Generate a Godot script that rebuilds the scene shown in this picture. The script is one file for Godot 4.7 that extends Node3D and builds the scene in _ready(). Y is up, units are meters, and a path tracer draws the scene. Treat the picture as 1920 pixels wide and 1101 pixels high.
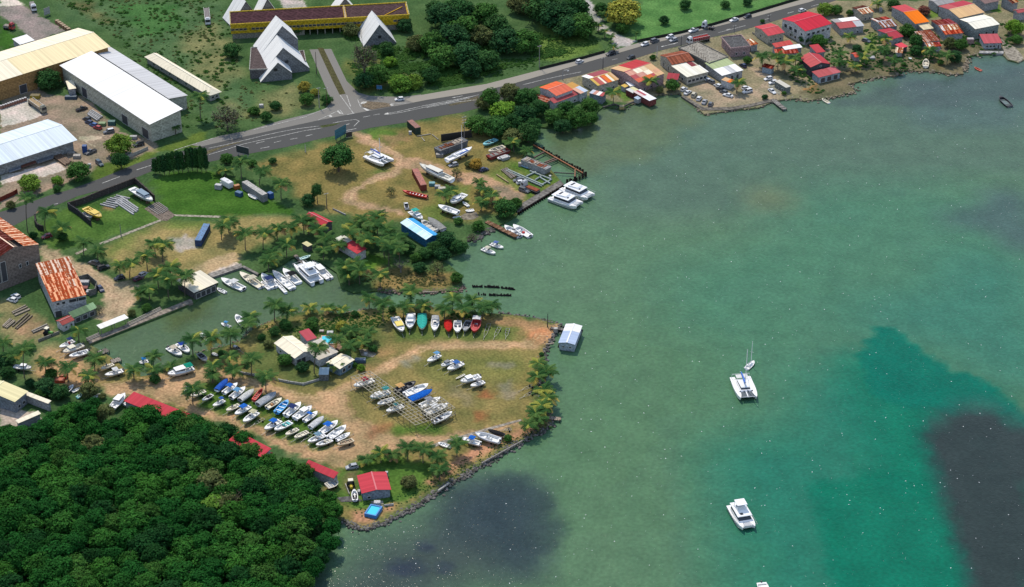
extends Node3D

var rng := RandomNumberGenerator.new()
var used := {}
var mats := {}
var tex := {}
var shared := {}

# ---------------------------------------------------------------- names, parts, labels
func numbered(called: String) -> String:
	if not used.has(called):
		used[called] = 0
		return called
	used[called] += 1
	return "%s_%03d" % [called, used[called]]

func tag(o: Node3D, label: String, category: String, group := "") -> Node3D:
	o.set_meta("label", label)
	o.set_meta("category", category)
	if group != "":
		o.set_meta("group", group)
	return o

func thing(called: String, label: String, category: String, at: Vector3, yaw := 0.0, group := "") -> Node3D:
	var o := Node3D.new()
	o.name = numbered(called)
	add_child(o)
	o.position = at
	o.rotation.y = yaw
	return tag(o, label, category, group)

func part(parent: Node3D, called: String, m: Mesh, material: Material, label := "") -> MeshInstance3D:
	var o := MeshInstance3D.new()
	var n := called
	var k := 0
	while parent.has_node(NodePath(n)):
		k += 1
		n = "%s_%03d" % [called, k]
	o.name = n
	o.mesh = m
	o.material_override = material
	if label != "":
		o.set_meta("label", label)
	parent.add_child(o)
	return o

func solo(called: String, m: Mesh, material: Material, kind := "") -> MeshInstance3D:
	var o := MeshInstance3D.new()
	o.name = numbered(called)
	o.mesh = m
	o.material_override = material
	add_child(o)
	if kind != "":
		o.set_meta("kind", kind)
	return o

# ---------------------------------------------------------------- materials
func C(r: float, g: float, b: float) -> Color:
	return Color(r, g, b).linear_to_srgb()

func noise_image(w: int, h: int, freq: float, sd: int, oct := 4, kind := FastNoiseLite.TYPE_SIMPLEX_SMOOTH) -> Image:
	var n := FastNoiseLite.new()
	n.noise_type = kind
	n.frequency = freq
	n.seed = sd
	n.fractal_octaves = oct
	return n.get_seamless_image(w, h, false, false, 0.12, true)

func make_textures() -> void:
	var specs := {"grain": [0.02, 5, 0.78, 0.22], "wear": [0.012, 5, 0.55, 0.45], "fine": [0.06, 3, 0.86, 0.14]}
	for k in specs:
		var s = specs[k]
		var im := noise_image(256, 256, s[0], 11, s[1])
		im.convert(Image.FORMAT_L8)
		var d := im.get_data()
		for i in d.size():
			d[i] = int(255.0 * (s[2] + s[3] * d[i] / 255.0))
		tex[k] = ImageTexture.create_from_image(Image.create_from_data(256, 256, false, Image.FORMAT_L8, d))
	# profiled metal sheets: each sheet has its own tone, long streaks run down the slope
	for k in ["sheet", "rusty", "tiles"]:
		var streak := noise_image(256, 256, 0.02, 31, 4)
		var spots := noise_image(256, 256, 0.03, 37, 5)
		streak.convert(Image.FORMAT_L8)
		spots.convert(Image.FORMAT_L8)
		var sd := streak.get_data()
		var pd := spots.get_data()
		var out := PackedByteArray()
		out.resize(256 * 256 * 3)
		rng.seed = 77
		var tone := []
		for i in 16:
			tone.append(rng.randf_range(0.94, 1.0))
		for y in 256:
			for x in 256:
				var sheet: float = tone[x / 16]
				var lap := 0.92 if x % 16 == 0 else 1.0
				var st := sd[(y / 12 * 256) + (x * 3) % 256] / 255.0
				var sp := pd[y * 256 + x] / 255.0
				var v := sheet * lap * (0.93 + 0.07 * st)
				var col := Vector3(v, v, v)
				if k == "rusty":
					var r := smoothstep(0.35, 0.7, st * 0.65 + sp * 0.5)
					col = col.lerp(Vector3(0.6, 0.33, 0.2) * (0.7 + 0.5 * sp), r)
				elif k == "tiles":
					col = Vector3.ONE * (0.62 + 0.38 * st) * (0.72 if y % 8 == 0 else 1.0) * (0.85 + 0.25 * sp)
				var i := (y * 256 + x) * 3
				out[i] = int(clampf(col.x, 0, 1) * 255)
				out[i + 1] = int(clampf(col.y, 0, 1) * 255)
				out[i + 2] = int(clampf(col.z, 0, 1) * 255)
		tex[k] = ImageTexture.create_from_image(Image.create_from_data(256, 256, false, Image.FORMAT_RGB8, out))

func M(c: Color, rough := 0.7, t := "", scale := 0.25, metal := 0.0) -> StandardMaterial3D:
	var key := "%s|%.2f|%s|%.3f|%.1f" % [c.to_html(), rough, t, scale, metal]
	if mats.has(key):
		return mats[key]
	var m := StandardMaterial3D.new()
	m.albedo_color = c
	m.roughness = rough
	m.metallic = metal
	if rough > 0.72:
		m.metallic_specular = 0.15
	if t != "":
		m.albedo_texture = tex[t]
		m.uv1_scale = Vector3.ONE * scale
		if not t in ["sheet", "rusty", "tiles"]:
			m.uv1_triplanar = true
			m.uv1_world_triplanar = true
	mats[key] = m
	return m

func gel(c: Color) -> StandardMaterial3D:
	var m := M(c, 0.32, "fine", 0.7)
	m.clearcoat_enabled = true
	m.clearcoat = 0.4
	m.clearcoat_roughness = 0.15
	return m

var RED := C(0.42, 0.045, 0.05)
var FADED := C(0.40, 0.09, 0.09)
var MAROON := C(0.20, 0.045, 0.05)
var ORANGE := C(0.68, 0.16, 0.03)
var SALMON := C(0.62, 0.14, 0.08)
var WHITE := C(0.8, 0.785, 0.75)
var CREAM := C(0.8, 0.72, 0.54)
var PEACH := C(0.60, 0.38, 0.2)
var YELLOW := C(0.60, 0.40, 0.10)
var GREY := C(0.42, 0.43, 0.44)
var PINK := C(0.52, 0.26, 0.2)
var RUST := C(0.30, 0.10, 0.05)
var BROWN := C(0.16, 0.07, 0.05)
var OCHRE := C(0.52, 0.28, 0.08)
var PALE_BLUE := C(0.62, 0.69, 0.72)
var PALE_GREEN := C(0.36, 0.42, 0.22)
var HULL_WHITE := C(0.82, 0.82, 0.80)
var CANVAS_CREAM := C(0.66, 0.6, 0.46)
var CANVAS_GREY := C(0.3, 0.31, 0.33)
var CANVAS_NAVY := C(0.03, 0.05, 0.16)
var CANVAS_BLUE := C(0.02, 0.16, 0.62)
var CANVAS_SKY := C(0.16, 0.38, 0.62)
var CANVAS_TEAL := C(0.03, 0.28, 0.28)
var BOAT_RED := C(0.62, 0.025, 0.02)
var BOAT_BLACK := C(0.02, 0.02, 0.024)
var CAR_WHITE := C(0.70, 0.70, 0.69)
var CAR_SILVER := C(0.36, 0.37, 0.38)
var CAR_BLACK := C(0.02, 0.021, 0.024)
var CAR_NAVY := C(0.02, 0.03, 0.08)
var CAR_GREY := C(0.12, 0.125, 0.13)

# ---------------------------------------------------------------- mesh builder
class MB:
	var st := SurfaceTool.new()
	var tint := Color.WHITE
	func _init(flat := true) -> void:
		st.begin(Mesh.PRIMITIVE_TRIANGLES)
		st.set_smooth_group(-1 if flat else 0)
	func v(p: Vector3, uv := Vector2.ZERO) -> void:
		st.set_color(tint)
		st.set_uv(uv)
		st.add_vertex(p)
	func tri(a: Vector3, b: Vector3, c: Vector3) -> MB:
		v(a); v(b); v(c)
		return self
	func quad(a: Vector3, b: Vector3, c: Vector3, d: Vector3) -> MB:
		tri(a, b, c)
		return tri(a, c, d)
	func quad_uv(a: Vector3, b: Vector3, c: Vector3, d: Vector3, ua: Vector2, ub: Vector2, uc: Vector2, ud: Vector2) -> MB:
		v(a, ua); v(b, ub); v(c, uc); v(a, ua); v(c, uc); v(d, ud)
		return self
	func hexa(p: Array) -> MB:
		quad(p[4], p[7], p[6], p[5])
		quad(p[0], p[1], p[2], p[3])
		for i in 4:
			var j := (i + 1) % 4
			quad(p[i], p[i + 4], p[j + 4], p[j])
		return self
	func box(c: Vector3, s: Vector3, yaw := 0.0) -> MB:
		var h := s / 2
		var b := Basis(Vector3.UP, yaw)
		var p := []
		for y in [-h.y, h.y]:
			for q in [[-1, 1], [1, 1], [1, -1], [-1, -1]]:
				p.append(c + b * Vector3(q[0] * h.x, y, q[1] * h.z))
		return hexa(p)
	func bevel_box(c: Vector3, s: Vector3, e: float) -> MB:
		var h := s / 2
		var lo := []
		for q in [[-1, 1], [1, 1], [1, -1], [-1, -1]]:
			lo.append(Vector3(q[0], 0, q[1]))
		var a := []
		var b := []
		var t := []
		for q in lo:
			a.append(c + Vector3(q.x * h.x, -h.y, q.z * h.z))
			b.append(c + Vector3(q.x * h.x, h.y - e, q.z * h.z))
			t.append(c + Vector3(q.x * (h.x - e), h.y, q.z * (h.z - e)))
		for i in 4:
			var j := (i + 1) % 4
			quad(a[i], b[i], b[j], a[j])
			quad(b[i], t[i], t[j], b[j])
		quad(t[0], t[3], t[2], t[1])
		return quad(a[0], a[1], a[2], a[3])
	func beam(a: Vector3, b: Vector3, w: float, h := -1.0) -> MB:
		var d := (b - a).normalized()
		var up := Vector3.UP if absf(d.y) < 0.95 else Vector3.RIGHT
		var sx := d.cross(up).normalized() * w / 2
		var sy := sx.cross(d).normalized() * (h if h > 0 else w) / 2
		return hexa([a - sx - sy, a + sx - sy, b + sx - sy, b - sx - sy, a - sx + sy, a + sx + sy, b + sx + sy, b - sx + sy])
	func tube(pts: Array, r0: float, r1: float, sides := 6) -> MB:
		var rings := []
		for i in pts.size():
			var d: Vector3 = (pts[mini(i + 1, pts.size() - 1)] - pts[maxi(i - 1, 0)]).normalized()
			var x := d.cross(Vector3.FORWARD if absf(d.z) < 0.9 else Vector3.RIGHT).normalized()
			var y := d.cross(x)
			var r := lerpf(r0, r1, float(i) / (pts.size() - 1))
			var ring := []
			for k in sides:
				var a := TAU * k / sides
				ring.append(pts[i] + (x * cos(a) + y * sin(a)) * r)
			rings.append(ring)
		loft(rings, true)
		for e in [0, pts.size() - 1]:
			for k in sides - 2:
				tri(rings[e][0], rings[e][k + 1], rings[e][k + 2])
		return self
	func loft(rings: Array, closed := false) -> MB:
		for i in rings.size() - 1:
			var a = rings[i]
			var b = rings[i + 1]
			for k in (a.size() if closed else a.size() - 1):
				var l: int = (k + 1) % a.size()
				quad(a[k], a[l], b[l], b[k])
		return self
	func fan(ring: Array) -> MB:
		for k in ring.size() - 2:
			tri(ring[0], ring[k + 1], ring[k + 2])
		return self
	func prism(poly: Array, y0: float, y1: float) -> MB:
		var pl := PackedVector2Array(poly)
		var idx := Geometry2D.triangulate_polygon(pl)
		for i in range(0, idx.size(), 3):
			for y in [y1]:
				var q := [pl[idx[i]], pl[idx[i + 1]], pl[idx[i + 2]]]
				tri(Vector3(q[0].x, y, q[0].y), Vector3(q[1].x, y, q[1].y), Vector3(q[2].x, y, q[2].y))
		if y1 > y0:
			for i in pl.size():
				var a := pl[i]
				var b := pl[(i + 1) % pl.size()]
				quad(Vector3(a.x, y0, a.y), Vector3(b.x, y0, b.y), Vector3(b.x, y1, b.y), Vector3(a.x, y1, a.y))
		return self
	func side_prism(prof: Array, z0: float, z1: float, pinch := 1.0) -> MB:
		var pl := PackedVector2Array(prof)
		var idx := Geometry2D.triangulate_polygon(pl)
		for z in [z0, z1]:
			for i in range(0, idx.size(), 3):
				tri(Vector3(pl[idx[i]].x, pl[idx[i]].y, z), Vector3(pl[idx[i + 1]].x, pl[idx[i + 1]].y, z), Vector3(pl[idx[i + 2]].x, pl[idx[i + 2]].y, z))
		for i in pl.size():
			var a := pl[i]
			var b := pl[(i + 1) % pl.size()]
			quad(Vector3(a.x, a.y, z0), Vector3(b.x, b.y, z0), Vector3(b.x, b.y, z1), Vector3(a.x, a.y, z1))
		return self
	func done() -> ArrayMesh:
		st.generate_normals()
		return st.commit()

func flat_mesh(poly: Array, y: float) -> ArrayMesh:
	return MB.new().prism(poly, y, y).done()

func ribbon(pts: Array, w: float, y: float, mb: MB) -> void:
	for i in pts.size() - 1:
		var a: Vector2 = pts[i]
		var b: Vector2 = pts[i + 1]
		var n := (b - a).normalized().orthogonal() * w / 2
		mb.quad(Vector3(a.x + n.x, y, a.y + n.y), Vector3(b.x + n.x, y, b.y + n.y), Vector3(b.x - n.x, y, b.y - n.y), Vector3(a.x - n.x, y, a.y - n.y))

# ---------------------------------------------------------------- painted ground: what lies where, by outline
var sheet: Image
var sheet_at: Vector2
var sheet_px: float

func begin_sheet(lo: Vector2, hi: Vector2, px: float, c: Color) -> void:
	sheet_at = lo
	sheet_px = px
	sheet = Image.create(int((hi.x - lo.x) / px), int((hi.y - lo.y) / px), false, Image.FORMAT_RGBA8)
	sheet.fill(c)

func lay(c: Color, soft: float, poly: Array, strength := 1.0) -> void:
	var pts := []
	var lo := Vector2(1e9, 1e9)
	var hi := -lo
	for p: Vector2 in poly:
		var q := (p - sheet_at) / sheet_px
		pts.append(q)
		lo = lo.min(q)
		hi = hi.max(q)
	var pad := soft / sheet_px * 1.5 + 4
	lo = (lo - Vector2(pad, pad)).max(Vector2.ZERO).floor()
	hi = (hi + Vector2(pad, pad)).min(Vector2(sheet.get_size())).ceil()
	if hi.x <= lo.x or hi.y <= lo.y:
		return
	var sz := Vector2i(hi - lo)
	var im := Image.create(sz.x, sz.y, false, Image.FORMAT_RGBA8)
	im.fill(Color(c.r, c.g, c.b, 0))
	var ink := Color(c.r, c.g, c.b, strength)
	for y in sz.y:
		var yy := lo.y + y + 0.5
		var xs := []
		for i in pts.size():
			var a: Vector2 = pts[i]
			var b: Vector2 = pts[(i + 1) % pts.size()]
			if (a.y > yy) != (b.y > yy):
				xs.append(a.x + (yy - a.y) / (b.y - a.y) * (b.x - a.x) - lo.x)
		xs.sort()
		for i in range(0, xs.size() - 1, 2):
			var x0 := clampi(int(xs[i]), 0, sz.x)
			var x1 := clampi(int(xs[i + 1]), 0, sz.x)
			if x1 > x0:
				im.fill_rect(Rect2i(x0, y, x1 - x0, 1), ink)
	var k := soft / sheet_px
	if k > 1.5:
		im.resize(maxi(2, int(sz.x / k)), maxi(2, int(sz.y / k)), Image.INTERPOLATE_BILINEAR)
		im.resize(sz.x, sz.y, Image.INTERPOLATE_CUBIC)
	sheet.blend_rect(im, Rect2i(0, 0, sz.x, sz.y), Vector2i(lo))

func grow_noise(freq: float, sd: int, oct: int) -> PackedByteArray:
	var n := FastNoiseLite.new()
	n.frequency = freq
	n.seed = sd
	n.fractal_octaves = oct
	var im := n.get_image(sheet.get_width(), sheet.get_height(), false, false, true)
	im.convert(Image.FORMAT_L8)
	return im.get_data()

func end_sheet(warp_m: float, fine: float, patch: float, dry: Vector3) -> ImageTexture:
	var w := sheet.get_width()
	var h := sheet.get_height()
	sheet.convert(Image.FORMAT_RGB8)
	var src := sheet.get_data()
	var wx := grow_noise(0.05 * sheet_px / 0.4, 3, 3)
	var wy := grow_noise(0.05 * sheet_px / 0.4, 5, 3)
	var pn := grow_noise(0.03 * sheet_px / 0.4, 7, 5)
	var fn := grow_noise(0.35, 9, 2)
	var out := PackedByteArray()
	out.resize(src.size())
	var amp := warp_m / sheet_px / 127.0
	var i := 0
	for y in h:
		for x in w:
			var k := y * w + x
			var sx := clampi(x + int((wx[k] - 127) * amp), 0, w - 1)
			var sy := clampi(y + int((wy[k] - 127) * amp), 0, h - 1)
			var s := (sy * w + sx) * 3
			var p := (pn[k] - 127) / 127.0
			var f := 1.0 + fine * (fn[k] - 127) / 127.0
			out[i] = clampi(int(src[s] * f * (1.0 + p * patch * dry.x)), 0, 255)
			out[i + 1] = clampi(int(src[s + 1] * f * (1.0 + p * patch * dry.y)), 0, 255)
			out[i + 2] = clampi(int(src[s + 2] * f * (1.0 + p * patch * dry.z)), 0, 255)
			i += 3
	return ImageTexture.create_from_image(Image.create_from_data(w, h, false, Image.FORMAT_RGB8, out))

func plan_mesh(poly: Array, y: float, lo: Vector2, size: Vector2, skirt := 0.0) -> ArrayMesh:
	var mb := MB.new()
	var pl := PackedVector2Array(poly)
	var idx := Geometry2D.triangulate_polygon(pl)
	for i in range(0, idx.size(), 3):
		for j in 3:
			var q := pl[idx[i + j]]
			mb.v(Vector3(q.x, y, q.y), (q - lo) / size)
	if skirt > 0:
		for i in pl.size():
			var a := pl[i]
			var b := pl[(i + 1) % pl.size()]
			mb.quad_uv(Vector3(a.x, y, a.y), Vector3(b.x, y, b.y), Vector3(b.x, y - skirt, b.y), Vector3(a.x, y - skirt, a.y), (a - lo) / size, (b - lo) / size, (b - lo) / size, (a - lo) / size)
	return mb.done()

func water_mesh(poly: Array, y: float, lo: Vector2, size: Vector2) -> ArrayMesh:
	var st := SurfaceTool.new()
	st.begin(Mesh.PRIMITIVE_TRIANGLES)
	var pl := PackedVector2Array(poly)
	for i in Geometry2D.triangulate_polygon(pl):
		st.set_uv(pl[i] / 55.0)
		st.set_uv2((pl[i] - lo) / size)
		st.set_normal(Vector3.UP)
		st.add_vertex(Vector3(pl[i].x, y, pl[i].y))
	st.generate_tangents()
	return st.commit()

# ---------------------------------------------------------------- houses and sheds
# local axes: x runs along the length L, z across the width W, y up from the ground at the middle of the plan
func roof_sheet(a: Vector3, b: Vector3, c: Vector3, d: Vector3, thick: float) -> ArrayMesh:
	# a, b along the eave; c, d along the upper edge (c over b). Profiled sheet: uv x counts metres along the eave.
	var mb := MB.new()
	var l := (b - a).length() / 15.0
	var s := ((d - a).length()) / 15.0
	var t := V(0, thick, 0)
	var o := rng.randf() * 4.0
	mb.quad_uv(a + t, b + t, c + t, d + t, Vector2(o, 0), Vector2(o + l, 0), Vector2(o + l, s), Vector2(o, s))
	mb.quad(a, d, c, b)
	mb.quad(a, b, b + t, a + t)
	mb.quad(b, c, c + t, b + t)
	mb.quad(c, d, d + t, c + t)
	mb.quad(d, a, a + t, d + t)
	return mb.done()

func hole(o: Node3D, called: String, at: Vector3, yaw: float, w: float, h: float, frame: Material, pane: Material) -> void:
	# a window or door: a raised surround with the pane set back inside it
	var fr := MB.new()
	var e := minf(0.1, w * 0.12)
	var b := Basis(Vector3.UP, yaw)
	for q in [[0.0, h / 2 - e / 2, w, e], [0.0, -h / 2 + e / 2, w, e], [-w / 2 + e / 2, 0.0, e, h - 2 * e], [w / 2 - e / 2, 0.0, e, h - 2 * e]]:
		fr.box(at + b * V(q[0], q[1], 0.05), V(q[2], q[3], 0.12), yaw)
	var f := part(o, called, fr.done(), frame)
	part(f, "pane" if called == "window" else "leaf", MB.new().box(at + b * V(0, 0, 0.025), V(w - 2 * e, h - 2 * e, 0.05), yaw).done(), pane)

func house(label: String, x: float, z: float, yaw: float, L: float, W: float, H: float, kind: String, rise: float, wall: Material, roofs: Array, holes: Array, over := 0.35, rt := "sheet", called := "house", y := 0.0) -> void:
	var o := thing(called, label, called.trim_prefix("long_").replace("_", " "), V(x, y, z), yaw)
	var hl := L / 2
	var hw := W / 2
	var iw := hw - over
	var il := hl - over
	var ridge := rise
	# walls
	var w := MB.new()
	var top_n := H
	var top_s := H
	if kind == "mono":
		top_n = H + rise
	if kind == "gable":
		var cut := H + rise * (over / hw)
		w.hexa([V(-il, 0, iw), V(il, 0, iw), V(il, 0, -iw), V(-il, 0, -iw), V(-il, cut, iw), V(il, cut, iw), V(il, cut, -iw), V(-il, cut, -iw)])
		for sx in [-1, 1]:
			w.tri(V(sx * il, cut, iw), V(sx * il, cut, -iw), V(sx * il, H + rise - 0.05, 0))
	elif kind == "mono":
		var d := rise * over / W
		w.hexa([V(-il, 0, iw), V(il, 0, iw), V(il, 0, -iw), V(-il, 0, -iw), V(-il, top_s + d - 0.02, iw), V(il, top_s + d - 0.02, iw), V(il, top_n - d - 0.02, -iw), V(-il, top_n - d - 0.02, -iw)])
	else:
		w.box(V(0, H / 2, 0), V(2 * il, H, 2 * iw))
	part(o, "wall", w.done(), wall)
	# roof
	if kind == "flat":
		var lip := 0.35
		part(o, "roof_deck", MB.new().box(V(0, H + 0.06, 0), V(L - 0.5, 0.12, W - 0.5)).done(), M(roofs[0], 0.95, "wear", 0.25))
		var par := MB.new()
		for s in [-1, 1]:
			par.box(V(0, H + 0.2, s * (hw - 0.125)), V(L, 0.4 + lip, 0.25))
			par.box(V(s * (hl - 0.125), H + 0.2, 0), V(0.25, 0.4 + lip, W - 0.5))
		part(o, "parapet", par.done(), wall)
	else:
		var i := 0
		var full := []
		for r in roofs:
			if r is Color:
				for k in ({"gable": 2, "hip": 4}.get(kind, 1)):
					full.append([k, 0, 1, 0, 1, r])
			else:
				full.append(r)
		for r in full:
			var side: int = r[0]
			var g := 0.015
			var q := []
			for uv in [[r[1] + g / L, r[3]], [r[2] - g / L, r[3]], [r[2] - g / L, r[4] - g / W], [r[1] + g / L, r[4] - g / W]]:
				var u: float = uv[0]
				var t: float = uv[1]
				if kind == "mono":
					q.append(V(lerpf(-hl, hl, u), H + rise * t, lerpf(hw, -hw, t)))
				elif kind == "hip" and side < 2:
					var k := hw * 0.95 / hl * 0.5 * t
					q.append(V(lerpf(-hl, hl, clampf(lerpf(k, 1.0 - k, u), 0, 1)), H + rise * t, lerpf(hw, 0.0, t) * (1 if side == 0 else -1)))
				elif kind == "hip":
					var sx := 1.0 if side == 2 else -1.0
					q.append(V(sx * lerpf(hl, hl - hw * 0.95, t), H + rise * t, lerpf(-hw, hw, lerpf(t / 2, 1.0 - t / 2, u)) * -sx))
				else:
					q.append(V(lerpf(-hl, hl, u), H + rise * t, lerpf(hw, 0.0, t) * (1 if side == 0 else -1)))
			var lift := 0.0 if r.size() < 7 else float(r[6])
			for j in 4:
				q[j].y += lift
			var m := M(r[5], 0.75, rt, 1.0)
			part(o, "roof_panel", roof_sheet(q[0], q[1], q[2], q[3], 0.07), m)
			i += 1
		if kind == "gable" or kind == "hip":
			var e := hl if kind == "gable" else hl - hw * 0.95
			var rc: Color = full[0][5]
			part(o, "ridge_cap", MB.new().beam(V(-e, H + rise + 0.1, 0), V(e, H + rise + 0.1, 0), 0.45, 0.1).done(), M(rc.lightened(0.12), 0.6, "fine", 0.5))
	# openings: [side, how many, from, to, sill, width, height, kind]; sides 0 +z, 1 +x, 2 -z, 3 -x
	var frame := M(C(0.55, 0.54, 0.5), 0.7, "fine", 0.5)
	var glass := M(C(0.03, 0.035, 0.04), 0.15)
	for h in holes:
		var sd: int = h[0]
		var ln := 2 * il if sd % 2 == 0 else 2 * iw
		for i in h[1]:
			var t := lerpf(h[2], h[3], (i + 0.5) / h[1])
			var hx := (t - 0.5) * ln
			var hy: float = h[4] + h[6] / 2
			var p: Vector3 = [V(hx, hy, iw), V(il, hy, -hx), V(-hx, hy, -iw), V(-il, hy, hx)][sd]
			var kd: String = h[7] if h.size() > 7 else "window"
			hole(o, kd, p, [0.0, PI / 2, PI, -PI / 2][sd], h[5], h[6], frame, glass if kd == "window" else M(C(0.05, 0.05, 0.055), 0.6, "fine", 0.5))

func gable_wing(o: Node3D, front: Vector3, back: Vector3, left: float, right: float, eave: float, eave_l := -1.0) -> void:
	# a steep roof that comes nearly to the ground on both sides of a ridge from front to back
	var along := (back - front).normalized()
	var across := V(-along.z, 0, along.x)
	var wall := M(C(0.3, 0.3, 0.3), 0.85, "wear", 0.3)
	var roof := M(C(0.72, 0.71, 0.67), 0.6, "sheet", 1.0)
	var drop := V(0, eave - front.y, 0)
	var drop_l := V(0, (eave_l if eave_l >= 0 else eave) - front.y, 0)
	var al := front + across * -left + drop_l
	var ar := front + across * right + drop
	var bl := back + across * -left + drop_l
	var br := back + across * right + drop
	var w := MB.new()
	var ins := along * 0.5
	w.tri(al + ins, front + ins - V(0, 0.1, 0), ar + ins)
	w.tri(bl - ins, back - ins - V(0, 0.1, 0), br - ins)
	for e in [[al + ins, ar + ins], [bl - ins, br - ins], [al + ins, bl - ins], [ar + ins, br - ins]]:
		w.quad(e[0], e[1], V(e[1].x, 0, e[1].z), V(e[0].x, 0, e[0].z))
	part(o, "gable_wall", w.done(), wall)
	var n := 4
	for i in n:
		var t0 := float(i) / n
		var t1 := float(i + 1) / n
		part(o, "roof_panel", roof_sheet(al.lerp(bl, t0), al.lerp(bl, t1), front.lerp(back, t1), front.lerp(back, t0), 0.12), roof)
		part(o, "roof_panel", roof_sheet(ar.lerp(br, t0), ar.lerp(br, t1), front.lerp(back, t1), front.lerp(back, t0), 0.12), M(C(0.72, 0.72, 0.7), 0.6, "sheet", 1.0))
	var c := (al + ar) / 2
	c.y = lerpf(eave, front.y, 0.38)
	hole(o, "window", c + ins, atan2(-along.x, -along.z), 1.7, 1.5, M(C(0.2, 0.2, 0.2), 0.8, "fine"), M(C(0.02, 0.02, 0.025), 0.3))

func flat_wing(o: Node3D, at: Vector3, yaw: float, L: float, W: float, h: float) -> void:
	var b := Basis(Vector3.UP, yaw)
	part(o, "flat_block", MB.new().box(at + V(0, h / 2, 0), V(L - 0.4, h, W - 0.4), yaw).done(), M(C(0.17, 0.16, 0.16), 0.9, "wear", 0.3))
	part(o, "roof_deck", MB.new().box(at + V(0, h + 0.05, 0), V(L - 0.6, 0.1, W - 0.6), yaw).done(), M(C(0.13, 0.1, 0.095), 0.95, "wear", 0.3))
	var par := MB.new()
	for s in [-1, 1]:
		par.box(at + V(0, h + 0.2, 0) + b * V(0, 0, s * (W / 2 - 0.15)), V(L, 0.5, 0.3), yaw)
		par.box(at + V(0, h + 0.2, 0) + b * V(s * (L / 2 - 0.15), 0, 0), V(0.3, 0.5, W - 0.6), yaw)
	part(o, "parapet", par.done(), M(C(0.5, 0.48, 0.43), 0.85, "wear", 0.4))

func yellow_block(at: Vector3, yaw: float, L: float, W: float) -> void:
	var o := thing("school_block", "long yellow school block with maroon flat roof", "school", at, yaw)
	var yellow := M(C(0.72, 0.48, 0.03), 0.8, "wear", 0.2)
	var grey := M(C(0.36, 0.34, 0.27), 0.85, "wear", 0.3)
	var h := 7.0
	var il := L / 2 - 0.2
	var iw := W / 2 - 0.2
	# the upper storey runs through; below it a passage is left open on posts
	part(o, "upper_storey", MB.new().box(V(0, 4.9, 0), V(2 * il, 4.2, 2 * iw)).done(), yellow)
	part(o, "ground_storey", MB.new().box(V(-L * 0.29, 1.4, 0), V(L * 0.40, 2.8, 2 * iw - 1)).done(), grey)
	part(o, "ground_storey", MB.new().box(V(L * 0.33, 1.4, 0), V(L * 0.32, 2.8, 2 * iw - 1)).done(), grey)
	for i in 6:
		part(o, "post", MB.new().box(V(-L * 0.06 + i * L * 0.042, 1.4, iw - 0.5), V(0.4, 2.8, 0.4)).done(), grey)
	part(o, "roof_deck", MB.new().box(V(-L * 0.18, h + 0.05, 0), V(L * 0.63, 0.1, W - 0.8)).done(), M(C(0.085, 0.04, 0.045), 0.95, "wear", 0.15))
	part(o, "roof_deck", MB.new().box(V(L * 0.32, h + 0.05, 0), V(L * 0.34, 0.1, W - 0.8)).done(), M(C(0.10, 0.06, 0.06), 0.95, "wear", 0.2), "weathered greyer end of the roof")
	for s in [-1, 1]:
		part(o, "parapet", MB.new().box(V(0, h + 0.25, s * (W / 2 - 0.2)), V(L, 0.6, 0.4)).done(), M(C(0.76, 0.54, 0.06), 0.8, "wear", 0.3))
		part(o, "parapet", MB.new().box(V(s * (L / 2 - 0.2), h + 0.25, 0), V(0.4, 0.6, W - 0.8)).done(), M(C(0.6, 0.5, 0.25), 0.8, "wear", 0.3))
	part(o, "dividing_parapet", MB.new().box(V(L * 0.142, h + 0.3, 0), V(0.7, 0.6, W - 0.8)).done(), M(C(0.55, 0.42, 0.25), 0.8, "wear", 0.3))
	part(o, "fallen_beam", MB.new().beam(V(L * 0.36, h + 0.3, iw - 0.6), V(L * 0.47, h + 0.4, -iw * 0.3), 0.45, 0.3).done(), M(C(0.66, 0.38, 0.04), 0.8, "wear", 0.3))
	var fr := M(C(0.3, 0.29, 0.27), 0.8, "fine")
	var gl := M(C(0.03, 0.03, 0.035), 0.2)
	for i in 44:
		var t := (i + 0.5) / 44.0
		if (t > 0.10 and t < 0.115) or (t > 0.84 and t < 0.9):
			continue
		hole(o, "window", V(lerpf(-il, il, t), 4.7, iw), 0, L / 44.0 * 0.82, 0.95, fr, gl)
	for i in 5:
		hole(o, "window", V(-il, 4.7, lerpf(-iw, iw, (i + 0.5) / 5.0)), -PI / 2, 2 * iw / 5.0 * 0.8, 0.95, fr, gl)

func open_shelter(label: String, at: Vector3, yaw: float, L: float, W: float, h: float, c: Color) -> void:
	var o := thing("open_shelter", label, "shelter", at, yaw)
	var steel := M(C(0.2, 0.18, 0.16), 0.7, "fine")
	var n := maxi(2, int(L / 4.0))
	for i in n + 1:
		for s in [-1, 1]:
			part(o, "post", MB.new().box(V(lerpf(-L / 2 + 0.3, L / 2 - 0.3, float(i) / n), h / 2, s * (W / 2 - 0.3)), V(0.16, h, 0.16)).done(), steel)
	for i in n:
		var x0 := lerpf(-L / 2, L / 2, float(i) / n) + 0.01
		var x1 := lerpf(-L / 2, L / 2, float(i + 1) / n) - 0.01
		part(o, "roof_panel", roof_sheet(V(x0, h, W / 2), V(x1, h, W / 2), V(x1, h + 0.25, -W / 2), V(x0, h + 0.25, -W / 2), 0.08), M(c, 0.55, "sheet", 1.0))

# ---------------------------------------------------------------- boats (x: length, bow at +L/2; y: 0 is the keel line; z: beam)
func half_beam(t: float, b: float) -> float:
	return b / 2 * (lerpf(0.88, 1.0, minf(t / 0.35, 1.0)) if t < 0.45 else pow(maxf(1.0 - pow((t - 0.45) / 0.55, 2.1), 0.0), 0.72))

func sheer(t: float, d: float) -> float:
	return d * (0.86 + 0.34 * t * t)

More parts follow.
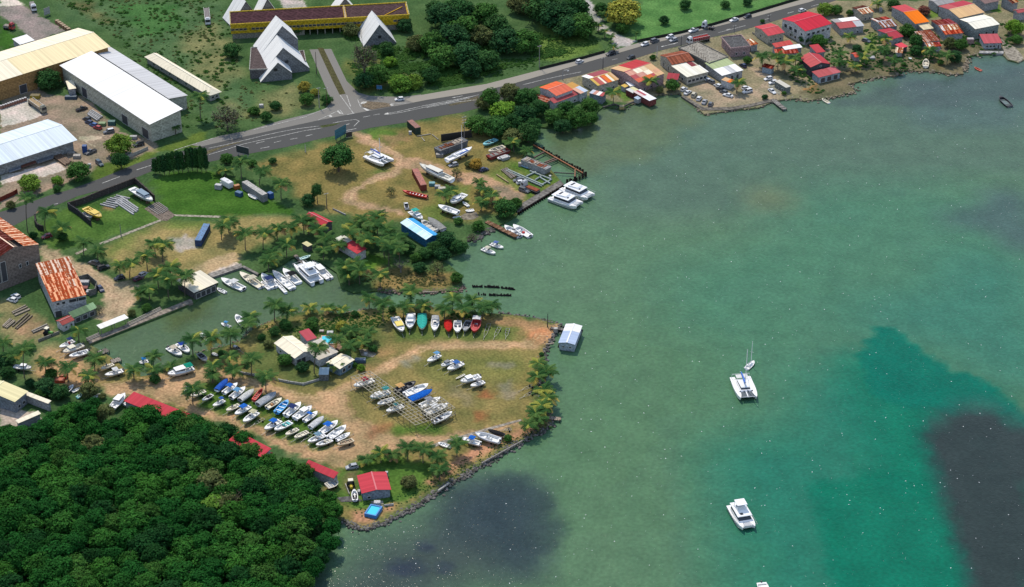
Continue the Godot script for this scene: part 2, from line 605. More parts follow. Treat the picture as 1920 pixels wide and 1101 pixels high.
func hull_mesh(L: float, b: float, d: float) -> ArrayMesh:
	var mb := MB.new(false)
	var rings := []
	for i in 13:
		var t := i / 12.0
		var x := (t - 0.5) * L
		var hb := maxf(half_beam(t, b), 0.02)
		var s := sheer(t, d)
		var keel := 0.02 + d * 0.75 * pow(maxf(0.0, (t - 0.72) / 0.28), 2.0)
		var chine := lerpf(keel, s, 0.32)
		var xr := x - (0.0 if t < 1.0 else 0.06 * L * 0.2)
		rings.append([V(x, s, hb), V(xr, chine, hb * 0.84), V(xr, keel, 0), V(xr, chine, -hb * 0.84), V(x, s, -hb)])
	mb.loft(rings)
	mb.fan(rings[0])
	return mb.done()

func deck_mesh(L: float, b: float, d: float, t0: float, t1: float, rim: float, floor_y: float) -> ArrayMesh:
	# gunwale, cockpit sides and sole from t0 to t1, closed deck before and behind
	var mb := MB.new()
	var n := 12
	for i in n:
		var ta := i / float(n)
		var tb := (i + 1) / float(n)
		var pa := V((ta - 0.5) * L, sheer(ta, d) + 0.015, half_beam(ta, b) + 0.03)
		var pb := V((tb - 0.5) * L, sheer(tb, d) + 0.015, maxf(half_beam(tb, b), 0.0) + 0.03)
		var well := (ta + tb) / 2 > t0 and (ta + tb) / 2 < t1
		for s in [-1.0, 1.0]:
			var a := V(pa.x, pa.y, pa.z * s)
			var c := V(pb.x, pb.y, pb.z * s)
			mb.quad(a, c, c - V(0, 0.09, 0.0), a - V(0, 0.09, 0.0))
			if well:
				var ai := V(pa.x, pa.y, maxf(pa.z - rim, 0.02) * s)
				var ci := V(pb.x, pb.y, maxf(pb.z - rim, 0.02) * s)
				mb.quad(a, ai, ci, c)
				var af := V(ai.x, floor_y, ai.z * 0.94)
				var cf := V(ci.x, floor_y, ci.z * 0.94)
				mb.quad(ai, af, cf, ci)
				mb.quad(af, V(af.x, floor_y, 0), V(cf.x, floor_y, 0), cf)
			else:
				mb.quad(a, V(pa.x, pa.y + 0.05, 0), V(pb.x, pb.y + 0.05, 0), c)
	for tt in [t0, t1]:
		var i := int(round(tt * n))
		var t := i / float(n)
		var z := maxf(half_beam(t, b) + 0.03 - rim, 0.02)
		var y := sheer(t, d) + 0.015
		var x := (t - 0.5) * L
		mb.quad(V(x, y, z), V(x, y, -z), V(x, floor_y, -z * 0.94), V(x, floor_y, z * 0.94))
	return mb.done()

func dome(L: float, W: float, H: float, nx := 6, nz := 6, droop := 0.0) -> MB:
	var mb := MB.new(false)
	var rings := []
	for i in nx + 1:
		var u := float(i) / nx * 2 - 1
		var ring := []
		for j in nz + 1:
			var v := float(j) / nz * 2 - 1
			ring.append(V(u * L / 2, H * (1.0 - pow(absf(v), 2.2)) * (1.0 - 0.35 * pow(absf(u), 3.0)) - droop * absf(u), v * W / 2))
		rings.append(ring)
	mb.loft(rings)
	return mb

func outboard(o: Node3D, at: Vector3, c: Color, big: float, tilt := 0.35) -> void:
	var b := Basis(Vector3.BACK, -tilt)
	var cowl := MB.new(false)
	var rings := []
	for q in [[-0.05, 0.16], [0.1, 0.22], [0.32, 0.22], [0.44, 0.12]]:
		var ring := []
		for k in 8:
			var a := TAU * k / 8
			ring.append(at + b * (V(cos(a) * q[1] * 1.35 - 0.18, q[0], sin(a) * q[1]) * big))
		rings.append(ring)
	cowl.loft(rings, true)
	cowl.fan(rings[3])
	var m := part(o, "outboard_motor", cowl.done(), gel(c))
	part(m, "motor_leg", MB.new().beam(at + b * V(-0.2, 0, 0) * big, at + b * V(-0.22, -0.75, 0) * big, 0.14 * big, 0.2 * big).done(), M(C(0.08, 0.08, 0.085), 0.4))

func boat(label: String, kind: String, at: Vector3, yaw: float, L: float, b: float, hull_c: Color, opt: Dictionary) -> Node3D:
	var group: String = opt.get("group", "")
	var o := thing(opt.get("name", "motor_boat"), label, opt.get("cat", "boat"), at, yaw, group)
	var d: float = opt.get("d", clampf(L * 0.16, 0.5, 1.35))
	var hm := gel(hull_c)
	var dc: Color = opt.get("deck", C(0.76, 0.755, 0.73))
	var dm := M(dc, 0.5, "fine", 0.6)
	part(o, "hull", hull_mesh(L, b, d), hm)
	var steel := M(C(0.5, 0.5, 0.5), 0.3, "", 0.25, 0.8)
	var dark := M(C(0.035, 0.04, 0.05), 0.2)
	var t1: float = {"open": 0.84, "console": 0.74, "cabin": 0.42, "cruiser": 0.34, "bow": 0.84, "covered": 0.2, "rib": 0.8, "sail": 0.35, "bare": 0.5}[kind]
	var fy := d * 0.42
	if kind == "covered":
		# a fitted cover pulled tight from gunwale to gunwale over a ridge
		var mb := MB.new(false)
		var rings := []
		for i in 13:
			var t := i / 12.0
			var hb := maxf(half_beam(t, b), 0.01) + 0.05
			var s := sheer(t, d)
			var up: float = opt.get("hump", 0.55) * (0.5 + 0.5 * sin(PI * clampf(t * 1.1, 0, 1))) * (1.0 - 0.7 * pow(t, 3)) + 0.05 * sin(t * 31.0)
			var ring := []
			for q in [[1.0, -0.18], [1.0, 0.03], [0.62, 0.62], [0.0, 1.0], [-0.62, 0.62], [-1.0, 0.03], [-1.0, -0.18]]:
				ring.append(V((t - 0.5) * L * 1.01, s + up * q[1], hb * q[0]))
			rings.append(ring)
		mb.loft(rings)
		mb.fan(rings[0])
		part(o, "boat_cover", mb.done(), M(dc, 0.75, "wear", 0.6))
	else:
		part(o, "deck", deck_mesh(L, b, d, 0.08, t1, 0.16 + 0.03 * b, fy), dm)
		if opt.has("floor"):
			var fl := MB.new()
			var ring := []
			for i in 9:
				var t := lerpf(0.09, t1 - 0.02, i / 8.0)
				ring.append(Vector2((t - 0.5) * L, maxf(half_beam(t, b) - 0.3, 0.05)))
			var poly := ring.duplicate()
			ring.reverse()
			for q in ring:
				poly.append(Vector2(q.x, -q.y))
			part(o, "cockpit_sole", fl.prism(poly, fy + 0.02, fy + 0.04).done(), M(opt.floor, 0.7, "fine", 0.6))
	match kind:
		"open":
			for i in opt.get("benches", 3):
				var t := lerpf(0.2, 0.7, i / float(maxi(1, opt.get("benches", 3) - 1)))
				var w := half_beam(t, b) * 2 - 0.3
				part(o, "bench", MB.new().box(V((t - 0.5) * L, d * 0.72, 0), V(0.32, 0.07, w)).done(), M(opt.get("seat", dc), 0.6, "fine", 0.6))
		"console", "rib":
			var x := opt.get("cx", -0.02) * L as float
			part(o, "console", MB.new().bevel_box(V(x, fy + 0.5, 0), V(0.75, 1.0, 0.85), 0.12).done(), dm)
			part(o, "windscreen", MB.new().hexa([V(x + 0.3, fy + 1.0, 0.42), V(x + 0.36, fy + 1.0, 0.42), V(x + 0.36, fy + 1.0, -0.42), V(x + 0.3, fy + 1.0, -0.42), V(x + 0.02, fy + 1.45, 0.34), V(x + 0.08, fy + 1.45, 0.34), V(x + 0.08, fy + 1.45, -0.34), V(x + 0.02, fy + 1.45, -0.34)]).done(), dark)
			part(o, "seat", MB.new().bevel_box(V(x - 0.95, fy + 0.35, 0), V(0.55, 0.7, 0.95), 0.1).done(), M(opt.get("seat", dc), 0.6, "fine", 0.6))
			part(o, "bow_seat", MB.new().bevel_box(V(x + 1.1, fy + 0.22, 0), V(0.8, 0.44, b * 0.42), 0.08).done(), dm)
			if opt.has("hatch"):
				part(o, "cushion", MB.new().bevel_box(V(L * 0.3, sheer(0.8, d) + 0.08, 0), V(0.9, 0.1, b * 0.35), 0.04).done(), M(opt.hatch, 0.6, "fine", 0.6))
		"bow":
			for s in [-1.0, 1.0]:
				part(o, "seat", MB.new().bevel_box(V(-L * 0.12, fy + 0.35, s * b * 0.22), V(0.6, 0.7, b * 0.26), 0.1).done(), M(opt.get("seat", dc), 0.6, "fine", 0.6))
				part(o, "windscreen", MB.new().beam(V(L * 0.06, sheer(0.56, d) + 0.2, s * b * 0.12), V(-L * 0.02, sheer(0.5, d) + 0.2, s * b * 0.4), 0.06, 0.4).done(), dark)
			part(o, "rear_bench", MB.new().bevel_box(V(-L * 0.34, fy + 0.28, 0), V(0.6, 0.56, b * 0.7), 0.1).done(), M(opt.get("seat", dc), 0.6, "fine", 0.6))
		"cabin", "cruiser":
			var ca := t1 + 0.02
			var cb := 0.74 if kind == "cabin" else 0.76
			var hh: float = opt.get("ch", 0.95 if kind == "cabin" else 1.25)
			var lo := []
			var mi := []
			var hi := []
			var tp := []
			for q in [[ca, 1.0], [cb, 1.0], [cb, -1.0], [ca, -1.0]]:
				var t: float = q[0]
				var z := (half_beam(t, b) - 0.28) * float(q[1])
				var y := sheer(t, d)
				var sl := 0.0 if t == ca else -hh * 0.42
				lo.append(V((t - 0.5) * L, y, z))
				mi.append(V((t - 0.5) * L + sl * 0.35, y + hh * 0.38, z * 0.95))
				hi.append(V((t - 0.5) * L + sl, sheer(ca, d) + hh * 0.84, z * 0.86 if t == ca else z * 1.1))
				tp.append(V((t - 0.5) * L + sl * 0.98, sheer(ca, d) + hh, (z * 0.9 if t == ca else z * 1.14)))
			var sides := MB.new()
			var band := MB.new()
			var roof := MB.new()
			for i in 4:
				var j := (i + 1) % 4
				sides.quad(lo[i], lo[j], mi[j], mi[i])
				band.quad(mi[i], mi[j], hi[j], hi[i])
			roof.hexa([hi[0] + V(-0.35, 0, 0.1), hi[1] + V(0.2, 0, 0.1), hi[2] + V(0.2, 0, -0.1), hi[3] + V(-0.35, 0, -0.1), tp[0] + V(-0.3, 0, 0), tp[1] + V(0.1, 0, 0), tp[2] + V(0.1, 0, 0), tp[3] + V(-0.3, 0, 0)])
			var c := part(o, "cabin", sides.done(), hm)
			part(c, "cabin_windows", band.done(), dark)
			part(o, "cabin_roof", roof.done(), M(opt.get("top", dc), 0.5, "fine", 0.6))
			part(o, "fore_hatch", MB.new().bevel_box(V(L * 0.33, sheer(0.83, d) + 0.09, 0), V(0.5, 0.08, 0.5), 0.03).done(), M(C(0.1, 0.11, 0.12), 0.3))
			for s in [-1.0, 1.0]:
				part(o, "cockpit_seat", MB.new().bevel_box(V(-L * 0.3, fy + 0.25, s * b * 0.25), V(L * 0.14, 0.5, b * 0.2), 0.06).done(), M(opt.get("seat", dc), 0.6, "fine", 0.6))
			var rail := MB.new()
			for s in [-1.0, 1.0]:
				var pts := []
				for i in 5:
					var t := lerpf(0.62, 0.985, i / 4.0)
					pts.append(V((t - 0.5) * L, sheer(t, d) + 0.55, maxf(half_beam(t, b) - 0.05, 0.02) * s))
					rail.beam(pts[-1], pts[-1] - V(0, 0.55, 0), 0.04)
				rail.tube(pts, 0.03, 0.03, 4)
			part(o, "bow_rail", rail.done(), steel)
			if opt.get("fly", false):
				var fx := (ca - 0.5) * L + 0.8
				part(o, "flybridge", MB.new().bevel_box(V(fx + 0.3, sheer(ca, d) + hh + 0.4, 0), V(L * 0.2, 0.8, b * 0.62), 0.2).done(), hm)
				part(o, "bridge_seat", MB.new().bevel_box(V(fx - 0.7, sheer(ca, d) + hh + 0.3, 0), V(0.6, 0.6, b * 0.5), 0.1).done(), dm)
		"sail":
			part(o, "cabin", MB.new().bevel_box(V(L * 0.06, sheer(0.5, d) + 0.22, 0), V(L * 0.36, 0.5, b * 0.5), 0.14).done(), dm)
	if kind == "rib":
		var tubes := MB.new(false)
		for s in [-1.0, 1.0]:
			var pts := []
			for i in 10:
				var t := i / 9.0
				pts.append(V((t - 0.5) * L, sheer(t, d), maxf(half_beam(t, b), 0.0) * s))
			tubes.tube(pts, 0.24, 0.24, 8)
		part(o, "buoyancy_tube", tubes.done(), M(opt.get("tube", hull_c), 0.6, "fine", 0.6))
	if opt.get("mast", 0.0) > 0.0:
		var mh: float = opt.mast
		var mx := L * 0.1
		var ms := part(o, "mast", MB.new(false).tube([V(mx, sheer(0.6, d), 0), V(mx - mh * 0.01, sheer(0.6, d) + mh, 0)], 0.09, 0.05, 6).done(), M(C(0.55, 0.55, 0.56), 0.35))
		part(ms, "spreader", MB.new().beam(V(mx, mh * 0.62, -0.7), V(mx, mh * 0.62, 0.7), 0.06).done(), M(C(0.5, 0.5, 0.5), 0.4))
		part(o, "boom", MB.new(false).tube([V(mx, sheer(0.6, d) + 1.1, 0), V(mx - L * 0.42, sheer(0.6, d) + 1.2, 0)], 0.16, 0.12, 6).done(), M(opt.get("sail", C(0.5, 0.5, 0.5)), 0.7, "fine", 0.6))
	if opt.has("bimini"):
		var bl: float = opt.get("bl", clampf(L * 0.3, 1.4, 2.6))
		var bx: float = opt.get("bx", -0.08) * L
		var bh: float = d + opt.get("bh", 1.35)
		var top := dome(bl, b * 0.84, 0.22)
		var tm := MeshInstance3D.new()
		tm.name = "bimini_top"
		tm.mesh = top.done()
		tm.material_override = M(opt.bimini, 0.8, "wear", 0.7)
		tm.position = V(bx, bh, 0)
		o.add_child(tm)
		var fr := MB.new()
		for sx in [-1.0, 1.0]:
			for s in [-1.0, 1.0]:
				fr.beam(V(bx + sx * bl * 0.46, bh + 0.02, s * b * 0.4), V(bx + sx * 0.25, sheer(0.4, d), s * b * 0.44), 0.045)
		part(o, "bimini_frame", fr.done(), steel)
	if opt.has("panel"):
		part(o, "foredeck_cover", MB.new().bevel_box(V(L * 0.12, sheer(0.6, d) + 0.2, 0), V(L * 0.34, 0.3, b * 0.72), 0.12).done(), M(opt.panel, 0.7, "wear", 0.6))
	if opt.has("tr"):
		trailer("trailer under " + label, V(at.x, 0, at.z), yaw, L)
	var n: int = opt.get("n", 1)
	for i in n:
		outboard(o, V(-L / 2 - 0.05, sheer(0, d) * 0.95, (i - (n - 1) / 2.0) * 0.62), opt.get("motor", C(0.03, 0.03, 0.035)), opt.get("big", clampf(L / 6.0, 0.7, 1.15)), opt.get("tilt", 0.35))
	return o

func catamaran(label: String, at: Vector3, yaw: float, L: float, b: float, kind: String, opt := {}) -> void:
	var o := thing("catamaran", label, "catamaran", at, yaw)
	var white := gel(C(0.82, 0.82, 0.81))
	var dm := M(C(0.78, 0.775, 0.76), 0.5, "fine", 0.6)
	var dark := M(C(0.03, 0.035, 0.045), 0.15)
	var d := L * 0.15
	var hb := b * (0.27 if kind == "sail" else 0.36)
	for s in [-1.0, 1.0]:
		var h := MeshInstance3D.new()
		h.name = "hull" if s < 0 else "hull_001"
		h.mesh = hull_mesh(L, hb, d)
		h.material_override = white
		h.position = V(0, 0, s * (b - hb) / 2)
		o.add_child(h)
		var dk := MB.new()
		var ring := []
		for i in 12:
			var t := i / 11.0
			ring.append(Vector2((t - 0.5) * L, half_beam(t, hb) + 0.02))
		var poly := ring.duplicate()
		ring.reverse()
		for q in ring:
			poly.append(Vector2(q.x, -q.y))
		for i in 11:
			var ta := i / 11.0
			var tb := (i + 1) / 11.0
			dk.quad(V((ta - 0.5) * L, sheer(ta, d) + 0.02, half_beam(ta, hb)), V((tb - 0.5) * L, sheer(tb, d) + 0.02, half_beam(tb, hb)), V((tb - 0.5) * L, sheer(tb, d) + 0.02, -half_beam(tb, hb)), V((ta - 0.5) * L, sheer(ta, d) + 0.02, -half_beam(ta, hb)))
		part(h, "side_deck", dk.done(), dm)
	if kind == "sail":
		part(o, "bridge_deck", MB.new().bevel_box(V(-L * 0.1, d * 0.85, 0), V(L * 0.58, 0.35, b - hb * 1.2), 0.05).done(), dm)
		var cab := MB.new()
		var x0 := -L * 0.22
		var x1 := L * 0.2
		var w := b * 0.3
		cab.hexa([V(x0, d, w), V(x1, d, w * 0.85), V(x1, d, -w * 0.85), V(x0, d, -w), V(x0, d + 0.55, w * 0.96), V(x1 - 0.3, d + 0.35, w * 0.8), V(x1 - 0.3, d + 0.35, -w * 0.8), V(x0, d + 0.55, -w * 0.96)])
		part(o, "coachroof", cab.done(), white)
		var rf := MB.new()
		rf.hexa([V(x0 - 0.2, d + 0.95, w * 0.86), V(x1 - 1.2, d + 0.8, w * 0.66), V(x1 - 1.2, d + 0.8, -w * 0.66), V(x0 - 0.2, d + 0.95, -w * 0.86), V(x0 - 0.2, d + 1.12, w * 0.8), V(x1 - 1.5, d + 0.98, w * 0.6), V(x1 - 1.5, d + 0.98, -w * 0.6), V(x0 - 0.2, d + 1.12, -w * 0.8)])
		part(o, "saloon_roof", rf.done(), white)
		part(o, "saloon_windows", MB.new().hexa([V(x0, d + 0.5, w * 0.88), V(x1 - 0.6, d + 0.35, w * 0.72), V(x1 - 0.6, d + 0.35, -w * 0.72), V(x0, d + 0.5, -w * 0.88), V(x0, d + 0.97, w * 0.82), V(x1 - 1.3, d + 0.82, w * 0.62), V(x1 - 1.3, d + 0.82, -w * 0.62), V(x0, d + 0.97, -w * 0.82)]).done(), dark)
		for i in 4:
			part(o, "deck_hatch", MB.new().bevel_box(V(x1 - 0.1 + (i % 2) * 0.1, d * 1.1 + 0.05, (i - 1.5) * w * 0.62), V(0.5, 0.08, 0.5), 0.02).done(), dark)
		for s in [-1.0, 1.0]:
			part(o, "trampoline", MB.new().box(V(L * 0.32, d * 0.95, s * b * 0.14), V(L * 0.24, 0.03, b * 0.25)).done(), M(C(0.12, 0.14, 0.15), 0.8, "fine", 0.6))
		part(o, "front_beam", MB.new(false).tube([V(L * 0.445, d * 1.05, -(b - hb) / 2), V(L * 0.445, d * 1.05, (b - hb) / 2)], 0.13, 0.13, 6).done(), M(C(0.6, 0.6, 0.6), 0.4))
		part(o, "catwalk", MB.new().box(V(L * 0.32, d * 0.98, 0), V(L * 0.27, 0.06, 0.35)).done(), dm)
		var mh: float = opt.get("mast", 14.0)
		if mh > 0:
			var ms := part(o, "mast", MB.new(false).tube([V(L * 0.06, d + 0.8, 0), V(L * 0.04, d + mh, 0)], 0.13, 0.08, 6).done(), M(C(0.5, 0.5, 0.5), 0.35))
			part(ms, "spreader", MB.new().beam(V(L * 0.05, d + mh * 0.55, -1.1), V(L * 0.05, d + mh * 0.55, 1.1), 0.07).done(), M(C(0.5, 0.5, 0.5), 0.4))
			var rig := MB.new()
			for q in [V(L * 0.45, d, 0), V(-L * 0.1, d, b * 0.46), V(-L * 0.1, d, -b * 0.46)]:
				rig.beam(V(L * 0.045, d + mh * 0.93, 0), q, 0.025)
			part(o, "rigging", rig.done(), M(C(0.4, 0.4, 0.4), 0.4))
			part(o, "sail_cover", MB.new(false).tube([V(L * 0.05, d + 2.1, 0), V(-L * 0.2, d + 2.35, 0), V(-L * 0.42, d + 2.2, 0)], 0.34, 0.22, 8).done(), M(opt.get("sail", C(0.02, 0.12, 0.5)), 0.7, "fine", 0.6))
		part(o, "stern_arch", MB.new().beam(V(-L * 0.44, d + 1.4, -b * 0.4), V(-L * 0.44, d + 1.4, b * 0.4), 0.12).beam(V(-L * 0.44, d + 1.4, b * 0.4), V(-L * 0.46, d * 0.9, b * 0.42), 0.1).beam(V(-L * 0.44, d + 1.4, -b * 0.4), V(-L * 0.46, d * 0.9, -b * 0.42), 0.1).done(), M(C(0.6, 0.6, 0.6), 0.3))
		part(o, "cockpit_awning", dome(L * 0.16, b * 0.55, 0.15).done(), M(C(0.6, 0.6, 0.58), 0.7, "fine", 0.6)).position = V(-L * 0.32, d + 1.5, 0)
	else:
		part(o, "bridge_deck", MB.new().bevel_box(V(-L * 0.02, d * 0.8, 0), V(L * 0.86, d * 0.4, b - hb * 0.9), 0.1).done(), dm)
		var w := b * 0.42
		var y0 := d * 1.02
		var y1 := y0 + 1.5
		var x0 := -L * 0.3
		var x1 := L * 0.26
		part(o, "saloon", MB.new().hexa([V(x0, y0, w), V(x1, y0, w * 0.9), V(x1, y0, -w * 0.9), V(x0, y0, -w), V(x0, y0 + 0.6, w * 0.96), V(x1 - 0.3, y0 + 0.45, w * 0.84), V(x1 - 0.3, y0 + 0.45, -w * 0.84), V(x0, y0 + 0.6, -w * 0.96)]).done(), white)
		part(o, "saloon_windows", MB.new().hexa([V(x0, y0 + 0.55, w * 0.94), V(x1 - 0.35, y0 + 0.45, w * 0.82), V(x1 - 0.35, y0 + 0.45, -w * 0.82), V(x0, y0 + 0.55, -w * 0.94), V(x0, y1, w * 0.88), V(x1 - 1.5, y1 - 0.1, w * 0.74), V(x1 - 1.5, y1 - 0.1, -w * 0.74), V(x0, y1, -w * 0.88)]).done(), dark)
		part(o, "saloon_roof", MB.new().bevel_box(V((x0 + x1) / 2 - 1.0, y1 + 0.1, 0), V(x1 - x0 + 0.4, 0.2, w * 1.86), 0.1).done(), white)
		part(o, "flybridge", MB.new().hexa([V(x0 + 0.6, y1 + 0.2, w * 0.7), V(x1 - 2.2, y1 + 0.2, w * 0.6), V(x1 - 2.2, y1 + 0.2, -w * 0.6), V(x0 + 0.6, y1 + 0.2, -w * 0.7), V(x0 + 0.6, y1 + 0.7, w * 0.7), V(x1 - 2.9, y1 + 0.8, w * 0.5), V(x1 - 2.9, y1 + 0.8, -w * 0.5), V(x0 + 0.6, y1 + 0.7, -w * 0.7)]).done(), white)
		if opt.get("hardtop", true):
			part(o, "hardtop", MB.new().bevel_box(V(x0 + L * 0.16, y1 + 2.3, 0), V(L * 0.26, 0.16, w * 1.3), 0.08).done(), white)
			var ps := MB.new()
			for s in [-1.0, 1.0]:
				for q in [0.05, 0.27]:
					ps.beam(V(x0 + L * q, y1 + 0.6, s * w * 0.58), V(x0 + L * q, y1 + 2.25, s * w * 0.58), 0.1)
			part(o, "hardtop_post", ps.done(), white)
		part(o, "bridge_seat", MB.new().bevel_box(V(x0 + L * 0.12, y1 + 0.55, 0), V(0.9, 0.7, w * 0.9), 0.15).done(), M(opt.get("seat", C(0.05, 0.05, 0.06)), 0.6, "fine", 0.6))
		part(o, "sun_pad", MB.new().bevel_box(V(L * 0.36, d * 1.08, 0), V(L * 0.14, 0.12, b * 0.34), 0.05).done(), M(C(0.42, 0.44, 0.46), 0.7, "fine", 0.6))
		part(o, "hatch", MB.new().bevel_box(V(x1 - L * 0.16, y1 + 0.28, w * 0.3), V(0.9, 0.12, 0.9), 0.03).done(), dark)
		var rail := MB.new()
		for s in [-1.0, 1.0]:
			for i in 7:
				var x := lerpf(-L * 0.1, L * 0.46, i / 6.0)
				rail.beam(V(x, d * 1.05, s * b * 0.47), V(x, d * 1.05 + 0.7, s * b * 0.47), 0.045)
			rail.beam(V(-L * 0.1, d * 1.05 + 0.7, s * b * 0.47), V(L * 0.46, d * 1.05 + 0.7, s * b * 0.47), 0.05)
		rail.beam(V(L * 0.46, d * 1.05 + 0.7, -b * 0.47), V(L * 0.46, d * 1.05 + 0.7, b * 0.47), 0.05)
		part(o, "guard_rail", rail.done(), M(C(0.5, 0.5, 0.5), 0.3, "", 0.25, 0.8))
		part(o, "rubbing_strake", MB.new().box(V(-L * 0.06, d * 0.62, b / 2 - 0.02), V(L * 0.8, 0.1, 0.08)).box(V(-L * 0.06, d * 0.62, -b / 2 + 0.02), V(L * 0.8, 0.1, 0.08)).done(), M(C(0.05, 0.06, 0.09), 0.4))

func trailer(label: String, at: Vector3, yaw: float, L: float, group := "") -> void:
	var o := thing("boat_trailer", label, "boat trailer", at, yaw, group)
	var key := "trailer%d" % int(L * 2)
	if not shared.has(key):
		var f := MB.new()
		for s in [-1.0, 1.0]:
			f.beam(V(-L * 0.48, 0.5, s * 0.6), V(L * 0.2, 0.5, s * 0.55), 0.1)
			f.beam(V(L * 0.2, 0.5, s * 0.55), V(L * 0.5, 0.42, 0), 0.1)
		for x in [-0.45, -0.2, 0.05]:
			f.beam(V(L * x, 0.53, -0.62), V(L * x, 0.53, 0.62), 0.09)
		shared[key] = f.done()
		shared[key + "bar"] = MB.new().beam(V(L * 0.45, 0.44, 0), V(L * 0.5 + 1.5, 0.36, 0), 0.1).beam(V(L * 0.5 + 1.2, 0.36, 0), V(L * 0.5 + 1.2, 0, 0), 0.07).done()
	if not shared.has("twheel"):
		shared["twheel"] = MB.new(false).tube([V(0, 0, -0.1), V(0, 0, 0.1)], 0.32, 0.32, 10).done()
	var galv := M(C(0.36, 0.36, 0.34), 0.5, "wear", 0.6, 0.4)
	part(o, "frame", shared[key], galv)
	part(o, "drawbar", shared[key + "bar"], galv)
	for s in [-1.0, 1.0]:
		part(o, "wheel", shared["twheel"], M(C(0.02, 0.02, 0.02), 0.9)).position = V(-L * 0.2, 0.32, s * 0.82)

func stands(o: Node3D, L: float, b: float, h: float) -> void:
	var s := thing("boat_cradle", "timber blocks under the " + str(o.get_meta("label")), "boat cradle", V(o.position.x, 0, o.position.z), o.rotation.y)
	for q in [-0.3, 0.0, 0.25]:
		part(s, "block", MB.new().box(V(L * q, h / 2, 0), V(0.3, h, b * 0.5)).done(), M(C(0.16, 0.11, 0.07), 0.9, "wear", 0.5))

# ---------------------------------------------------------------- cars (x: length, front at +x)
func car_meshes(kind: String) -> Dictionary:
	if shared.has(kind):
		return shared[kind]
	var L: float = {"hatch": 3.9, "sedan": 4.5, "suv": 4.5, "pickup": 5.0, "van": 5.0}[kind]
	var w := 0.86
	var roof_y: float = {"hatch": 1.48, "sedan": 1.44, "suv": 1.74, "pickup": 1.7, "van": 2.05}[kind]
	var belt := 0.88 if kind != "van" else 1.15
	if kind == "suv" or kind == "pickup":
		belt = 1.02
	var h := L / 2
	var prof := [[-h, 0.45], [-h + 0.04, belt - 0.05], [-h * 0.5, belt + 0.02], [h * 0.32, belt], [h * 0.86, belt - 0.16], [h, belt - 0.34], [h, 0.3], [-h, 0.3]]
	var body := MB.new()
	var rings := []
	for q in [[-h, 0.3, belt - 0.08, 0.92], [-h + 0.15, 0.24, belt + 0.02, 0.99], [-h * 0.4, 0.22, belt + 0.03, 1.0], [h * 0.3, 0.22, belt, 1.0], [h * 0.82, 0.24, belt - 0.14, 0.97], [h, 0.3, belt - 0.32, 0.84]]:
		var z: float = w * q[3]
		rings.append([V(q[0], q[1], z), V(q[0], q[2] - 0.12, z), V(q[0], q[2], z * 0.9), V(q[0], q[2], -z * 0.9), V(q[0], q[2] - 0.12, -z), V(q[0], q[1], -z)])
	body.loft(rings, true)
	body.fan(rings[0])
	body.fan(rings[5])
	var c0: float = {"hatch": -h + 0.1, "sedan": -h * 0.72, "suv": -h + 0.1, "pickup": -h * 0.12, "van": -h + 0.08}[kind]
	var r0: float = {"hatch": -h + 0.5, "sedan": -h * 0.4, "suv": -h + 0.3, "pickup": -h * 0.08, "van": -h + 0.15}[kind]
	var r1: float = {"hatch": 0.25, "sedan": 0.2, "suv": 0.3, "pickup": 0.55, "van": 1.0}[kind]
	var c1: float = {"hatch": 1.0, "sedan": 0.95, "suv": 1.05, "pickup": 1.2, "van": 1.8}[kind]
	var z0 := w * 0.9
	var z1 := w * 0.74
	var glass := MB.new().hexa([V(c0, belt, z0), V(c1, belt - 0.03, z0), V(c1, belt - 0.03, -z0), V(c0, belt, -z0), V(r0, roof_y - 0.06, z1), V(r1, roof_y - 0.06, z1), V(r1, roof_y - 0.06, -z1), V(r0, roof_y - 0.06, -z1)])
	var roof := MB.new().bevel_box(V((r0 + r1) / 2, roof_y - 0.02, 0), V(r1 - r0 + 0.06, 0.1, z1 * 2 + 0.04), 0.05)
	var pillars := MB.new()
	for s in [-1.0, 1.0]:
		for q in [[c1, r1], [c0, r0], [(c0 + c1) / 2, (r0 + r1) / 2]]:
			pillars.beam(V(q[0], belt, s * z0), V(q[1], roof_y - 0.04, s * z1), 0.08)
	var d := {"body": body.done(), "glass": glass.done(), "roof": roof.done(), "pillars": pillars.done(), "h": h, "belt": belt}
	if kind == "pickup":
		var bed := MB.new()
		bed.box(V(-h * 0.56, belt + 0.04, 0), V(h * 0.8, 0.05, w * 1.5))
		d["bed"] = bed.done()
	d["wheel"] = MB.new(false).tube([V(0, 0, -0.11), V(0, 0, 0.11)], 0.32, 0.32, 12).done()
	d["rim"] = MB.new(false).tube([V(0, 0, -0.125), V(0, 0, 0.125)], 0.19, 0.19, 8).done()
	d["lamp"] = MB.new().box(Vector3.ZERO, V(0.12, 0.16, 0.34)).done()
	d["bumper"] = MB.new().bevel_box(Vector3.ZERO, V(0.16, 0.24, 1.62), 0.05).done()
	shared[kind] = d
	return d

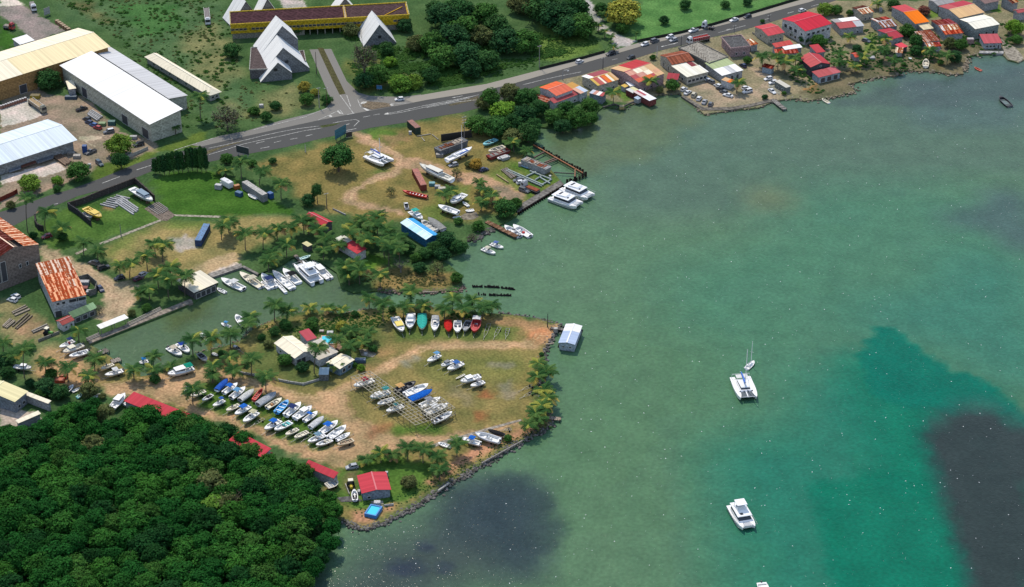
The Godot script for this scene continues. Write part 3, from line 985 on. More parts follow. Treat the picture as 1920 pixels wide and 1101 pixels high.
func car(label: String, kind: String, x: float, z: float, yaw: float, c: Color, roof_c := Color(0, 0, 0, 0)) -> void:
	var d := car_meshes(kind)
	var o := thing({"hatch": "parked_car", "sedan": "parked_car", "suv": "parked_car", "pickup": "pickup_truck", "van": "van"}[kind], label, {"hatch": "car", "sedan": "car", "suv": "car", "pickup": "pickup truck", "van": "van"}[kind], V(x, 0.03, z), yaw)
	var paint := gel(c)
	part(o, "body", d.body, paint)
	part(o, "cabin_windows", d.glass, M(C(0.025, 0.03, 0.035), 0.12))
	part(o, "roof", d.roof, paint if roof_c.a == 0 else gel(roof_c))
	part(o, "window_pillars", d.pillars, paint)
	if d.has("bed"):
		part(o, "load_bed", d.bed, M(C(0.06, 0.06, 0.06), 0.8, "wear", 0.6))
	var tyre := M(C(0.02, 0.02, 0.02), 0.85)
	var h: float = d.h
	for sx in [-1.0, 1.0]:
		for s in [-1.0, 1.0]:
			var wl := part(o, "wheel", d.wheel, tyre)
			wl.position = V(sx * h * 0.62, 0.32, s * 0.78)
			part(wl, "rim", d.rim, M(C(0.35, 0.35, 0.36), 0.35, "", 0.25, 0.6))
			var lamp := part(o, "headlight" if sx > 0 else "tail_light", d.lamp, M(C(0.6, 0.6, 0.6), 0.15) if sx > 0 else M(C(0.3, 0.01, 0.01), 0.25))
			lamp.position = V(sx * (h - 0.03), d.belt - (0.42 if sx > 0 else 0.2), s * 0.6)
		part(o, "bumper", d.bumper, paint).position = V(sx * (h + 0.0), 0.4, 0)

# ---------------------------------------------------------------- palms and trees
var grown := 0

func frond_mesh(sd: int, ln: float, rise: float, droop: float) -> ArrayMesh:
	# an arching midrib with leaflets hanging from both sides
	rng.seed = sd
	var mb := MB.new()
	var n := 15
	var pts := []
	for i in n + 1:
		var t := float(i) / n
		pts.append(V(ln * (t - 0.12 * t * t), rise * t - droop * t * t, 0))
	for i in range(1, n):
		var t := float(i) / n
		var p: Vector3 = pts[i]
		var q: Vector3 = pts[i + 1]
		var w := ln * 0.225 * (0.5 + 1.3 * t) * (1.06 - t) * 2.0
		for s in [-1.0, 1.0]:
			var tip := p + V(w * 0.42, -w * rng.randf_range(0.3, 0.55), s * w * rng.randf_range(0.75, 1.0))
			mb.tri(p, q, tip)
			mb.tri(q, tip + (q - p) * 0.35, tip)
	for i in n:
		var r := 0.05 * (1.0 - float(i) / n) + 0.01
		mb.quad(pts[i] + V(0, 0, r), pts[i + 1] + V(0, 0, r * 0.8), pts[i + 1] - V(0, 0, r * 0.8), pts[i] - V(0, 0, r))
	return mb.done()

func leafy(c: Color, back: float) -> StandardMaterial3D:
	var m := M(c, 0.75)
	m.metallic_specular = 0.12
	m.vertex_color_use_as_albedo = true
	m.backlight_enabled = true
	m.backlight = Color(c.r * back, c.g * back, c.b * back * 0.6)
	return m

func palm(which: String, x: float, z: float, h: float, lx: float, spread: float, yellow: float) -> void:
	grown += 1
	var sd := grown * 7 % 997
	var lean := Vector2(lx, sin(sd) * 0.5)
	if not shared.has("fronds"):
		var f := []
		for i in 9:
			f.append(frond_mesh(100 + i, 4.1 + 0.3 * (i % 3), [2.5, 1.7, 0.8][i / 3], [1.7, 2.1, 2.6][i / 3]))
		shared["fronds"] = f
		shared["nut"] = MB.new(false).tube([V(0, -0.16, 0), V(0, -0.08, 0), V(0, 0.08, 0), V(0, 0.16, 0)], 0.13, 0.13, 6).done()
	rng.seed = sd
	var o := thing("palm_tree", which if which.begins_with("very") else "coconut palm " + which, "palm", V(x, 0, z))
	var top := V(lean.x, h, lean.y)
	var pts := []
	for i in 6:
		var t := i / 5.0
		pts.append(V(lean.x * t * t, h * t - 0.05, lean.y * t * t))
	part(o, "trunk", MB.new(false).tube(pts, 0.2, 0.12, 7).done(), M(C(0.2, 0.17, 0.13), 0.9, "wear", 1.2))
	var n := 17 + sd % 4
	for i in n:
		var ring := 0 if i < 6 else (1 if i < 13 else 2)
		var fr := part(o, "frond", shared["fronds"][ring * 3 + rng.randi() % 3], null)
		fr.position = top
		fr.rotation = V(rng.randf_range(-0.25, 0.25), i * 2.4 + rng.randf_range(-0.3, 0.3), rng.randf_range(-0.12, 0.2))
		fr.scale = Vector3.ONE * spread * rng.randf_range(0.86, 1.1)
		var old := ring == 2 and rng.randf() < yellow * 0.75
		var tone := rng.randi() % 3
		if old:
			fr.material_override = leafy(C(0.4, 0.3, 0.06) if tone else C(0.28, 0.17, 0.07), 0.4)
		elif rng.randf() < yellow * 0.25:
			fr.material_override = leafy(C(0.24, 0.25, 0.045), 0.5)
		else:
			fr.material_override = leafy([C(0.024, 0.07, 0.018), C(0.036, 0.088, 0.023), C(0.065, 0.125, 0.03)][tone], 0.25)
	for i in 3:
		var nt := part(o, "coconut", shared["nut"], M(C(0.16, 0.17, 0.05), 0.6))
		nt.position = top + V(cos(i * 2.1 + sd) * 0.28, -0.25, sin(i * 2.1 + sd) * 0.28)

func crown_mesh(sd: int, leaves: int, clumps: int, leaf: float, flatness: float, open_: float) -> ArrayMesh:
	# leaf clumps set through a crown of unit width; each leaf is a bent pair of faces
	rng.seed = sd
	var mb := MB.new()
	var cl := []
	for i in clumps:
		var a := i * 2.39996 + rng.randf_range(-0.4, 0.4)
		var y := 1.0 - (i + 0.5) / clumps * 1.6
		var r := sqrt(maxf(0.0, 1.0 - y * y)) * rng.randf_range(0.55, 1.0)
		cl.append([V(cos(a) * r * 0.36, y * 0.36 * flatness * rng.randf_range(0.75, 1.1), sin(a) * r * 0.36), rng.randf_range(0.11, 0.21), rng.randf_range(0.72, 1.25)])
	for i in leaves:
		var c = cl[i % clumps]
		var d := V(rng.randfn(), rng.randfn() + 0.35, rng.randfn()).normalized()
		var rr: float = c[1] * pow(rng.randf(), open_)
		var p: Vector3 = c[0] + d * rr * V(1.1, 0.85, 1.1)
		var nrm := (d + V(rng.randfn(), rng.randfn() + 0.6, rng.randfn()) * 0.32).normalized()
		var u := nrm.cross(V(rng.randfn(), rng.randfn(), rng.randfn())).normalized() * leaf * rng.randf_range(0.7, 1.3)
		var v := nrm.cross(u).normalized() * leaf * rng.randf_range(0.5, 0.9)
		var k: float = c[2] * rng.randf_range(0.75, 1.25)
		mb.tint = Color(minf(k * rng.randf_range(0.9, 1.15), 1.6) * 0.62, minf(k, 1.6) * 0.62, k * 0.58)
		mb.quad(p - u, p + v - nrm * leaf * 0.2, p + u, p - v - nrm * leaf * 0.2)
	return mb.done()

func trunk_mesh(sd: int) -> ArrayMesh:
	rng.seed = sd
	var mb := MB.new(false)
	mb.tube([V(0, -0.55, 0), V(0.01, -0.3, 0.01), V(0, -0.1, 0)], 0.035, 0.02, 6)
	for i in 6:
		var a := TAU * i / 6 + rng.randf()
		var e := V(cos(a) * 0.3, rng.randf_range(-0.02, 0.25), sin(a) * 0.3)
		mb.tube([V(0, -0.25 + 0.03 * i, 0), e * 0.5 + V(0, -0.07, 0), e], 0.018, 0.005, 5)
	return mb.done()

func bare_mesh(sd: int) -> ArrayMesh:
	rng.seed = sd
	var mb := MB.new(false)
	mb.tube([V(0, -0.5, 0), V(0, -0.2, 0)], 0.03, 0.02, 6)
	for i in 16:
		var a := TAU * i / 16 * 2.3 + rng.randf()
		var e := V(cos(a) * rng.randf_range(0.2, 0.5), rng.randf_range(0.0, 0.4), sin(a) * rng.randf_range(0.2, 0.5))
		var m := e * 0.5 + V(0, -0.08, 0)
		mb.tube([V(0, -0.25, 0), m, e], 0.012, 0.003, 4)
		for j in 4:
			var s: Vector3 = m.lerp(e, rng.randf_range(0.1, 0.9))
			mb.tube([s, s + V(rng.randfn(), rng.randfn() + 0.6, rng.randfn()) * 0.08], 0.005, 0.002, 3)
	return mb.done()

func leaf_tone(kind: String, k: int) -> StandardMaterial3D:
	var t: Array = {
		"dark": [C(0.04, 0.125, 0.036), C(0.055, 0.15, 0.042), C(0.037, 0.115, 0.04)],
		"mid": [C(0.065, 0.175, 0.036), C(0.075, 0.19, 0.04), C(0.055, 0.16, 0.04)],
		"bright": [C(0.17, 0.34, 0.04), C(0.15, 0.31, 0.045), C(0.2, 0.34, 0.05)],
		"olive": [C(0.15, 0.185, 0.065), C(0.14, 0.165, 0.06), C(0.165, 0.2, 0.07)],
		"grey": [C(0.15, 0.16, 0.1), C(0.14, 0.155, 0.09), C(0.16, 0.17, 0.105)],
		"fresh": [C(0.045, 0.165, 0.026), C(0.056, 0.16, 0.03), C(0.05, 0.18, 0.026)],
		"dark_mangrove": [C(0.014, 0.075, 0.018), C(0.018, 0.085, 0.022), C(0.015, 0.072, 0.017)],  # darker green leaves, picked at random per tree
		"yellow": [C(0.42, 0.42, 0.07), C(0.36, 0.4, 0.06), C(0.44, 0.38, 0.07)],
		"gold": [C(0.5, 0.32, 0.06), C(0.46, 0.34, 0.07), C(0.52, 0.3, 0.06)],
		"red": [C(0.32, 0.1, 0.085), C(0.36, 0.11, 0.1), C(0.28, 0.11, 0.08)],
		"mangrove": [C(0.017, 0.105, 0.019), C(0.024, 0.125, 0.021), C(0.04, 0.155, 0.025)],
	}[kind]
	return leafy(t[k % 3], 0.35)

func tree(kind: String, label: String, x: float, z: float, w: float, tall: float, called := "", sd := -1, group := "") -> void:
	grown += 1
	sd = sd if sd >= 0 else grown
	# w: width of the crown; tall: height of the crown's middle over the ground
	if not shared.has("crowns"):
		var cs := []
		for i in 5:
			cs.append(crown_mesh(40 + i, 3400, 26 + 3 * i, 0.034, 0.95, 0.35))
		shared["crowns"] = cs
		var th := []
		for i in 2:
			th.append(crown_mesh(60 + i, 900, 30, 0.026, 1.0, 0.7))
		shared["thin"] = th
		var tk := []
		for i in 3:
			tk.append(trunk_mesh(70 + i))
		shared["trunks"] = tk
		shared["bare"] = [bare_mesh(80), bare_mesh(81)]
	var sort := called if called != "" else ("bush" if w < 4.2 else "tree")
	var o := thing("mangrove_tree" if sort == "mangrove" else sort, label, sort, V(x, 0, z), sd * 1.7, group)
	var bark := M(C(0.13, 0.1, 0.08), 0.9, "wear", 1.0)
	var mid := V(0, tall, 0)
	var sc := V(w, maxf(tall * 1.0, w * 0.8), w)
	if kind == "bare":
		var b := part(o, "branches", shared["bare"][sd % 2], M(C(0.26, 0.23, 0.2), 0.9, "wear", 1.0))
		b.position = mid
		b.scale = V(w, tall * 2.0, w)
		return
	var t := part(o, "trunk", shared["trunks"][sd % 3], bark)
	t.position = mid
	t.scale = V(w * 0.9, tall * 1.82, w * 0.9)
	var thin := kind in ["grey", "pale"]
	if thin:
		var b := part(o, "branches", shared["bare"][sd % 2], bark)
		b.position = mid
		b.scale = V(w, tall * 1.6, w)
	var c := part(o, "crown", shared["thin"][sd % 2] if thin else shared["crowns"][sd % 5], leaf_tone("olive" if kind == "pale" else kind, sd))
	c.position = mid - V(0, 0.06 * sc.y, 0)
	c.scale = sc

func column_tree(label: String, at: Vector3, w: float, h: float, sd: int) -> void:
	if not shared.has("column"):
		shared["column"] = [crown_mesh(91, 1500, 30, 0.06, 1.0, 0.4), crown_mesh(92, 1500, 30, 0.06, 1.0, 0.4)]
	var o := thing("columnar_tree", "tall dark tree of the hedge row on the lawn, %s from the road bend" % label, "tree", at, sd * 2.1, "tall hedge row on the lawn")
	part(o, "trunk", MB.new(false).tube([Vector3.ZERO, V(0, h * 0.8, 0)], 0.14, 0.05, 6).done(), M(C(0.13, 0.1, 0.08), 0.9, "wear", 1.0))
	for i in 3:
		var c := part(o, "crown", shared["column"][(sd + i) % 2], leaf_tone("dark", sd))
		c.position = V(0, h * (0.3 + 0.25 * i), 0)
		c.scale = V(w, h * 0.5, w) * (1.0 - 0.12 * i)
		c.rotation.y = i * 1.3

func scatter(called: String, kind: String, count: int, sd: int, poly: Array, lo: float, hi: float, avoid := []) -> void:
	# weeds and low bushes too many to count
	if not shared.has("tuft"):
		shared["tuft"] = crown_mesh(95, 90, 9, 0.13, 0.7, 0.5)
	rng.seed = sd
	var mm := MultiMesh.new()
	mm.transform_format = MultiMesh.TRANSFORM_3D
	mm.mesh = shared["tuft"]
	var pl := PackedVector2Array(poly)
	var a := Vector2(1e9, 1e9)
	var b := -a
	for p in pl:
		a = a.min(p)
		b = b.max(p)
	var nz := FastNoiseLite.new()
	nz.seed = sd
	nz.frequency = 0.045
	var ts := []
	var tries := 0
	while ts.size() < count and tries < count * 12:
		tries += 1
		var p := Vector2(rng.randf_range(a.x, b.x), rng.randf_range(a.y, b.y))
		if nz.get_noise_2dv(p) < rng.randf_range(-0.25, 0.35) or not Geometry2D.is_point_in_polygon(p, pl):
			continue
		var s := rng.randf_range(lo, hi) * rng.randf_range(0.6, 1.0)
		ts.append(Transform3D(Basis(Vector3.UP, rng.randf() * TAU).scaled(V(s, s * rng.randf_range(0.3, 0.55), s)), V(p.x, s * 0.12, p.y)))
	mm.instance_count = ts.size()
	for i in ts.size():
		mm.set_instance_transform(i, ts[i])
	var o := MultiMeshInstance3D.new()
	o.name = numbered(called)
	o.multimesh = mm
	o.material_override = leaf_tone(kind, sd)
	add_child(o)
	o.set_meta("kind", "stuff")

func mangrove_wood(wood: Array) -> void:
	# crowns set through the outline of the wood, closer and lower along its rim
	var pl := PackedVector2Array(wood)
	rng.seed = 2024
	var lo := Vector2(1e9, 1e9)
	var hi := -lo
	for p in pl:
		lo = lo.min(p)
		hi = hi.max(p)
	var at := []
	var n := 0
	while n < 7000:
		n += 1
		var p := Vector2(rng.randf_range(lo.x, hi.x), rng.randf_range(lo.y, hi.y))
		if not Geometry2D.is_point_in_polygon(p, pl):
			continue
		var ok := true
		for q in at:
			if p.distance_squared_to(q) < 26.0:
				ok = false
				break
		if ok:
			at.append(p)
	var sd := 3000
	for p: Vector2 in at:
		var edge := 1e9
		for i in pl.size():
			edge = minf(edge, p.distance_to(Geometry2D.get_closest_point_to_segment(p, pl[i], pl[(i + 1) % pl.size()])))
		sd += 1
		rng.seed = sd
		var rim := edge < 4.0
		var w := rng.randf_range(7.0, 8.6) if rim else rng.randf_range(8.8, 12.2)
		var tall := rng.randf_range(3.2, 4.2) if rim else rng.randf_range(4.0, 6.0)
		var tone: String = ["mangrove", "mangrove", "mangrove", "fresh", "dark_mangrove", "mangrove"][rng.randi() % 6]
		if rng.randf() < 0.03:
			tone = ["olive", "bright", "pale"][rng.randi() % 3]
		var look: String = {"mangrove": "deep green", "fresh": "lighter green", "dark_mangrove": "darkest green", "olive": "olive", "bright": "bright yellow-green", "pale": "thin greyish"}[tone]
		var place := "%s, %s part of the dense wood" % [["far left", "left of centre", "right of centre", "bay side"][clampi(int((p.x + 170.0) / 26.0), 0, 3)], ["topmost", "upper", "lower", "bottom"][clampi(int((p.y + 575.0) / 28.0), 0, 3)]]
		if rim:
			place = "boat yard edge of the dense wood" if p.y < -520.0 - 0.35 * (p.x + 60.0) else "bay edge of the dense wood"
		var l := "%s mangrove crown in the %s" % [look, place]
		var g := "%s mangroves, %s" % [look, place]
		tree(tone, l, p.x, p.y, w, tall, "mangrove", sd, g)

# ---------------------------------------------------------------- quays, walls, containers and the rest of the yard
func container(label: String, at: Vector3, yaw: float, L: float, c: Color, top: Color, h := 2.6) -> void:
	var o := thing("shipping_container", label, "container", at, yaw)
	var m := M(c, 0.6, "wear", 0.5)
	var w := 2.44
	part(o, "box", MB.new().box(V(0, h / 2, 0), V(L - 0.1, h - 0.1, w - 0.12)).done(), m)
	part(o, "top", MB.new().box(V(0, h + 0.01, 0), V(L - 0.02, 0.06, w - 0.02)).done(), M(top, 0.6, "wear", 0.3))
	var n := int(L / 0.45)
	for s in [-1.0, 1.0]:
		var ribs := MB.new()
		for i in n:
			ribs.box(V((i + 0.5) / n * (L - 0.3) - L / 2 + 0.15, h / 2, s * (w / 2 - 0.04)), V(0.2, h - 0.2, 0.06))
		part(o, "corrugated_side", ribs.done(), m)
	for s in [-1.0, 1.0]:
		part(o, "door", MB.new().box(V(L / 2 - 0.03, h / 2, s * 0.58), V(0.08, h - 0.2, 1.1)).done(), m)
		for sx in [-1.0, 1.0]:
			part(o, "corner_post", MB.new().box(V(sx * (L / 2 - 0.06), h / 2, s * (w / 2 - 0.06)), V(0.14, h, 0.14)).done(), m)

func plank_deck(called: String, label: String, cat: String, a: Vector2, b: Vector2, w: float, y: float, c: Color, step := 1.0) -> void:
	var d := b - a
	var ln := d.length()
	var yaw := atan2(-d.y, d.x)
	var o := thing(called, label, cat, V((a.x + b.x) / 2, 0, (a.y + b.y) / 2), yaw)
	var n := maxi(2, int(ln / step))
	var ms := [M(c, 0.9, "wear", 0.5), M(c.darkened(0.15), 0.9, "wear", 0.5), M(c.lightened(0.1), 0.9, "wear", 0.5)]
	rng.seed = int(ln * 100)
	var pm := MB.new().box(Vector3.ZERO, V(ln / n - 0.06, 0.12, w)).done()
	for i in n:
		var p := part(o, "plank", pm, ms[rng.randi() % 3])
		p.position = V((i + 0.5) / n * ln - ln / 2, y + rng.randf_range(-0.02, 0.02), rng.randf_range(-0.05, 0.05))
	var dark := M(C(0.06, 0.05, 0.045), 0.9, "wear", 0.8)
	for i in maxi(2, int(ln / 4.0)) + 1:
		for s in [-1.0, 1.0]:
			part(o, "pile", MB.new(false).tube([V(0, -3, 0), V(0, y + 0.25, 0)], 0.16, 0.14, 7).done(), dark).position = V(lerpf(-ln / 2 + 0.2, ln / 2 - 0.2, float(i) / maxi(2, int(ln / 4.0))), 0, s * (w / 2 - 0.1))

func slab(called: String, label: String, cat: String, poly: Array, y0: float, y1: float, c: Color) -> Node3D:
	var mid := Vector2.ZERO
	for p in poly:
		mid += p / poly.size()
	var loc := []
	for p in poly:
		loc.append(p - mid)
	var o := thing(called, label, cat, V(mid.x, 0, mid.y))
	part(o, "deck", MB.new().prism(loc, y0, y1).done(), M(c, 0.9, "wear", 0.15))
	return o

func fenders(o: Node3D, a: Vector2, b: Vector2, c: Color) -> void:
	var n := int(a.distance_to(b) / 1.3)
	rng.seed = n
	var m := M(c, 0.85, "wear", 0.6)
	for i in n:
		var p := a.lerp(b, (i + 0.5) / n)
		part(o, "fender_pile", MB.new().box(Vector3.ZERO, V(0.55, 2.6 + rng.randf_range(-0.2, 0.4), 0.55), rng.randf()).done(), m).position = V(p.x - o.position.x, -0.95, p.y - o.position.z)

func sheet_piles(label: String, pts: Array, y: float) -> void:
	var o := thing("sheet_pile_wall", label, "sheet piling", V(pts[0].x, 0, pts[0].y))
	var ms := [M(C(0.035, 0.028, 0.026), 0.9, "wear", 0.6), M(C(0.06, 0.04, 0.032), 0.9, "wear", 0.6), M(C(0.045, 0.04, 0.04), 0.9, "wear", 0.6)]
	rng.seed = 12
	for s in pts.size() - 1:
		var a: Vector2 = pts[s]
		var b: Vector2 = pts[s + 1]
		var n := int(a.distance_to(b) / 0.8)
		var d := (b - a).normalized()
		var nn := d.orthogonal()
		for i in n:
			var p: Vector2 = a.lerp(b, (i + 0.5) / n) + nn * (0.22 if i % 2 else -0.22) - pts[0]
			var top := y + rng.randf_range(-0.5, 0.5)
			part(o, "pile", MB.new().box(V(p.x, (top - 3.0) / 2, p.y), V(0.95, top + 3.0, 0.16), atan2(-d.y, d.x) + (0.5 if i % 2 else -0.5)).done(), ms[rng.randi() % 3])

func beams(called: String, label: String, cat: String, segs: Array, w: float, c: Color, pn := "beam") -> void:
	# segs: pairs of Vector3 in the world
	var at: Vector3 = segs[0]
	at.y = 0
	var o := thing(called, label, cat, at)
	for i in range(0, segs.size(), 2):
		part(o, pn, MB.new().beam(segs[i] - at, segs[i + 1] - at, w).done(), M(c if i % 4 == 0 else c.darkened(0.12), 0.7, "wear", 0.6))

func post_row(label: String, a: Vector2, b: Vector2, n: int, sd: int) -> void:
	var o := thing("breakwater_posts", label, "breakwater", V(a.x, 0, a.y))
	rng.seed = sd
	for i in n:
		var p := a.lerp(b, (i + rng.randf_range(0.3, 0.7)) / n) - a
		var h := rng.randf_range(-0.3, 0.35)
		part(o, "post", MB.new(false).tube([V(p.x, -3, p.y), V(p.x + rng.randf_range(-0.15, 0.15), h, p.y)], 0.3, 0.26, 6).done(), M(C(0.02, 0.018, 0.017), 0.9))

func wall_run(called: String, label: String, cat: String, pts: Array, h: float, t: float, c: Color, cap := true, y0 := -0.02) -> void:
	var o := thing(called, label, cat, V(pts[0].x, 0, pts[0].y))
	var m := M(c, 0.95, "wear", 0.4)
	for i in pts.size() - 1:
		var a := V(pts[i].x - pts[0].x, 0, pts[i].y - pts[0].y)
		var b := V(pts[i + 1].x - pts[0].x, 0, pts[i + 1].y - pts[0].y)
		var n := maxi(1, int(a.distance_to(b) / 3.0))
		for k in n:
			var p := a.lerp(b, float(k) / n)
			var q := a.lerp(b, (k + 1.0) / n)
			var hh := V(0, (h + y0) / 2, 0)
			part(o, "panel", MB.new().beam(p + hh, q.lerp(p, 0.01) + hh, t, h - y0).done(), m)
			if cap:
				part(o, "pier", MB.new().box(p + V(0, h / 2 + 0.06, 0), V(t + 0.12, h + 0.12, t + 0.12)).done(), M(c.lightened(0.1), 0.95, "wear", 0.4))

func pole(label: String, x: float, z: float, h: float, arms: int, c: Color, called := "power_pole") -> void:
	var o := thing(called, label, "lamp post" if called == "street_lamp" else "pole", V(x, 0, z))
	part(o, "shaft", MB.new(false).tube([V(0, -0.05, 0), V(0, h, 0)], 0.2, 0.11, 7).done(), M(c, 0.9, "wear", 1.0))
	for i in arms:
		part(o, "crossarm", MB.new().box(V(0, h - 0.4 - i * 1.3, 0), V(1.9, 0.14, 0.14), 0.5).done(), M(C(0.4, 0.4, 0.38), 0.8))
	if called == "street_lamp":
		part(o, "arm", MB.new(false).tube([V(0, h, 0), V(0.9, h + 0.5, 0.3), V(2.0, h + 0.55, 0.6)], 0.07, 0.06, 5).done(), M(c, 0.6))
		part(o, "lamp_head", MB.new().bevel_box(V(2.2, h + 0.52, 0.66), V(0.8, 0.16, 0.3), 0.05).done(), M(C(0.6, 0.6, 0.58), 0.4))

func stones(called: String, pts: Array, count: int, wide: float, lo: float, hi: float, sd: int, c: Color) -> void:
	if not shared.has("stone"):
		var mb := MB.new()
		rng.seed = 3
		var ico := []
		for i in 12:
			var y := 1.0 - 2.0 * (i + 0.5) / 12.0
			var a := i * 2.39996
			ico.append(V(cos(a) * sqrt(1 - y * y), y, sin(a) * sqrt(1 - y * y)) * rng.randf_range(0.8, 1.15))
		for i in 12:
			for j in range(i + 1, 12):
				for k in range(j + 1, 12):
					var pl := Plane(ico[i], ico[j], ico[k])
					var side := 0
					var ok := true
					for q in 12:
						if q == i or q == j or q == k:
							continue
						var s := 1 if pl.distance_to(ico[q]) > 0 else -1
						if side == 0:
							side = s
						elif s != side:
							ok = false
							break
					if ok:
						mb.tri(ico[i], ico[j], ico[k])
		shared["stone"] = mb.done()
	rng.seed = sd
	var mm := MultiMesh.new()
	mm.transform_format = MultiMesh.TRANSFORM_3D
	mm.use_colors = true
	mm.mesh = shared["stone"]
	mm.instance_count = count
	var total := 0.0
	for i in pts.size() - 1:
		total += pts[i].distance_to(pts[i + 1])
	for i in count:
		var d := rng.randf() * total
		var s := 0
		while s < pts.size() - 2 and d > pts[s].distance_to(pts[s + 1]):
			d -= pts[s].distance_to(pts[s + 1])
			s += 1
		var p: Vector2 = pts[s].lerp(pts[s + 1], minf(1.0, d / pts[s].distance_to(pts[s + 1])))
		var off := rng.randfn() * wide * 0.5
		var nn: Vector2 = (pts[s + 1] - pts[s]).normalized().orthogonal()
		p += nn * off
		var r := rng.randf_range(lo, hi)
		mm.set_instance_transform(i, Transform3D(Basis.from_euler(V(rng.randf() * 3, rng.randf() * 6, 0)).scaled(V(r, r * 0.75, r)), V(p.x, -0.25 - absf(off) * 0.1 + rng.randf_range(-0.15, 0.2), p.y)))
		var k := rng.randf_range(0.45, 1.5)
		mm.set_instance_color(i, Color(c.r * k, c.g * k, c.b * k * rng.randf_range(0.9, 1.05)))
	var o := MultiMeshInstance3D.new()
	o.name = numbered(called)
	o.multimesh = mm
	var m := M(Color(1, 1, 1), 0.95, "grain", 0.7).duplicate()
	m.vertex_color_use_as_albedo = true
	o.material_override = m
	add_child(o)
	o.set_meta("kind", "stuff")

func crate(called: String, label: String, cat: String, x: float, z: float, yaw: float, s: Vector3, c: Color, lid := Color(0, 0, 0, 0), group := "") -> void:
	lid = lid if lid.a > 0.0 else c.lightened(0.15)
	var o := thing(called, label, cat, V(x, 0, z), yaw, group)
	part(o, "body", MB.new().bevel_box(V(0, s.y / 2, 0), s, minf(0.1, s.y * 0.15)).done(), M(c, 0.7, "wear", 0.7))
	part(o, "lid", MB.new().bevel_box(V(0, s.y + 0.03, 0), V(s.x * 0.94, 0.08, s.z * 0.94), 0.02).done(), M(lid, 0.7, "wear", 0.7))

func pool(label: String, at: Vector3, yaw: float, L: float, W: float, h: float) -> void:
	var o := thing("swimming_pool", label, "pool", at, yaw)
	var rim := MB.new()
	for s in [-1.0, 1.0]:
		rim.box(V(0, h / 2, s * W / 2), V(L + 0.4, h, 0.4))
		rim.box(V(s * L / 2, h / 2, 0), V(0.4, h, W - 0.4))
	part(o, "rim", rim.done(), M(C(0.03, 0.2, 0.5) if h > 0.6 else C(0.5, 0.3, 0.2), 0.6, "fine", 0.6))
	part(o, "basin", MB.new().box(V(0, h * 0.35, 0), V(L - 0.4, h * 0.7, W - 0.4)).done(), M(C(0.05, 0.42, 0.55), 0.4))
	part(o, "pool_water", MB.new().box(V(0, h * 0.78, 0), V(L - 0.42, 0.06, W - 0.42)).done(), M(C(0.06, 0.5, 0.62), 0.06))

func truck(label: String, at: Vector3, yaw: float, L: float, cab: Color, cargo: Color, slats: bool, cargo_h: float) -> void:
	var o := thing("truck", label, "truck", at, yaw)
	var tyre := M(C(0.02, 0.02, 0.02), 0.85)
	var h := L / 2
	part(o, "chassis", MB.new().box(V(-0.3, 0.85, 0), V(L - 0.6, 0.25, 1.0)).done(), M(C(0.04, 0.04, 0.045), 0.7))
	part(o, "cab", MB.new().hexa([V(h - 2.0, 0.7, 1.2), V(h, 0.7, 1.2), V(h, 0.7, -1.2), V(h - 2.0, 0.7, -1.2), V(h - 2.0, 3.0, 1.12), V(h - 0.35, 3.0, 1.12), V(h - 0.35, 3.0, -1.12), V(h - 2.0, 3.0, -1.12)]).done(), gel(cab))
	part(o, "windscreen", MB.new().hexa([V(h - 0.12, 1.7, 1.05), V(h - 0.08, 1.7, 1.05), V(h - 0.08, 1.7, -1.05), V(h - 0.12, 1.7, -1.05), V(h - 0.32, 2.75, 1.0), V(h - 0.26, 2.75, 1.0), V(h - 0.26, 2.75, -1.0), V(h - 0.32, 2.75, -1.0)]).done(), M(C(0.03, 0.035, 0.04), 0.12))
	for s in [-1.0, 1.0]:
		part(o, "door_window", MB.new().box(V(h - 1.1, 2.2, s * 1.17), V(1.0, 0.8, 0.04)).done(), M(C(0.03, 0.035, 0.04), 0.12))
		for x in [h - 1.0, -h + 0.8, -h + 2.0]:
			part(o, "wheel", MB.new(false).tube([V(x, 0.5, s * 1.1 - 0.15), V(x, 0.5, s * 1.1 + 0.15)], 0.5, 0.5, 12).done(), tyre)
	part(o, "deflector", MB.new().bevel_box(V(h - 1.3, 3.3, 0), V(1.2, 0.6, 1.8), 0.25).done(), gel(cab))
	if cargo_h > 0.0:
		part(o, "load_bed", MB.new().box(V(-1.1, 1.05, 0), V(L - 2.4, 0.16, 2.4)).done(), M(C(0.3, 0.3, 0.3), 0.7, "wear", 0.6))
		part(o, "load", MB.new().bevel_box(V(-1.1, 1.13 + cargo_h / 2, 0), V(L - 2.7, cargo_h, 2.1), 0.1).done(), M(cargo, 0.8, "wear", 0.7))
		if slats:
			for i in 9:
				for s in [-1.0, 1.0]:
					part(o, "stake", MB.new().box(V(-h + 0.3 + i * (L - 2.9) / 8.0, 1.1 + (cargo_h + 0.3) / 2, s * 1.2), V(0.1, cargo_h + 0.3, 0.08)).done(), M(C(0.55, 0.54, 0.5), 0.6))
			for s in [-1.0, 1.0]:
				part(o, "rail", MB.new().beam(V(-h + 0.2, 1.4 + cargo_h, s * 1.2), V(h - 2.4, 1.4 + cargo_h, s * 1.2), 0.1).done(), M(C(0.6, 0.59, 0.55), 0.6))

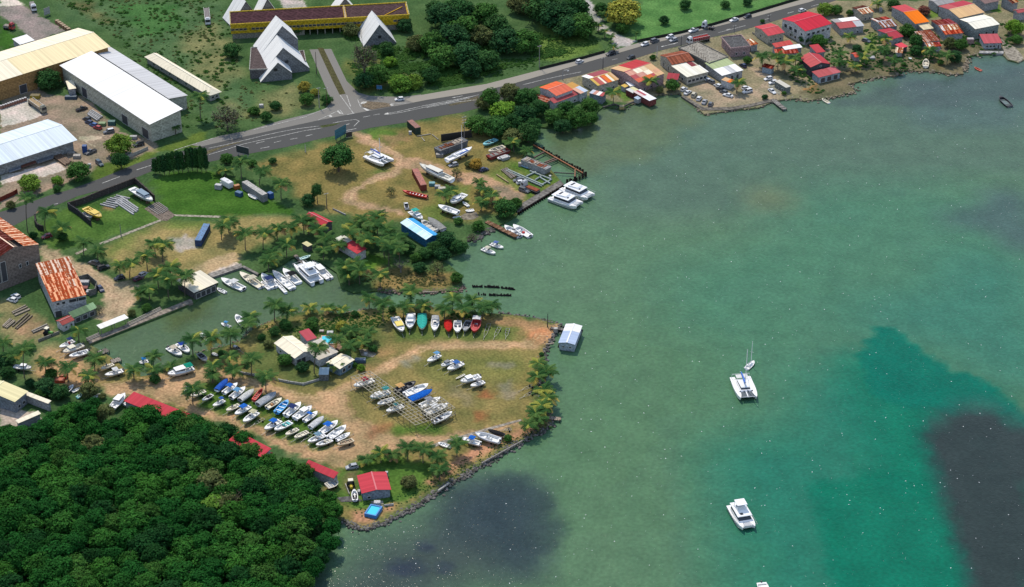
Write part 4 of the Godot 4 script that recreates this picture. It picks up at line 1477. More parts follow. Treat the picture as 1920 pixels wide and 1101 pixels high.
func camper(label: String, at: Vector3, yaw: float) -> void:
	var o := thing("camper_van", label, "camper", at, yaw)
	var white := gel(C(0.7, 0.69, 0.66))
	part(o, "coach_body", MB.new().bevel_box(V(-0.7, 1.75, 0), V(4.6, 2.3, 2.3), 0.15).done(), white)
	part(o, "cab", MB.new().side_prism([Vector2(1.6, 0.6), Vector2(3.2, 0.6), Vector2(3.2, 1.25), Vector2(2.4, 1.45), Vector2(1.9, 2.1), Vector2(1.6, 2.1)], -1.0, 1.0).done(), white)
	part(o, "windscreen", MB.new().beam(V(2.42, 1.5, 0), V(1.95, 2.08, 0), 1.8, 0.08).done(), M(C(0.03, 0.035, 0.04), 0.12))
	part(o, "overcab", MB.new().bevel_box(V(2.0, 2.55, 0), V(1.2, 0.7, 2.2), 0.2).done(), white)
	for i in 3:
		part(o, "window", MB.new().box(V(-2.2 + i * 1.4, 1.95, 1.16), V(0.8, 0.6, 0.05)).done(), M(C(0.04, 0.045, 0.05), 0.15))
	part(o, "roof_hatch", MB.new().bevel_box(V(-0.8, 2.96, 0), V(0.7, 0.16, 0.7), 0.04).done(), M(C(0.4, 0.4, 0.4), 0.5))
	for s in [-1.0, 1.0]:
		for x in [-1.9, 2.3]:
			part(o, "wheel", MB.new(false).tube([V(x, 0.36, s * 0.95 - 0.12), V(x, 0.36, s * 0.95 + 0.12)], 0.36, 0.36, 10).done(), M(C(0.02, 0.02, 0.02), 0.9))

func board(called: String, label: String, x: float, z: float, yaw: float, w: float, h: float, y: float, c: Color, back: Color) -> void:
	var o := thing(called, label, "sign", V(x, 0, z), yaw)
	part(o, "panel", MB.new().box(V(0, y + h / 2, 0), V(w, h, 0.12)).done(), M(c, 0.6, "wear", 0.5))
	part(o, "frame", MB.new().box(V(0, y + h + 0.06, 0), V(w + 0.2, 0.12, 0.2)).box(V(0, y - 0.06, 0), V(w + 0.2, 0.12, 0.2)).done(), M(back, 0.7, "wear", 0.5))
	for s in [-0.38, 0.0, 0.38]:
		part(o, "post", MB.new().box(V(w * s, (y + h) / 2, -0.16), V(0.16, y + h, 0.16)).done(), M(back, 0.7, "wear", 0.5))

func derelict(label: String, at: Vector3, yaw: float, L: float, b: float, d: float, side: Color, deck_c: Color, cells: int, box_shape: bool) -> void:
	# an old steel hull or pontoon lying on the ground, plates and hatches rusting on its deck
	var o := thing("derelict_barge", label, "barge", at, yaw)
	if box_shape:
		part(o, "hull", MB.new().hexa([V(-L / 2 + 0.5, 0, b / 2), V(L / 2 - 0.8, 0, b / 2), V(L / 2 - 0.8, 0, -b / 2), V(-L / 2 + 0.5, 0, -b / 2), V(-L / 2, d, b / 2), V(L / 2, d, b / 2), V(L / 2, d, -b / 2), V(-L / 2, d, -b / 2)]).done(), M(side, 0.8, "wear", 0.3))
	else:
		part(o, "hull", hull_mesh(L, b, d), M(side, 0.8, "wear", 0.3))
		part(o, "deck", deck_mesh(L, b, d, 0.08, 0.8, 0.3, d * 0.7), M(deck_c, 0.9, "wear", 0.4))
	rng.seed = int(L * 10)
	for i in cells:
		var x := lerpf(-L * 0.42, L * 0.38, (i + 0.5) / cells)
		var k := rng.randf()
		part(o, "deck_plate", MB.new().bevel_box(V(x, d + 0.06 + k * 0.1, rng.randf_range(-0.1, 0.1) * b), V(L * 0.8 / cells * rng.randf_range(0.6, 0.95), 0.12 + 0.4 * k, b * rng.randf_range(0.4, 0.85)), 0.04).done(), M(deck_c if k < 0.55 else C(0.5, 0.42, 0.33), 0.9, "wear", 0.5))
	part(o, "rail", MB.new().beam(V(-L / 2, d + 0.1, b / 2 - 0.1), V(L / 2 - 0.5, d + 0.1, b / 2 - 0.1), 0.2).beam(V(-L / 2, d + 0.1, -b / 2 + 0.1), V(L / 2 - 0.5, d + 0.1, -b / 2 + 0.1), 0.2).done(), M(C(0.45, 0.4, 0.34), 0.8, "wear", 0.6))

func bare_roof(label: String, a: Vector3, u: Vector3, v: Vector3, nu: int, nv: int) -> void:
	# a roof frame without its roof: posts, long beams along u, short ones along v
	var o := thing("roof_frame", label, "roof frame", V(a.x, 0, a.z))
	var m := M(C(0.5, 0.45, 0.32), 0.7, "wear", 0.7)
	var dark := M(C(0.2, 0.16, 0.12), 0.8, "wear", 0.7)
	var up := V(0, a.y, 0)
	for i in nv + 1:
		var p := up + v * float(i) / nv
		part(o, "long_beam", MB.new().beam(p, p + u, 0.16, 0.14).done(), m)
	for i in nu + 1:
		var p := up + u * float(i) / nu + V(0, 0.13, 0)
		part(o, "cross_beam", MB.new().beam(p, p + v, 0.13, 0.1).done(), m)
	for i in range(0, nu + 1, 2):
		for k in [0.0, 1.0]:
			var p: Vector3 = u * float(i) / nu + v * float(k)
			part(o, "post", MB.new().box(p + V(0, a.y / 2, 0), V(0.14, a.y, 0.14)).done(), dark)

func tractor(label: String, at: Vector3, yaw: float, c: Color) -> void:
	var o := thing("tractor", label, "tractor", at, yaw)
	part(o, "bonnet", MB.new().bevel_box(V(0.9, 1.15, 0), V(1.7, 0.8, 0.8), 0.15).done(), gel(c))
	part(o, "cab", MB.new().hexa([V(-1.2, 1.0, 0.8), V(0.1, 1.0, 0.7), V(0.1, 1.0, -0.7), V(-1.2, 1.0, -0.8), V(-1.1, 2.5, 0.7), V(-0.1, 2.5, 0.65), V(-0.1, 2.5, -0.65), V(-1.1, 2.5, -0.7)]).done(), M(C(0.03, 0.035, 0.04), 0.15))
	part(o, "cab_roof", MB.new().bevel_box(V(-0.6, 2.58, 0), V(1.4, 0.18, 1.6), 0.06).done(), M(C(0.6, 0.55, 0.42), 0.6))
	for s in [-1.0, 1.0]:
		part(o, "rear_wheel", MB.new(false).tube([V(-0.8, 0.8, s * 0.95 - 0.2), V(-0.8, 0.8, s * 0.95 + 0.2)], 0.8, 0.8, 14).done(), M(C(0.02, 0.02, 0.02), 0.9))
		part(o, "front_wheel", MB.new(false).tube([V(1.3, 0.5, s * 0.75 - 0.13), V(1.3, 0.5, s * 0.75 + 0.13)], 0.5, 0.5, 12).done(), M(C(0.02, 0.02, 0.02), 0.9))

func glint_flecks(count: int, poly: Array, sd: int) -> void:
	# flat white flecks scattered over the bay, standing in for sun glints
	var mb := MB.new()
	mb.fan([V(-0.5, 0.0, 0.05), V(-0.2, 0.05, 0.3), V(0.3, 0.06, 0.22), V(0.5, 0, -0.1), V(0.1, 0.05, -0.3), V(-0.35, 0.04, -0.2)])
	rng.seed = sd
	var mm := MultiMesh.new()
	mm.transform_format = MultiMesh.TRANSFORM_3D
	mm.mesh = mb.done()
	var pl := PackedVector2Array(poly)
	var lo := Vector2(1e9, 1e9)
	var hi := -lo
	for p in pl:
		lo = lo.min(p)
		hi = hi.max(p)
	var ts := []
	while ts.size() < count:
		var p := Vector2(rng.randf_range(lo.x, hi.x), rng.randf_range(lo.y, hi.y))
		if Geometry2D.is_point_in_polygon(p, pl):
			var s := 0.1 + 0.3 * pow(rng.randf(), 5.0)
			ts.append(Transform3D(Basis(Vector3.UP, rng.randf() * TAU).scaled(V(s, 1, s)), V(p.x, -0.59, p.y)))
	mm.instance_count = count
	for i in count:
		mm.set_instance_transform(i, ts[i])
	var o := MultiMeshInstance3D.new()
	o.name = "glint_flecks"
	o.multimesh = mm
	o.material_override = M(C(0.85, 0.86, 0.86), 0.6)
	add_child(o)
	o.set_meta("kind", "stuff")

func V(x: float, y: float, z: float) -> Vector3:
	return Vector3(x, y, z)

func P(a: Array) -> Array:
	var r := []
	for i in range(0, a.size(), 2):
		r.append(Vector2(a[i], a[i + 1]))
	return r

func ripples() -> ImageTexture:
	var im := noise_image(1024, 1024, 0.05, 8, 4)
	im.convert(Image.FORMAT_RGBA8)
	im.bump_map_to_normal_map(5.0)
	return ImageTexture.create_from_image(im)

func _ready() -> void:
	var cam := Camera3D.new()
	cam.name = "camera"
	cam.position = Vector3(0, 370, 0)
	cam.rotation_degrees = Vector3(-31, 0, 0)
	cam.fov = 16.482
	cam.near = 1.0
	cam.far = 6000.0
	add_child(cam)
	cam.current = true
	var env := Environment.new()
	env.background_mode = Environment.BG_SKY
	var sky_m := ProceduralSkyMaterial.new()
	sky_m.sky_top_color = Color(0.46, 0.54, 0.66)
	sky_m.sky_horizon_color = Color(0.79, 0.80, 0.80)
	sky_m.sky_curve = 0.12
	sky_m.sky_energy_multiplier = 1.45
	sky_m.ground_horizon_color = Color(0.5, 0.6, 0.62)
	sky_m.ground_bottom_color = Color(0.2, 0.25, 0.22)
	env.sky = Sky.new()
	env.sky.sky_material = sky_m
	env.tonemap_mode = Environment.TONE_MAPPER_LINEAR
	env.tonemap_exposure = 1.0
	env.sdfgi_enabled = true
	env.ssao_enabled = true
	env.ssil_enabled = true
	var we := WorldEnvironment.new()
	we.name = "world_environment"
	we.environment = env
	add_child(we)
	var sun := DirectionalLight3D.new()
	sun.name = "sun"
	sun.light_energy = 1.35
	sun.light_color = Color(1.0, 0.955, 0.89)
	sun.light_angular_distance = 0.5
	sun.shadow_enabled = true
	add_child(sun)
	sun.look_at_from_position(Vector3.ZERO, Vector3(0.2, -0.84, 0.5))
	make_textures()
	build_setting()
	build_buildings()
	build_boats()
	build_vehicles()
	build_plants()
	build_details()

func build_setting() -> void:
	var shore := P([-68.3,-408.7,-60.3,-446.1,-57.4,-465.3,-53.9,-480.5,-51,-484.4,-43.9,-480,-35.9,-485.2,-27.5,-493.6,-18.8,-503.7,-9.1,-512.9,0,-522.9,6.8,-528.8,12.8,-534.7,12.4,-539.2,9.3,-544.7,9.1,-553.1,8.5,-564.3,10,-571.5,11.2,-580.1,13.9,-588.3,17,-594.5,14.8,-597.3,7.4,-599.4,0,-601.5,-5.6,-602.2,-14.9,-604,-24.3,-605.8,-33.7,-607.6,-44.9,-606.2,-50.4,-605.1,-59.5,-602.2,-67.1,-604,-74.5,-603,-81.6,-600.1,-85.2,-595.5,-88.7,-593.1,-92.8,-584.2,-101.2,-579.1,-107.7,-576.1,-111.3,-573.8,-114.1,-570.5,-116.7,-567.5,-119.6,-563.3,-123.5,-562.3,-127.9,-564.9,-131.1,-569.5,-135.7,-574.8,-140.1,-579.1,-143.7,-582.1,-119.1,-603,-112.2,-609.4,-105.1,-623,-107.7,-627.1,-97.5,-635.1,-91.6,-629.4,-83.8,-635.9,-79.2,-642.5,-69.9,-638.6,-63.3,-630.5,-60.8,-620,-56.2,-616.3,-48.3,-617.8,-42.4,-617.1,-33.3,-617.1,-19.5,-617.8,-17.5,-621.9,-18.8,-629.4,-22.6,-635.9,-26,-639.4,-16.9,-646.4,-16.6,-654.8,-13.3,-654.8,-10,-660.4,-7.2,-662.9,-9.6,-667.4,-6,-664.9,-3.8,-666.6,1.6,-672.8,2.2,-675.3,20.2,-698.7,18.8,-701.8,14.6,-712.6,4,-722.3,7.7,-730.3,10.4,-738.9,11.4,-748.7,16,-747.7,22.3,-747.7,27.4,-749.7,33.4,-751.6,36,-764.2,38.4,-767.8,46.1,-765.7,53.2,-772.9,62.2,-779.7,71.3,-780.7,72.2,-778.1,77.1,-768.3,79.8,-760.6,91.7,-764.7,102.6,-766.7,110.7,-773.4,115.2,-775,120.7,-776,122.9,-773.4,129.9,-775.5,135.3,-777.1,145.8,-782.9,143.8,-789.8,145.6,-790.8,155.1,-796.2,165.9,-798.9,168.8,-804.4,176.1,-803.3,182.1,-803.3,190.3,-800,195.4,-800.6,196,-807.2,200.8,-819,206.1,-820.7,216.3,-821.2,217.6,-815,221.5,-812.2,224.4,-815,234.9,-819,271.5,-833.3,326.3,-857.1,1500,-950,1500,-3500,-2500,-3500,-2500,-200,-200,-200,-150,-330])
	begin_sheet(Vector2(-270,-910),Vector2(290,-425),.4,Color(.25,.34,.2))
	lay(Color(.27,.36,.23),6,P([-214,-882,-135,-882,-128,-845,-118,-799,-108,-773,-118,-748,-128,-755,-142,-794,-181,-845,-205,-857]))
	lay(Color(.42,.42,.28),8,P([-151,-839,-134,-857,-122,-822,-118,-799,-122,-778,-109,-768,-92,-794,-79,-773,-93,-755,-115,-760,-132,-789]),.8)
	lay(Color(.38,.35,.23),6,P([-207,-882,-199,-882,-180,-851,-187,-854]),.7)
	lay(Color(.24,.38,.2),5,P([-186,-876,-156,-879,-148,-851,-165,-839]),.8)
	lay(Color(.48,.45,.42),1,P([-237.5,-874.5,-226.6,-875.7,-207.4,-852.9,-201.4,-846.9,-214.3,-833.3,-226.9,-855.9,-234.8,-862]))
	lay(Color(.69,.66,.6),1,P([-239.1,-882,-231.7,-882,-226.6,-875.7,-237.5,-874.5]))
	lay(Color(.2,.33,.13),2,P([-233,-854,-229,-848,-223,-839,-221,-828,-227,-825]))
	lay(Color(.5,.45,.38),1,P([-216.6,-778.1,-204.7,-786,-191.8,-778.1,-180.5,-778.1,-158.5,-742.8,-145,-737,-141.2,-726.1,-152.9,-719.1,-165.7,-707.6,-184.8,-687.7,-194.8,-677]))
	lay(Color(.67,.64,.59),.6,P([-213.8,-765.2,-203.1,-778.1,-193.3,-760.6,-209,-747.7]))
	lay(Color(.47,.42,.36),.6,P([-208.5,-745.7,-193.3,-760.6,-187.7,-756.6,-176.3,-742.8,-179.6,-737,-192.9,-755.1,-207.7,-737]))
	lay(Color(.67,.63,.58),.6,P([-187.9,-712.6,-181.5,-717.7,-175.8,-711.3,-183.2,-704.9,-199.4,-698.7,-200.9,-705.4]))
	lay(Color(.64,.59,.5),.6,P([-176.6,-739.4,-165,-740.4,-172.6,-734.1,-168,-730.3,-174.8,-737]))
	lay(Color(.31,.38,.17),3,P([-165,-701,-163,-714,-151,-721,-142,-728,-133,-737,-125,-745,-125,-731,-141,-726,-159,-703]))
	lay(Color(.23,.35,.14),3,P([-141,-703,-132,-709,-118,-709,-108,-701,-99,-690,-90,-684,-83,-676,-107,-672,-127,-673,-133,-680]))
	lay(Color(.27,.37,.17),3,P([-177,-665,-171,-679,-161,-683,-148,-688,-138,-684,-136,-677,-131,-671,-153,-654,-165,-646,-174,-652]))
	lay(Color(.55,.41,.3),2,P([-156,-681,-153,-683,-152,-678,-155,-677]),.8)
	lay(Color(.49,.45,.29),5,P([-152,-651,-130,-670,-109,-670,-83,-674,-72,-667,-100,-646,-101,-635,-117,-627,-136,-625,-144,-635]))
	lay(Color(.31,.4,.18),5,P([-131,-669,-113,-670,-114,-662,-126,-662]),.6)
	lay(Color(.34,.41,.2),4,P([-150,-651,-134,-667,-140,-650,-148,-642]),.6)
	lay(Color(.59,.57,.54),2,P([-127,-655,-122,-658,-117,-656,-117,-648,-123,-646]),.8)
	lay(Color(.6,.53,.42),2,P([-175,-652,-170,-649,-162,-642,-153,-636,-143,-626,-133,-623,-133,-609,-134,-601,-142,-595,-145,-603,-143,-609,-147,-620,-156,-629,-166,-635,-172,-642]))
	lay(Color(.65,.62,.57),.5,P([-107.7,-627.1,-97.5,-635.1,-99.4,-638.6,-110.6,-630.2]))
	lay(Color(.59,.52,.39),2,P([-121,-627,-109,-642,-100,-646,-99,-638,-109,-629,-116,-623]))
	lay(Color(.44,.4,.24),6,P([-104,-717,-86,-727,-69,-738,-57,-743,-40,-752,-18,-761,-13,-748,0,-724,8,-719,19,-702,2,-676,-12,-671,-40,-667,-65,-673,-78,-683,-89,-699]))
	lay(Color(.3,.39,.18),4,P([-59,-746,-53,-748,-44,-743,-48,-733,-56,-740]))
	lay(Color(.57,.44,.33),3,P([-53,-740,-44,-744,-41,-737,-50,-732]),.7)
	lay(Color(.33,.41,.2),5,P([-55,-714,-46,-712,-50,-703,-57,-705]),.7)
	lay(Color(.31,.4,.19),4,P([-38,-675,-13,-705,0,-719,17,-703,4,-681,-13,-705,-20,-675,-28,-669]),.6)
	lay(Color(.59,.49,.38),2.5,P([-65,-744,-59,-743,-52,-733,-43,-723,-41,-714,-46,-705,-56,-699,-60,-691,-59,-685,-41,-678,-41,-674,-63,-681,-65,-692,-56,-703,-47,-711,-47,-719,-56,-731,-63,-737]))
	lay(Color(.59,.49,.38),2.5,P([-47,-724,-32,-719,-23,-710,-13,-708,-6,-703,6,-690,2,-678,-6,-687,-12,-696,-21,-701,-34,-708,-44,-714]))
	lay(Color(.47,.42,.35),2,P([-5,-699,5,-689,2,-681,-8,-690]),.8)
	lay(Color(.27,.38,.16),3,P([0,-714,5,-719,18,-701,8,-687,3,-696,10,-703]),.8)
	lay(Color(.29,.41,.16),3,P([-56,-641,-47,-643,-44,-637,-49,-631,-54,-631]))
	lay(Color(.44,.39,.24),4,P([-50,-633,-39,-635,-31,-629,-19,-631,-18,-622,-34,-618,-49,-619]))
	lay(Color(.44,.41,.25),4,P([-139,-581,-116,-564,-93,-584,-85,-598,-45,-606,-24,-605,0,-601,17,-594,11,-577,9,-552,13,-535,-18,-505,-44,-480,-51,-484,-60,-516,-87,-533,-124,-550,-137,-558]))
	lay(Color(.33,.37,.21),6,P([-81,-596,-48,-598,-43,-584,-46,-568,-57,-564,-66,-556,-82,-564,-89,-571,-87,-584]))
	lay(Color(.34,.39,.2),5,P([-41,-594,-2,-596,1,-586,-11,-584,-36,-584]))
	lay(Color(.36,.4,.21),8,P([-31,-579,7,-581,10,-568,0,-555,-11,-564,-25,-558,-34,-568]),.4)
	lay(Color(.59,.49,.35),6,P([-137,-564,-141,-581,-155,-584,-162,-577,-161,-564,-153,-558,-134,-552]))
	lay(Color(.6,.5,.37),2.5,P([-136,-560,-122,-560,-114,-566,-102,-568,-94,-564,-79,-558,-70,-552,-61,-553,-55,-559,-48,-564,-40,-575,-29,-583,-11,-584,2,-584,11,-594,16,-594,14,-584,7,-579,-11,-579,-29,-579,-38,-569,-46,-560,-54,-552,-52,-542,-44,-533,-36,-529,-20,-529,3,-536,3,-534,-19,-525,-34,-522,-40,-518,-50,-511,-56,-512,-70,-519,-83,-531,-96,-537,-107,-543,-119,-551,-133,-552]))
	lay(Color(.59,.46,.33),4,P([-19,-598,-6,-599,16,-595,14,-584,5,-581,7,-591,-6,-596]))
	lay(Color(.63,.41,.27),3,P([5,-589,13,-593,9,-584,5,-581]),.45)
	lay(Color(.57,.44,.31),5,P([-47,-577,-40,-581,-48,-564,-53,-559]),.6)
	lay(Color(.26,.36,.15),3,P([-107,-555,-99,-559,-86,-555,-69,-546,-55,-535,-52,-526,-59,-521,-70,-525,-85,-536,-100,-545]))
	lay(Color(.53,.43,.28),2,P([-83,-542,-78,-539,-80,-536,-83,-538]),.5)
	lay(Color(.31,.4,.18),4,P([-38,-535,-31,-533,-20,-533,-22,-529,-34,-530,-39,-532]))
	lay(Color(.62,.33,.23),2.5,P([-10,-554,-6,-553,-6,-550,-10,-550]),.5)
	lay(Color(.62,.33,.23),2.5,P([-12,-542,-8,-541,-9,-534,-11,-536]),.45)
	lay(Color(.53,.33,.24),3,P([-46,-533,-42,-536,-39,-533,-44,-527]),.5)
	lay(Color(.5,.47,.41),2,P([-4,-559,1,-560,2,-551,-3,-550]),.6)
	lay(Color(.5,.47,.41),2,P([-8,-571,0,-571,0,-567,-8,-568]),.6)
	lay(Color(.53,.51,.47),3,P([-37,-571,-33,-575,-31,-571,-35,-568]),.7)
	lay(Color(.48,.44,.35),4,P([-21,-559,-12,-553,-14,-544,-19,-548]),.5)
	lay(Color(.28,.39,.17),3,P([-51,-514,-45,-516,-33,-517,-22,-511,-23,-503,-31,-496,-35,-492,-43,-490,-52,-492,-54,-505]))
	lay(Color(.61,.46,.35),3,P([-51,-490,-46,-484,-43,-483,-32,-493,-19,-507,0,-526,7,-531,3,-533,-10,-523,-18,-516,-28,-500,-35,-492,-45,-488]))
	lay(Color(.43,.38,.27),3,P([-52,-510,-49,-510,-47,-495,-51,-498]),.8)
	lay(Color(.48,.39,.29),.4,P([-132.6,-558.3,-118.9,-556.3,-108.8,-548.7,-95.8,-541.4,-82.9,-534.7,-69.9,-523,-56.5,-516.3,-47.6,-520.8,-45,-527.1,-52.6,-540.3,-55.1,-550.7,-54.7,-550.8,-52.2,-540.5,-44.5,-527.2,-47.3,-520.5,-56.5,-515.8,-70.2,-522.5,-83.2,-534.3,-96.1,-541,-109.1,-548.3,-119.1,-555.9,-132.7,-557.8]),.55)
	lay(Color(.48,.39,.29),.4,P([-132.8,-556.6,-119.5,-554.8,-109.8,-547.3,-96.6,-539.9,-83.9,-533.3,-70.9,-521.6,-56.6,-514.6,-46.5,-519.6,-43.4,-527.4,-51.1,-541,-53.5,-551.1,-53,-551.2,-50.6,-541.2,-42.9,-527.5,-46.1,-519.2,-56.7,-514.1,-71.1,-521.1,-84.2,-532.9,-96.9,-539.5,-110,-546.9,-119.7,-554.3,-132.9,-556.1]),.55)
	lay(Color(.69,.59,.45),.4,P([-134,-558.3,-117.1,-563.7,-99.4,-566.4,-89.7,-562.7,-69.5,-552,-56.4,-553.2,-46.9,-563.4,-39.3,-572.9,-29.3,-581.2,-10.9,-582.6,3.3,-582.5,12.1,-590.5,12.4,-590.1,3.4,-582,-10.9,-582.1,-29.2,-580.7,-39,-572.5,-46.5,-563.1,-56.2,-552.7,-69.6,-551.5,-89.9,-562.2,-99.5,-565.9,-117,-563.3,-133.8,-557.8]),.55)
	lay(Color(.69,.59,.45),.4,P([-133.5,-556.7,-116.7,-562.1,-99.5,-564.7,-90.5,-561.2,-69.9,-550.4,-55.6,-551.6,-45.6,-562.3,-38.1,-571.7,-28.8,-579.5,-10.9,-580.9,3.8,-580.9,13.2,-589.2,13.6,-588.8,4,-580.4,-10.8,-580.4,-28.6,-579.1,-37.7,-571.3,-45.2,-561.9,-55.4,-551.2,-70.1,-549.9,-90.7,-560.7,-99.5,-564.2,-116.6,-561.6,-133.3,-556.2]),.55)
	lay(Color(.49,.41,.31),.4,P([-40.6,-522.5,-29,-526.6,-17.3,-529.8,1.3,-536.6,1.5,-536.2,-17.1,-529.3,-28.9,-526.1,-40.5,-522]),.55)
	lay(Color(.49,.41,.31),.4,P([-40.1,-520.9,-28.5,-525,-16.8,-528.2,1.9,-535.1,2.1,-534.6,-16.6,-527.7,-28.3,-524.5,-39.9,-520.4]),.55)
	lay(Color(.68,.59,.45),.4,P([-60.9,-743.5,-55.3,-735.8,-44.9,-724.3,-42.8,-713.5,-46.4,-706.4,-55.4,-699.2,-61.9,-691.6,-61.9,-685.1,-62.4,-685.1,-62.4,-691.8,-55.8,-699.6,-46.7,-706.8,-43.3,-713.5,-45.4,-724,-55.7,-735.5,-61.3,-743.2]),.55)
	lay(Color(.68,.59,.45),.4,P([-62.3,-742.4,-56.6,-734.7,-46.4,-723.4,-44.5,-713.6,-47.6,-707.6,-56.6,-700.4,-63.5,-692.3,-63.6,-685.1,-64.1,-685.2,-63.9,-692.5,-56.9,-700.8,-48,-707.9,-45,-713.6,-46.8,-723.2,-57,-734.4,-62.7,-742.2]),.55)
	lay(Color(.49,.42,.31),.4,P([-42.8,-720.1,-31.1,-714.5,-22.6,-707.3,-11,-704.6,-1.4,-696.4,-1.7,-696,-11.2,-704.1,-22.8,-706.8,-31.3,-714,-43.1,-719.6]),.55)
	lay(Color(.49,.42,.31),.4,P([-43.6,-718.5,-32,-713,-23.3,-705.7,-11.8,-703,-2.5,-695.1,-2.8,-694.7,-12,-702.6,-23.5,-705.3,-32.3,-712.6,-43.8,-718.1]),.55)
	lay(Color(.49,.42,.33),.4,P([-172.5,-651.2,-160.5,-640.1,-146.2,-624.8,-138.5,-614.2,-137.4,-601.6,-137.9,-601.6,-139,-614,-146.6,-624.5,-160.9,-639.8,-172.8,-650.8]),.55)
	lay(Color(.49,.42,.33),.4,P([-173.6,-649.9,-161.8,-638.9,-147.5,-623.7,-140.1,-613.6,-139,-601.5,-139.5,-601.4,-140.6,-613.4,-147.9,-623.4,-162.1,-638.6,-174,-649.6]),.55)
	lay(Color(.39,.35,.3),.4,P([-180.3,-770.3,-169.7,-748.2,-154.8,-724.1,-156.8,-716.4,-157.2,-716.6,-155.2,-723.9,-170.1,-748,-180.7,-770.1]),.4)
	lay(Color(.39,.35,.3),.4,P([-181.8,-769.6,-171.2,-747.4,-156.3,-723.5,-158.4,-716.9,-158.9,-717.1,-156.8,-723.3,-171.6,-747.2,-182.3,-769.3]),.4)
	lay(Color(.44,.42,.29),3,P([-181,-612,-173,-610,-161,-598,-155,-588,-163,-581,-174,-581]))
	lay(Color(.57,.45,.35),2,P([-167,-599,-161,-596,-160,-590,-165,-587,-170,-590]),.6)
	lay(Color(.59,.55,.49),1,P([-166.2,-545.3,-155.2,-542.3,-148.9,-536.2,-156.8,-533.2,-163.6,-533.2]))
	lay(Color(.36,.38,.21),5,P([-75,-811,-57,-822,-46,-794,-59,-778,-68,-786]),.8)
	lay(Color(.38,.38,.21),5,P([-61,-816,-46,-805,-39,-794,-51,-799]),.8)
	lay(Color(.59,.57,.53),1,P([-110.1,-882,-97.2,-882,-94.4,-873.2,-103.6,-870.7]))
	lay(Color(.34,.42,.2),5,P([10,-857,31,-845,40,-825,23,-813,12,-816]))
	lay(Color(.3,.44,.24),3,P([60,-882,130,-882,82,-848,55,-834,51,-848]))
	lay(Color(.59,.58,.55),1.2,P([41.3,-854.1,48,-842.1,55.5,-834.5,44.9,-824.6,46.4,-833.3,36.5,-857.1,33.6,-882,37.4,-882]))
	lay(Color(.52,.47,.38),1.5,P([9.2,-794.1,56.4,-819,106.2,-848.1,141.2,-875.7,149.5,-882,249.1,-882,233,-810.5,215.3,-815,193.1,-796.8,144.8,-780.7,116.4,-770.3,79.7,-759.6,72,-775.5,53.7,-769.8,42.7,-772.9]),.8)
	lay(Color(.54,.49,.4),1,P([72.5,-782.3,82.4,-793,99.6,-780.7,110,-794.1,101.1,-807.7,109.2,-807.7,117.4,-788.7,114.4,-776,102.8,-768.8,80.4,-762.7]))
	lay(Color(.33,.42,.2),1.5,P([44.8,-786,47.9,-789.8,51.1,-775.5,47.1,-771.9]))
	lay(Color(.38,.45,.22),2,P([158,-839,164,-845,162,-825,156,-823]))
	lay(Color(.3,.42,.18),1.5,P([220.2,-874.5,226.9,-877,226.3,-868.2,220.6,-867]))
	lay(Color(.35,.44,.2),2,P([192,-869,198,-876,198,-863,193,-861]))
	lay(Color(.67,.47,.27),1,P([124,-784.4,130.3,-791.4,132.2,-784.4,126.5,-779.2]))
	lay(Color(.59,.47,.31),1.5,P([186.1,-821.8,189.1,-819,187.7,-805,182.9,-803.9]))
	lay(Color(.7,.66,.59),1,P([218.5,-836.2,222.6,-827.5,223.1,-813.3,217.6,-815,217.3,-824.6]))
	lay(Color(.33,.32,.24),3,P([122,-781,138,-799,159,-816,175,-825,225,-839,220,-815,194,-799,168,-799,145,-783,130,-774]),.7)
	var land_paint := end_sheet(2.0,.22,.2,V(1.1,.75,.9))
	var land_m := StandardMaterial3D.new()
	land_m.albedo_texture = land_paint
	land_m.texture_repeat = false
	land_m.roughness = 1.0
	land_m.metallic_specular = .05
	solo("ground",plan_mesh(shore,.0,sheet_at,Vector2(560,485),2.5),land_m,"structure")
	begin_sheet(Vector2(-170,-960),Vector2(310,-400),.6,Color(.3,.41,.3))
	lay(Color(.28,.37,.3),30,P([20,-748,124,-794,241,-845,209,-705,151,-683,68,-658,24,-667]))
	lay(Color(.26,.34,.32),16,P([157,-789,237,-828,217,-738,175,-748]),.7)
	lay(Color(.28,.36,.25),8,P([-146,-584,-97,-635,-62,-635,-45,-612,-74,-602,-96,-584,-118,-561]))
	lay(Color(.27,.31,.18),6,P([-122,-598,-109,-612,-104,-602,-116,-591]),.6)
	lay(Color(.31,.37,.26),10,P([11,-748,73,-783,82,-758,51,-719,27,-705,17,-724]),.9)
	lay(Color(.25,.41,.31),45,P([74,-667,214,-728,142,-409,31,-409,46,-505,61,-598]))
	lay(Color(.13,.39,.31),30,P([106,-584,122,-552,145,-545,173,-516,148,-409,48,-409,72,-505,83,-545]),.9)
	lay(Color(.2,.4,.33),30,P([140,-642,208,-662,179,-539,150,-568,134,-602]),.8)
	lay(Color(.29,.41,.29),30,P([26,-612,67,-584,64,-527,44,-478,16,-505]),.5)
	lay(Color(.03,.38,.29),20,P([124,-584,141,-558,170,-533,164,-505,109,-488,100,-516,112,-552]),.9)
	lay(Color(0,.36,.29),3.5,P([128,-597,135,-587,143,-573,149,-566,157,-561,164,-546,170,-533,168,-524,154,-536,141,-542,128,-545,119,-553,118,-576]),.9)
	lay(Color(0,.37,.28),5,P([92,-507,98,-505,114,-510,128,-505,134,-475,130,-439,91,-439,93,-473]),.7)
	lay(Color(.2,.32,.28),8,P([134,-542,145,-553,163,-548,171,-536,168,-524,131,-524]),.6)
	lay(Color(.17,.21,.2),9,P([130,-524,136,-538,145,-545,157,-542,170,-530,145,-419,132,-430,133,-463,134,-477,131,-492,128,-505]))
	lay(Color(.24,.31,.31),16,P([172,-683,190,-692,208,-701,195,-642,183,-642,172,-662]),.7)
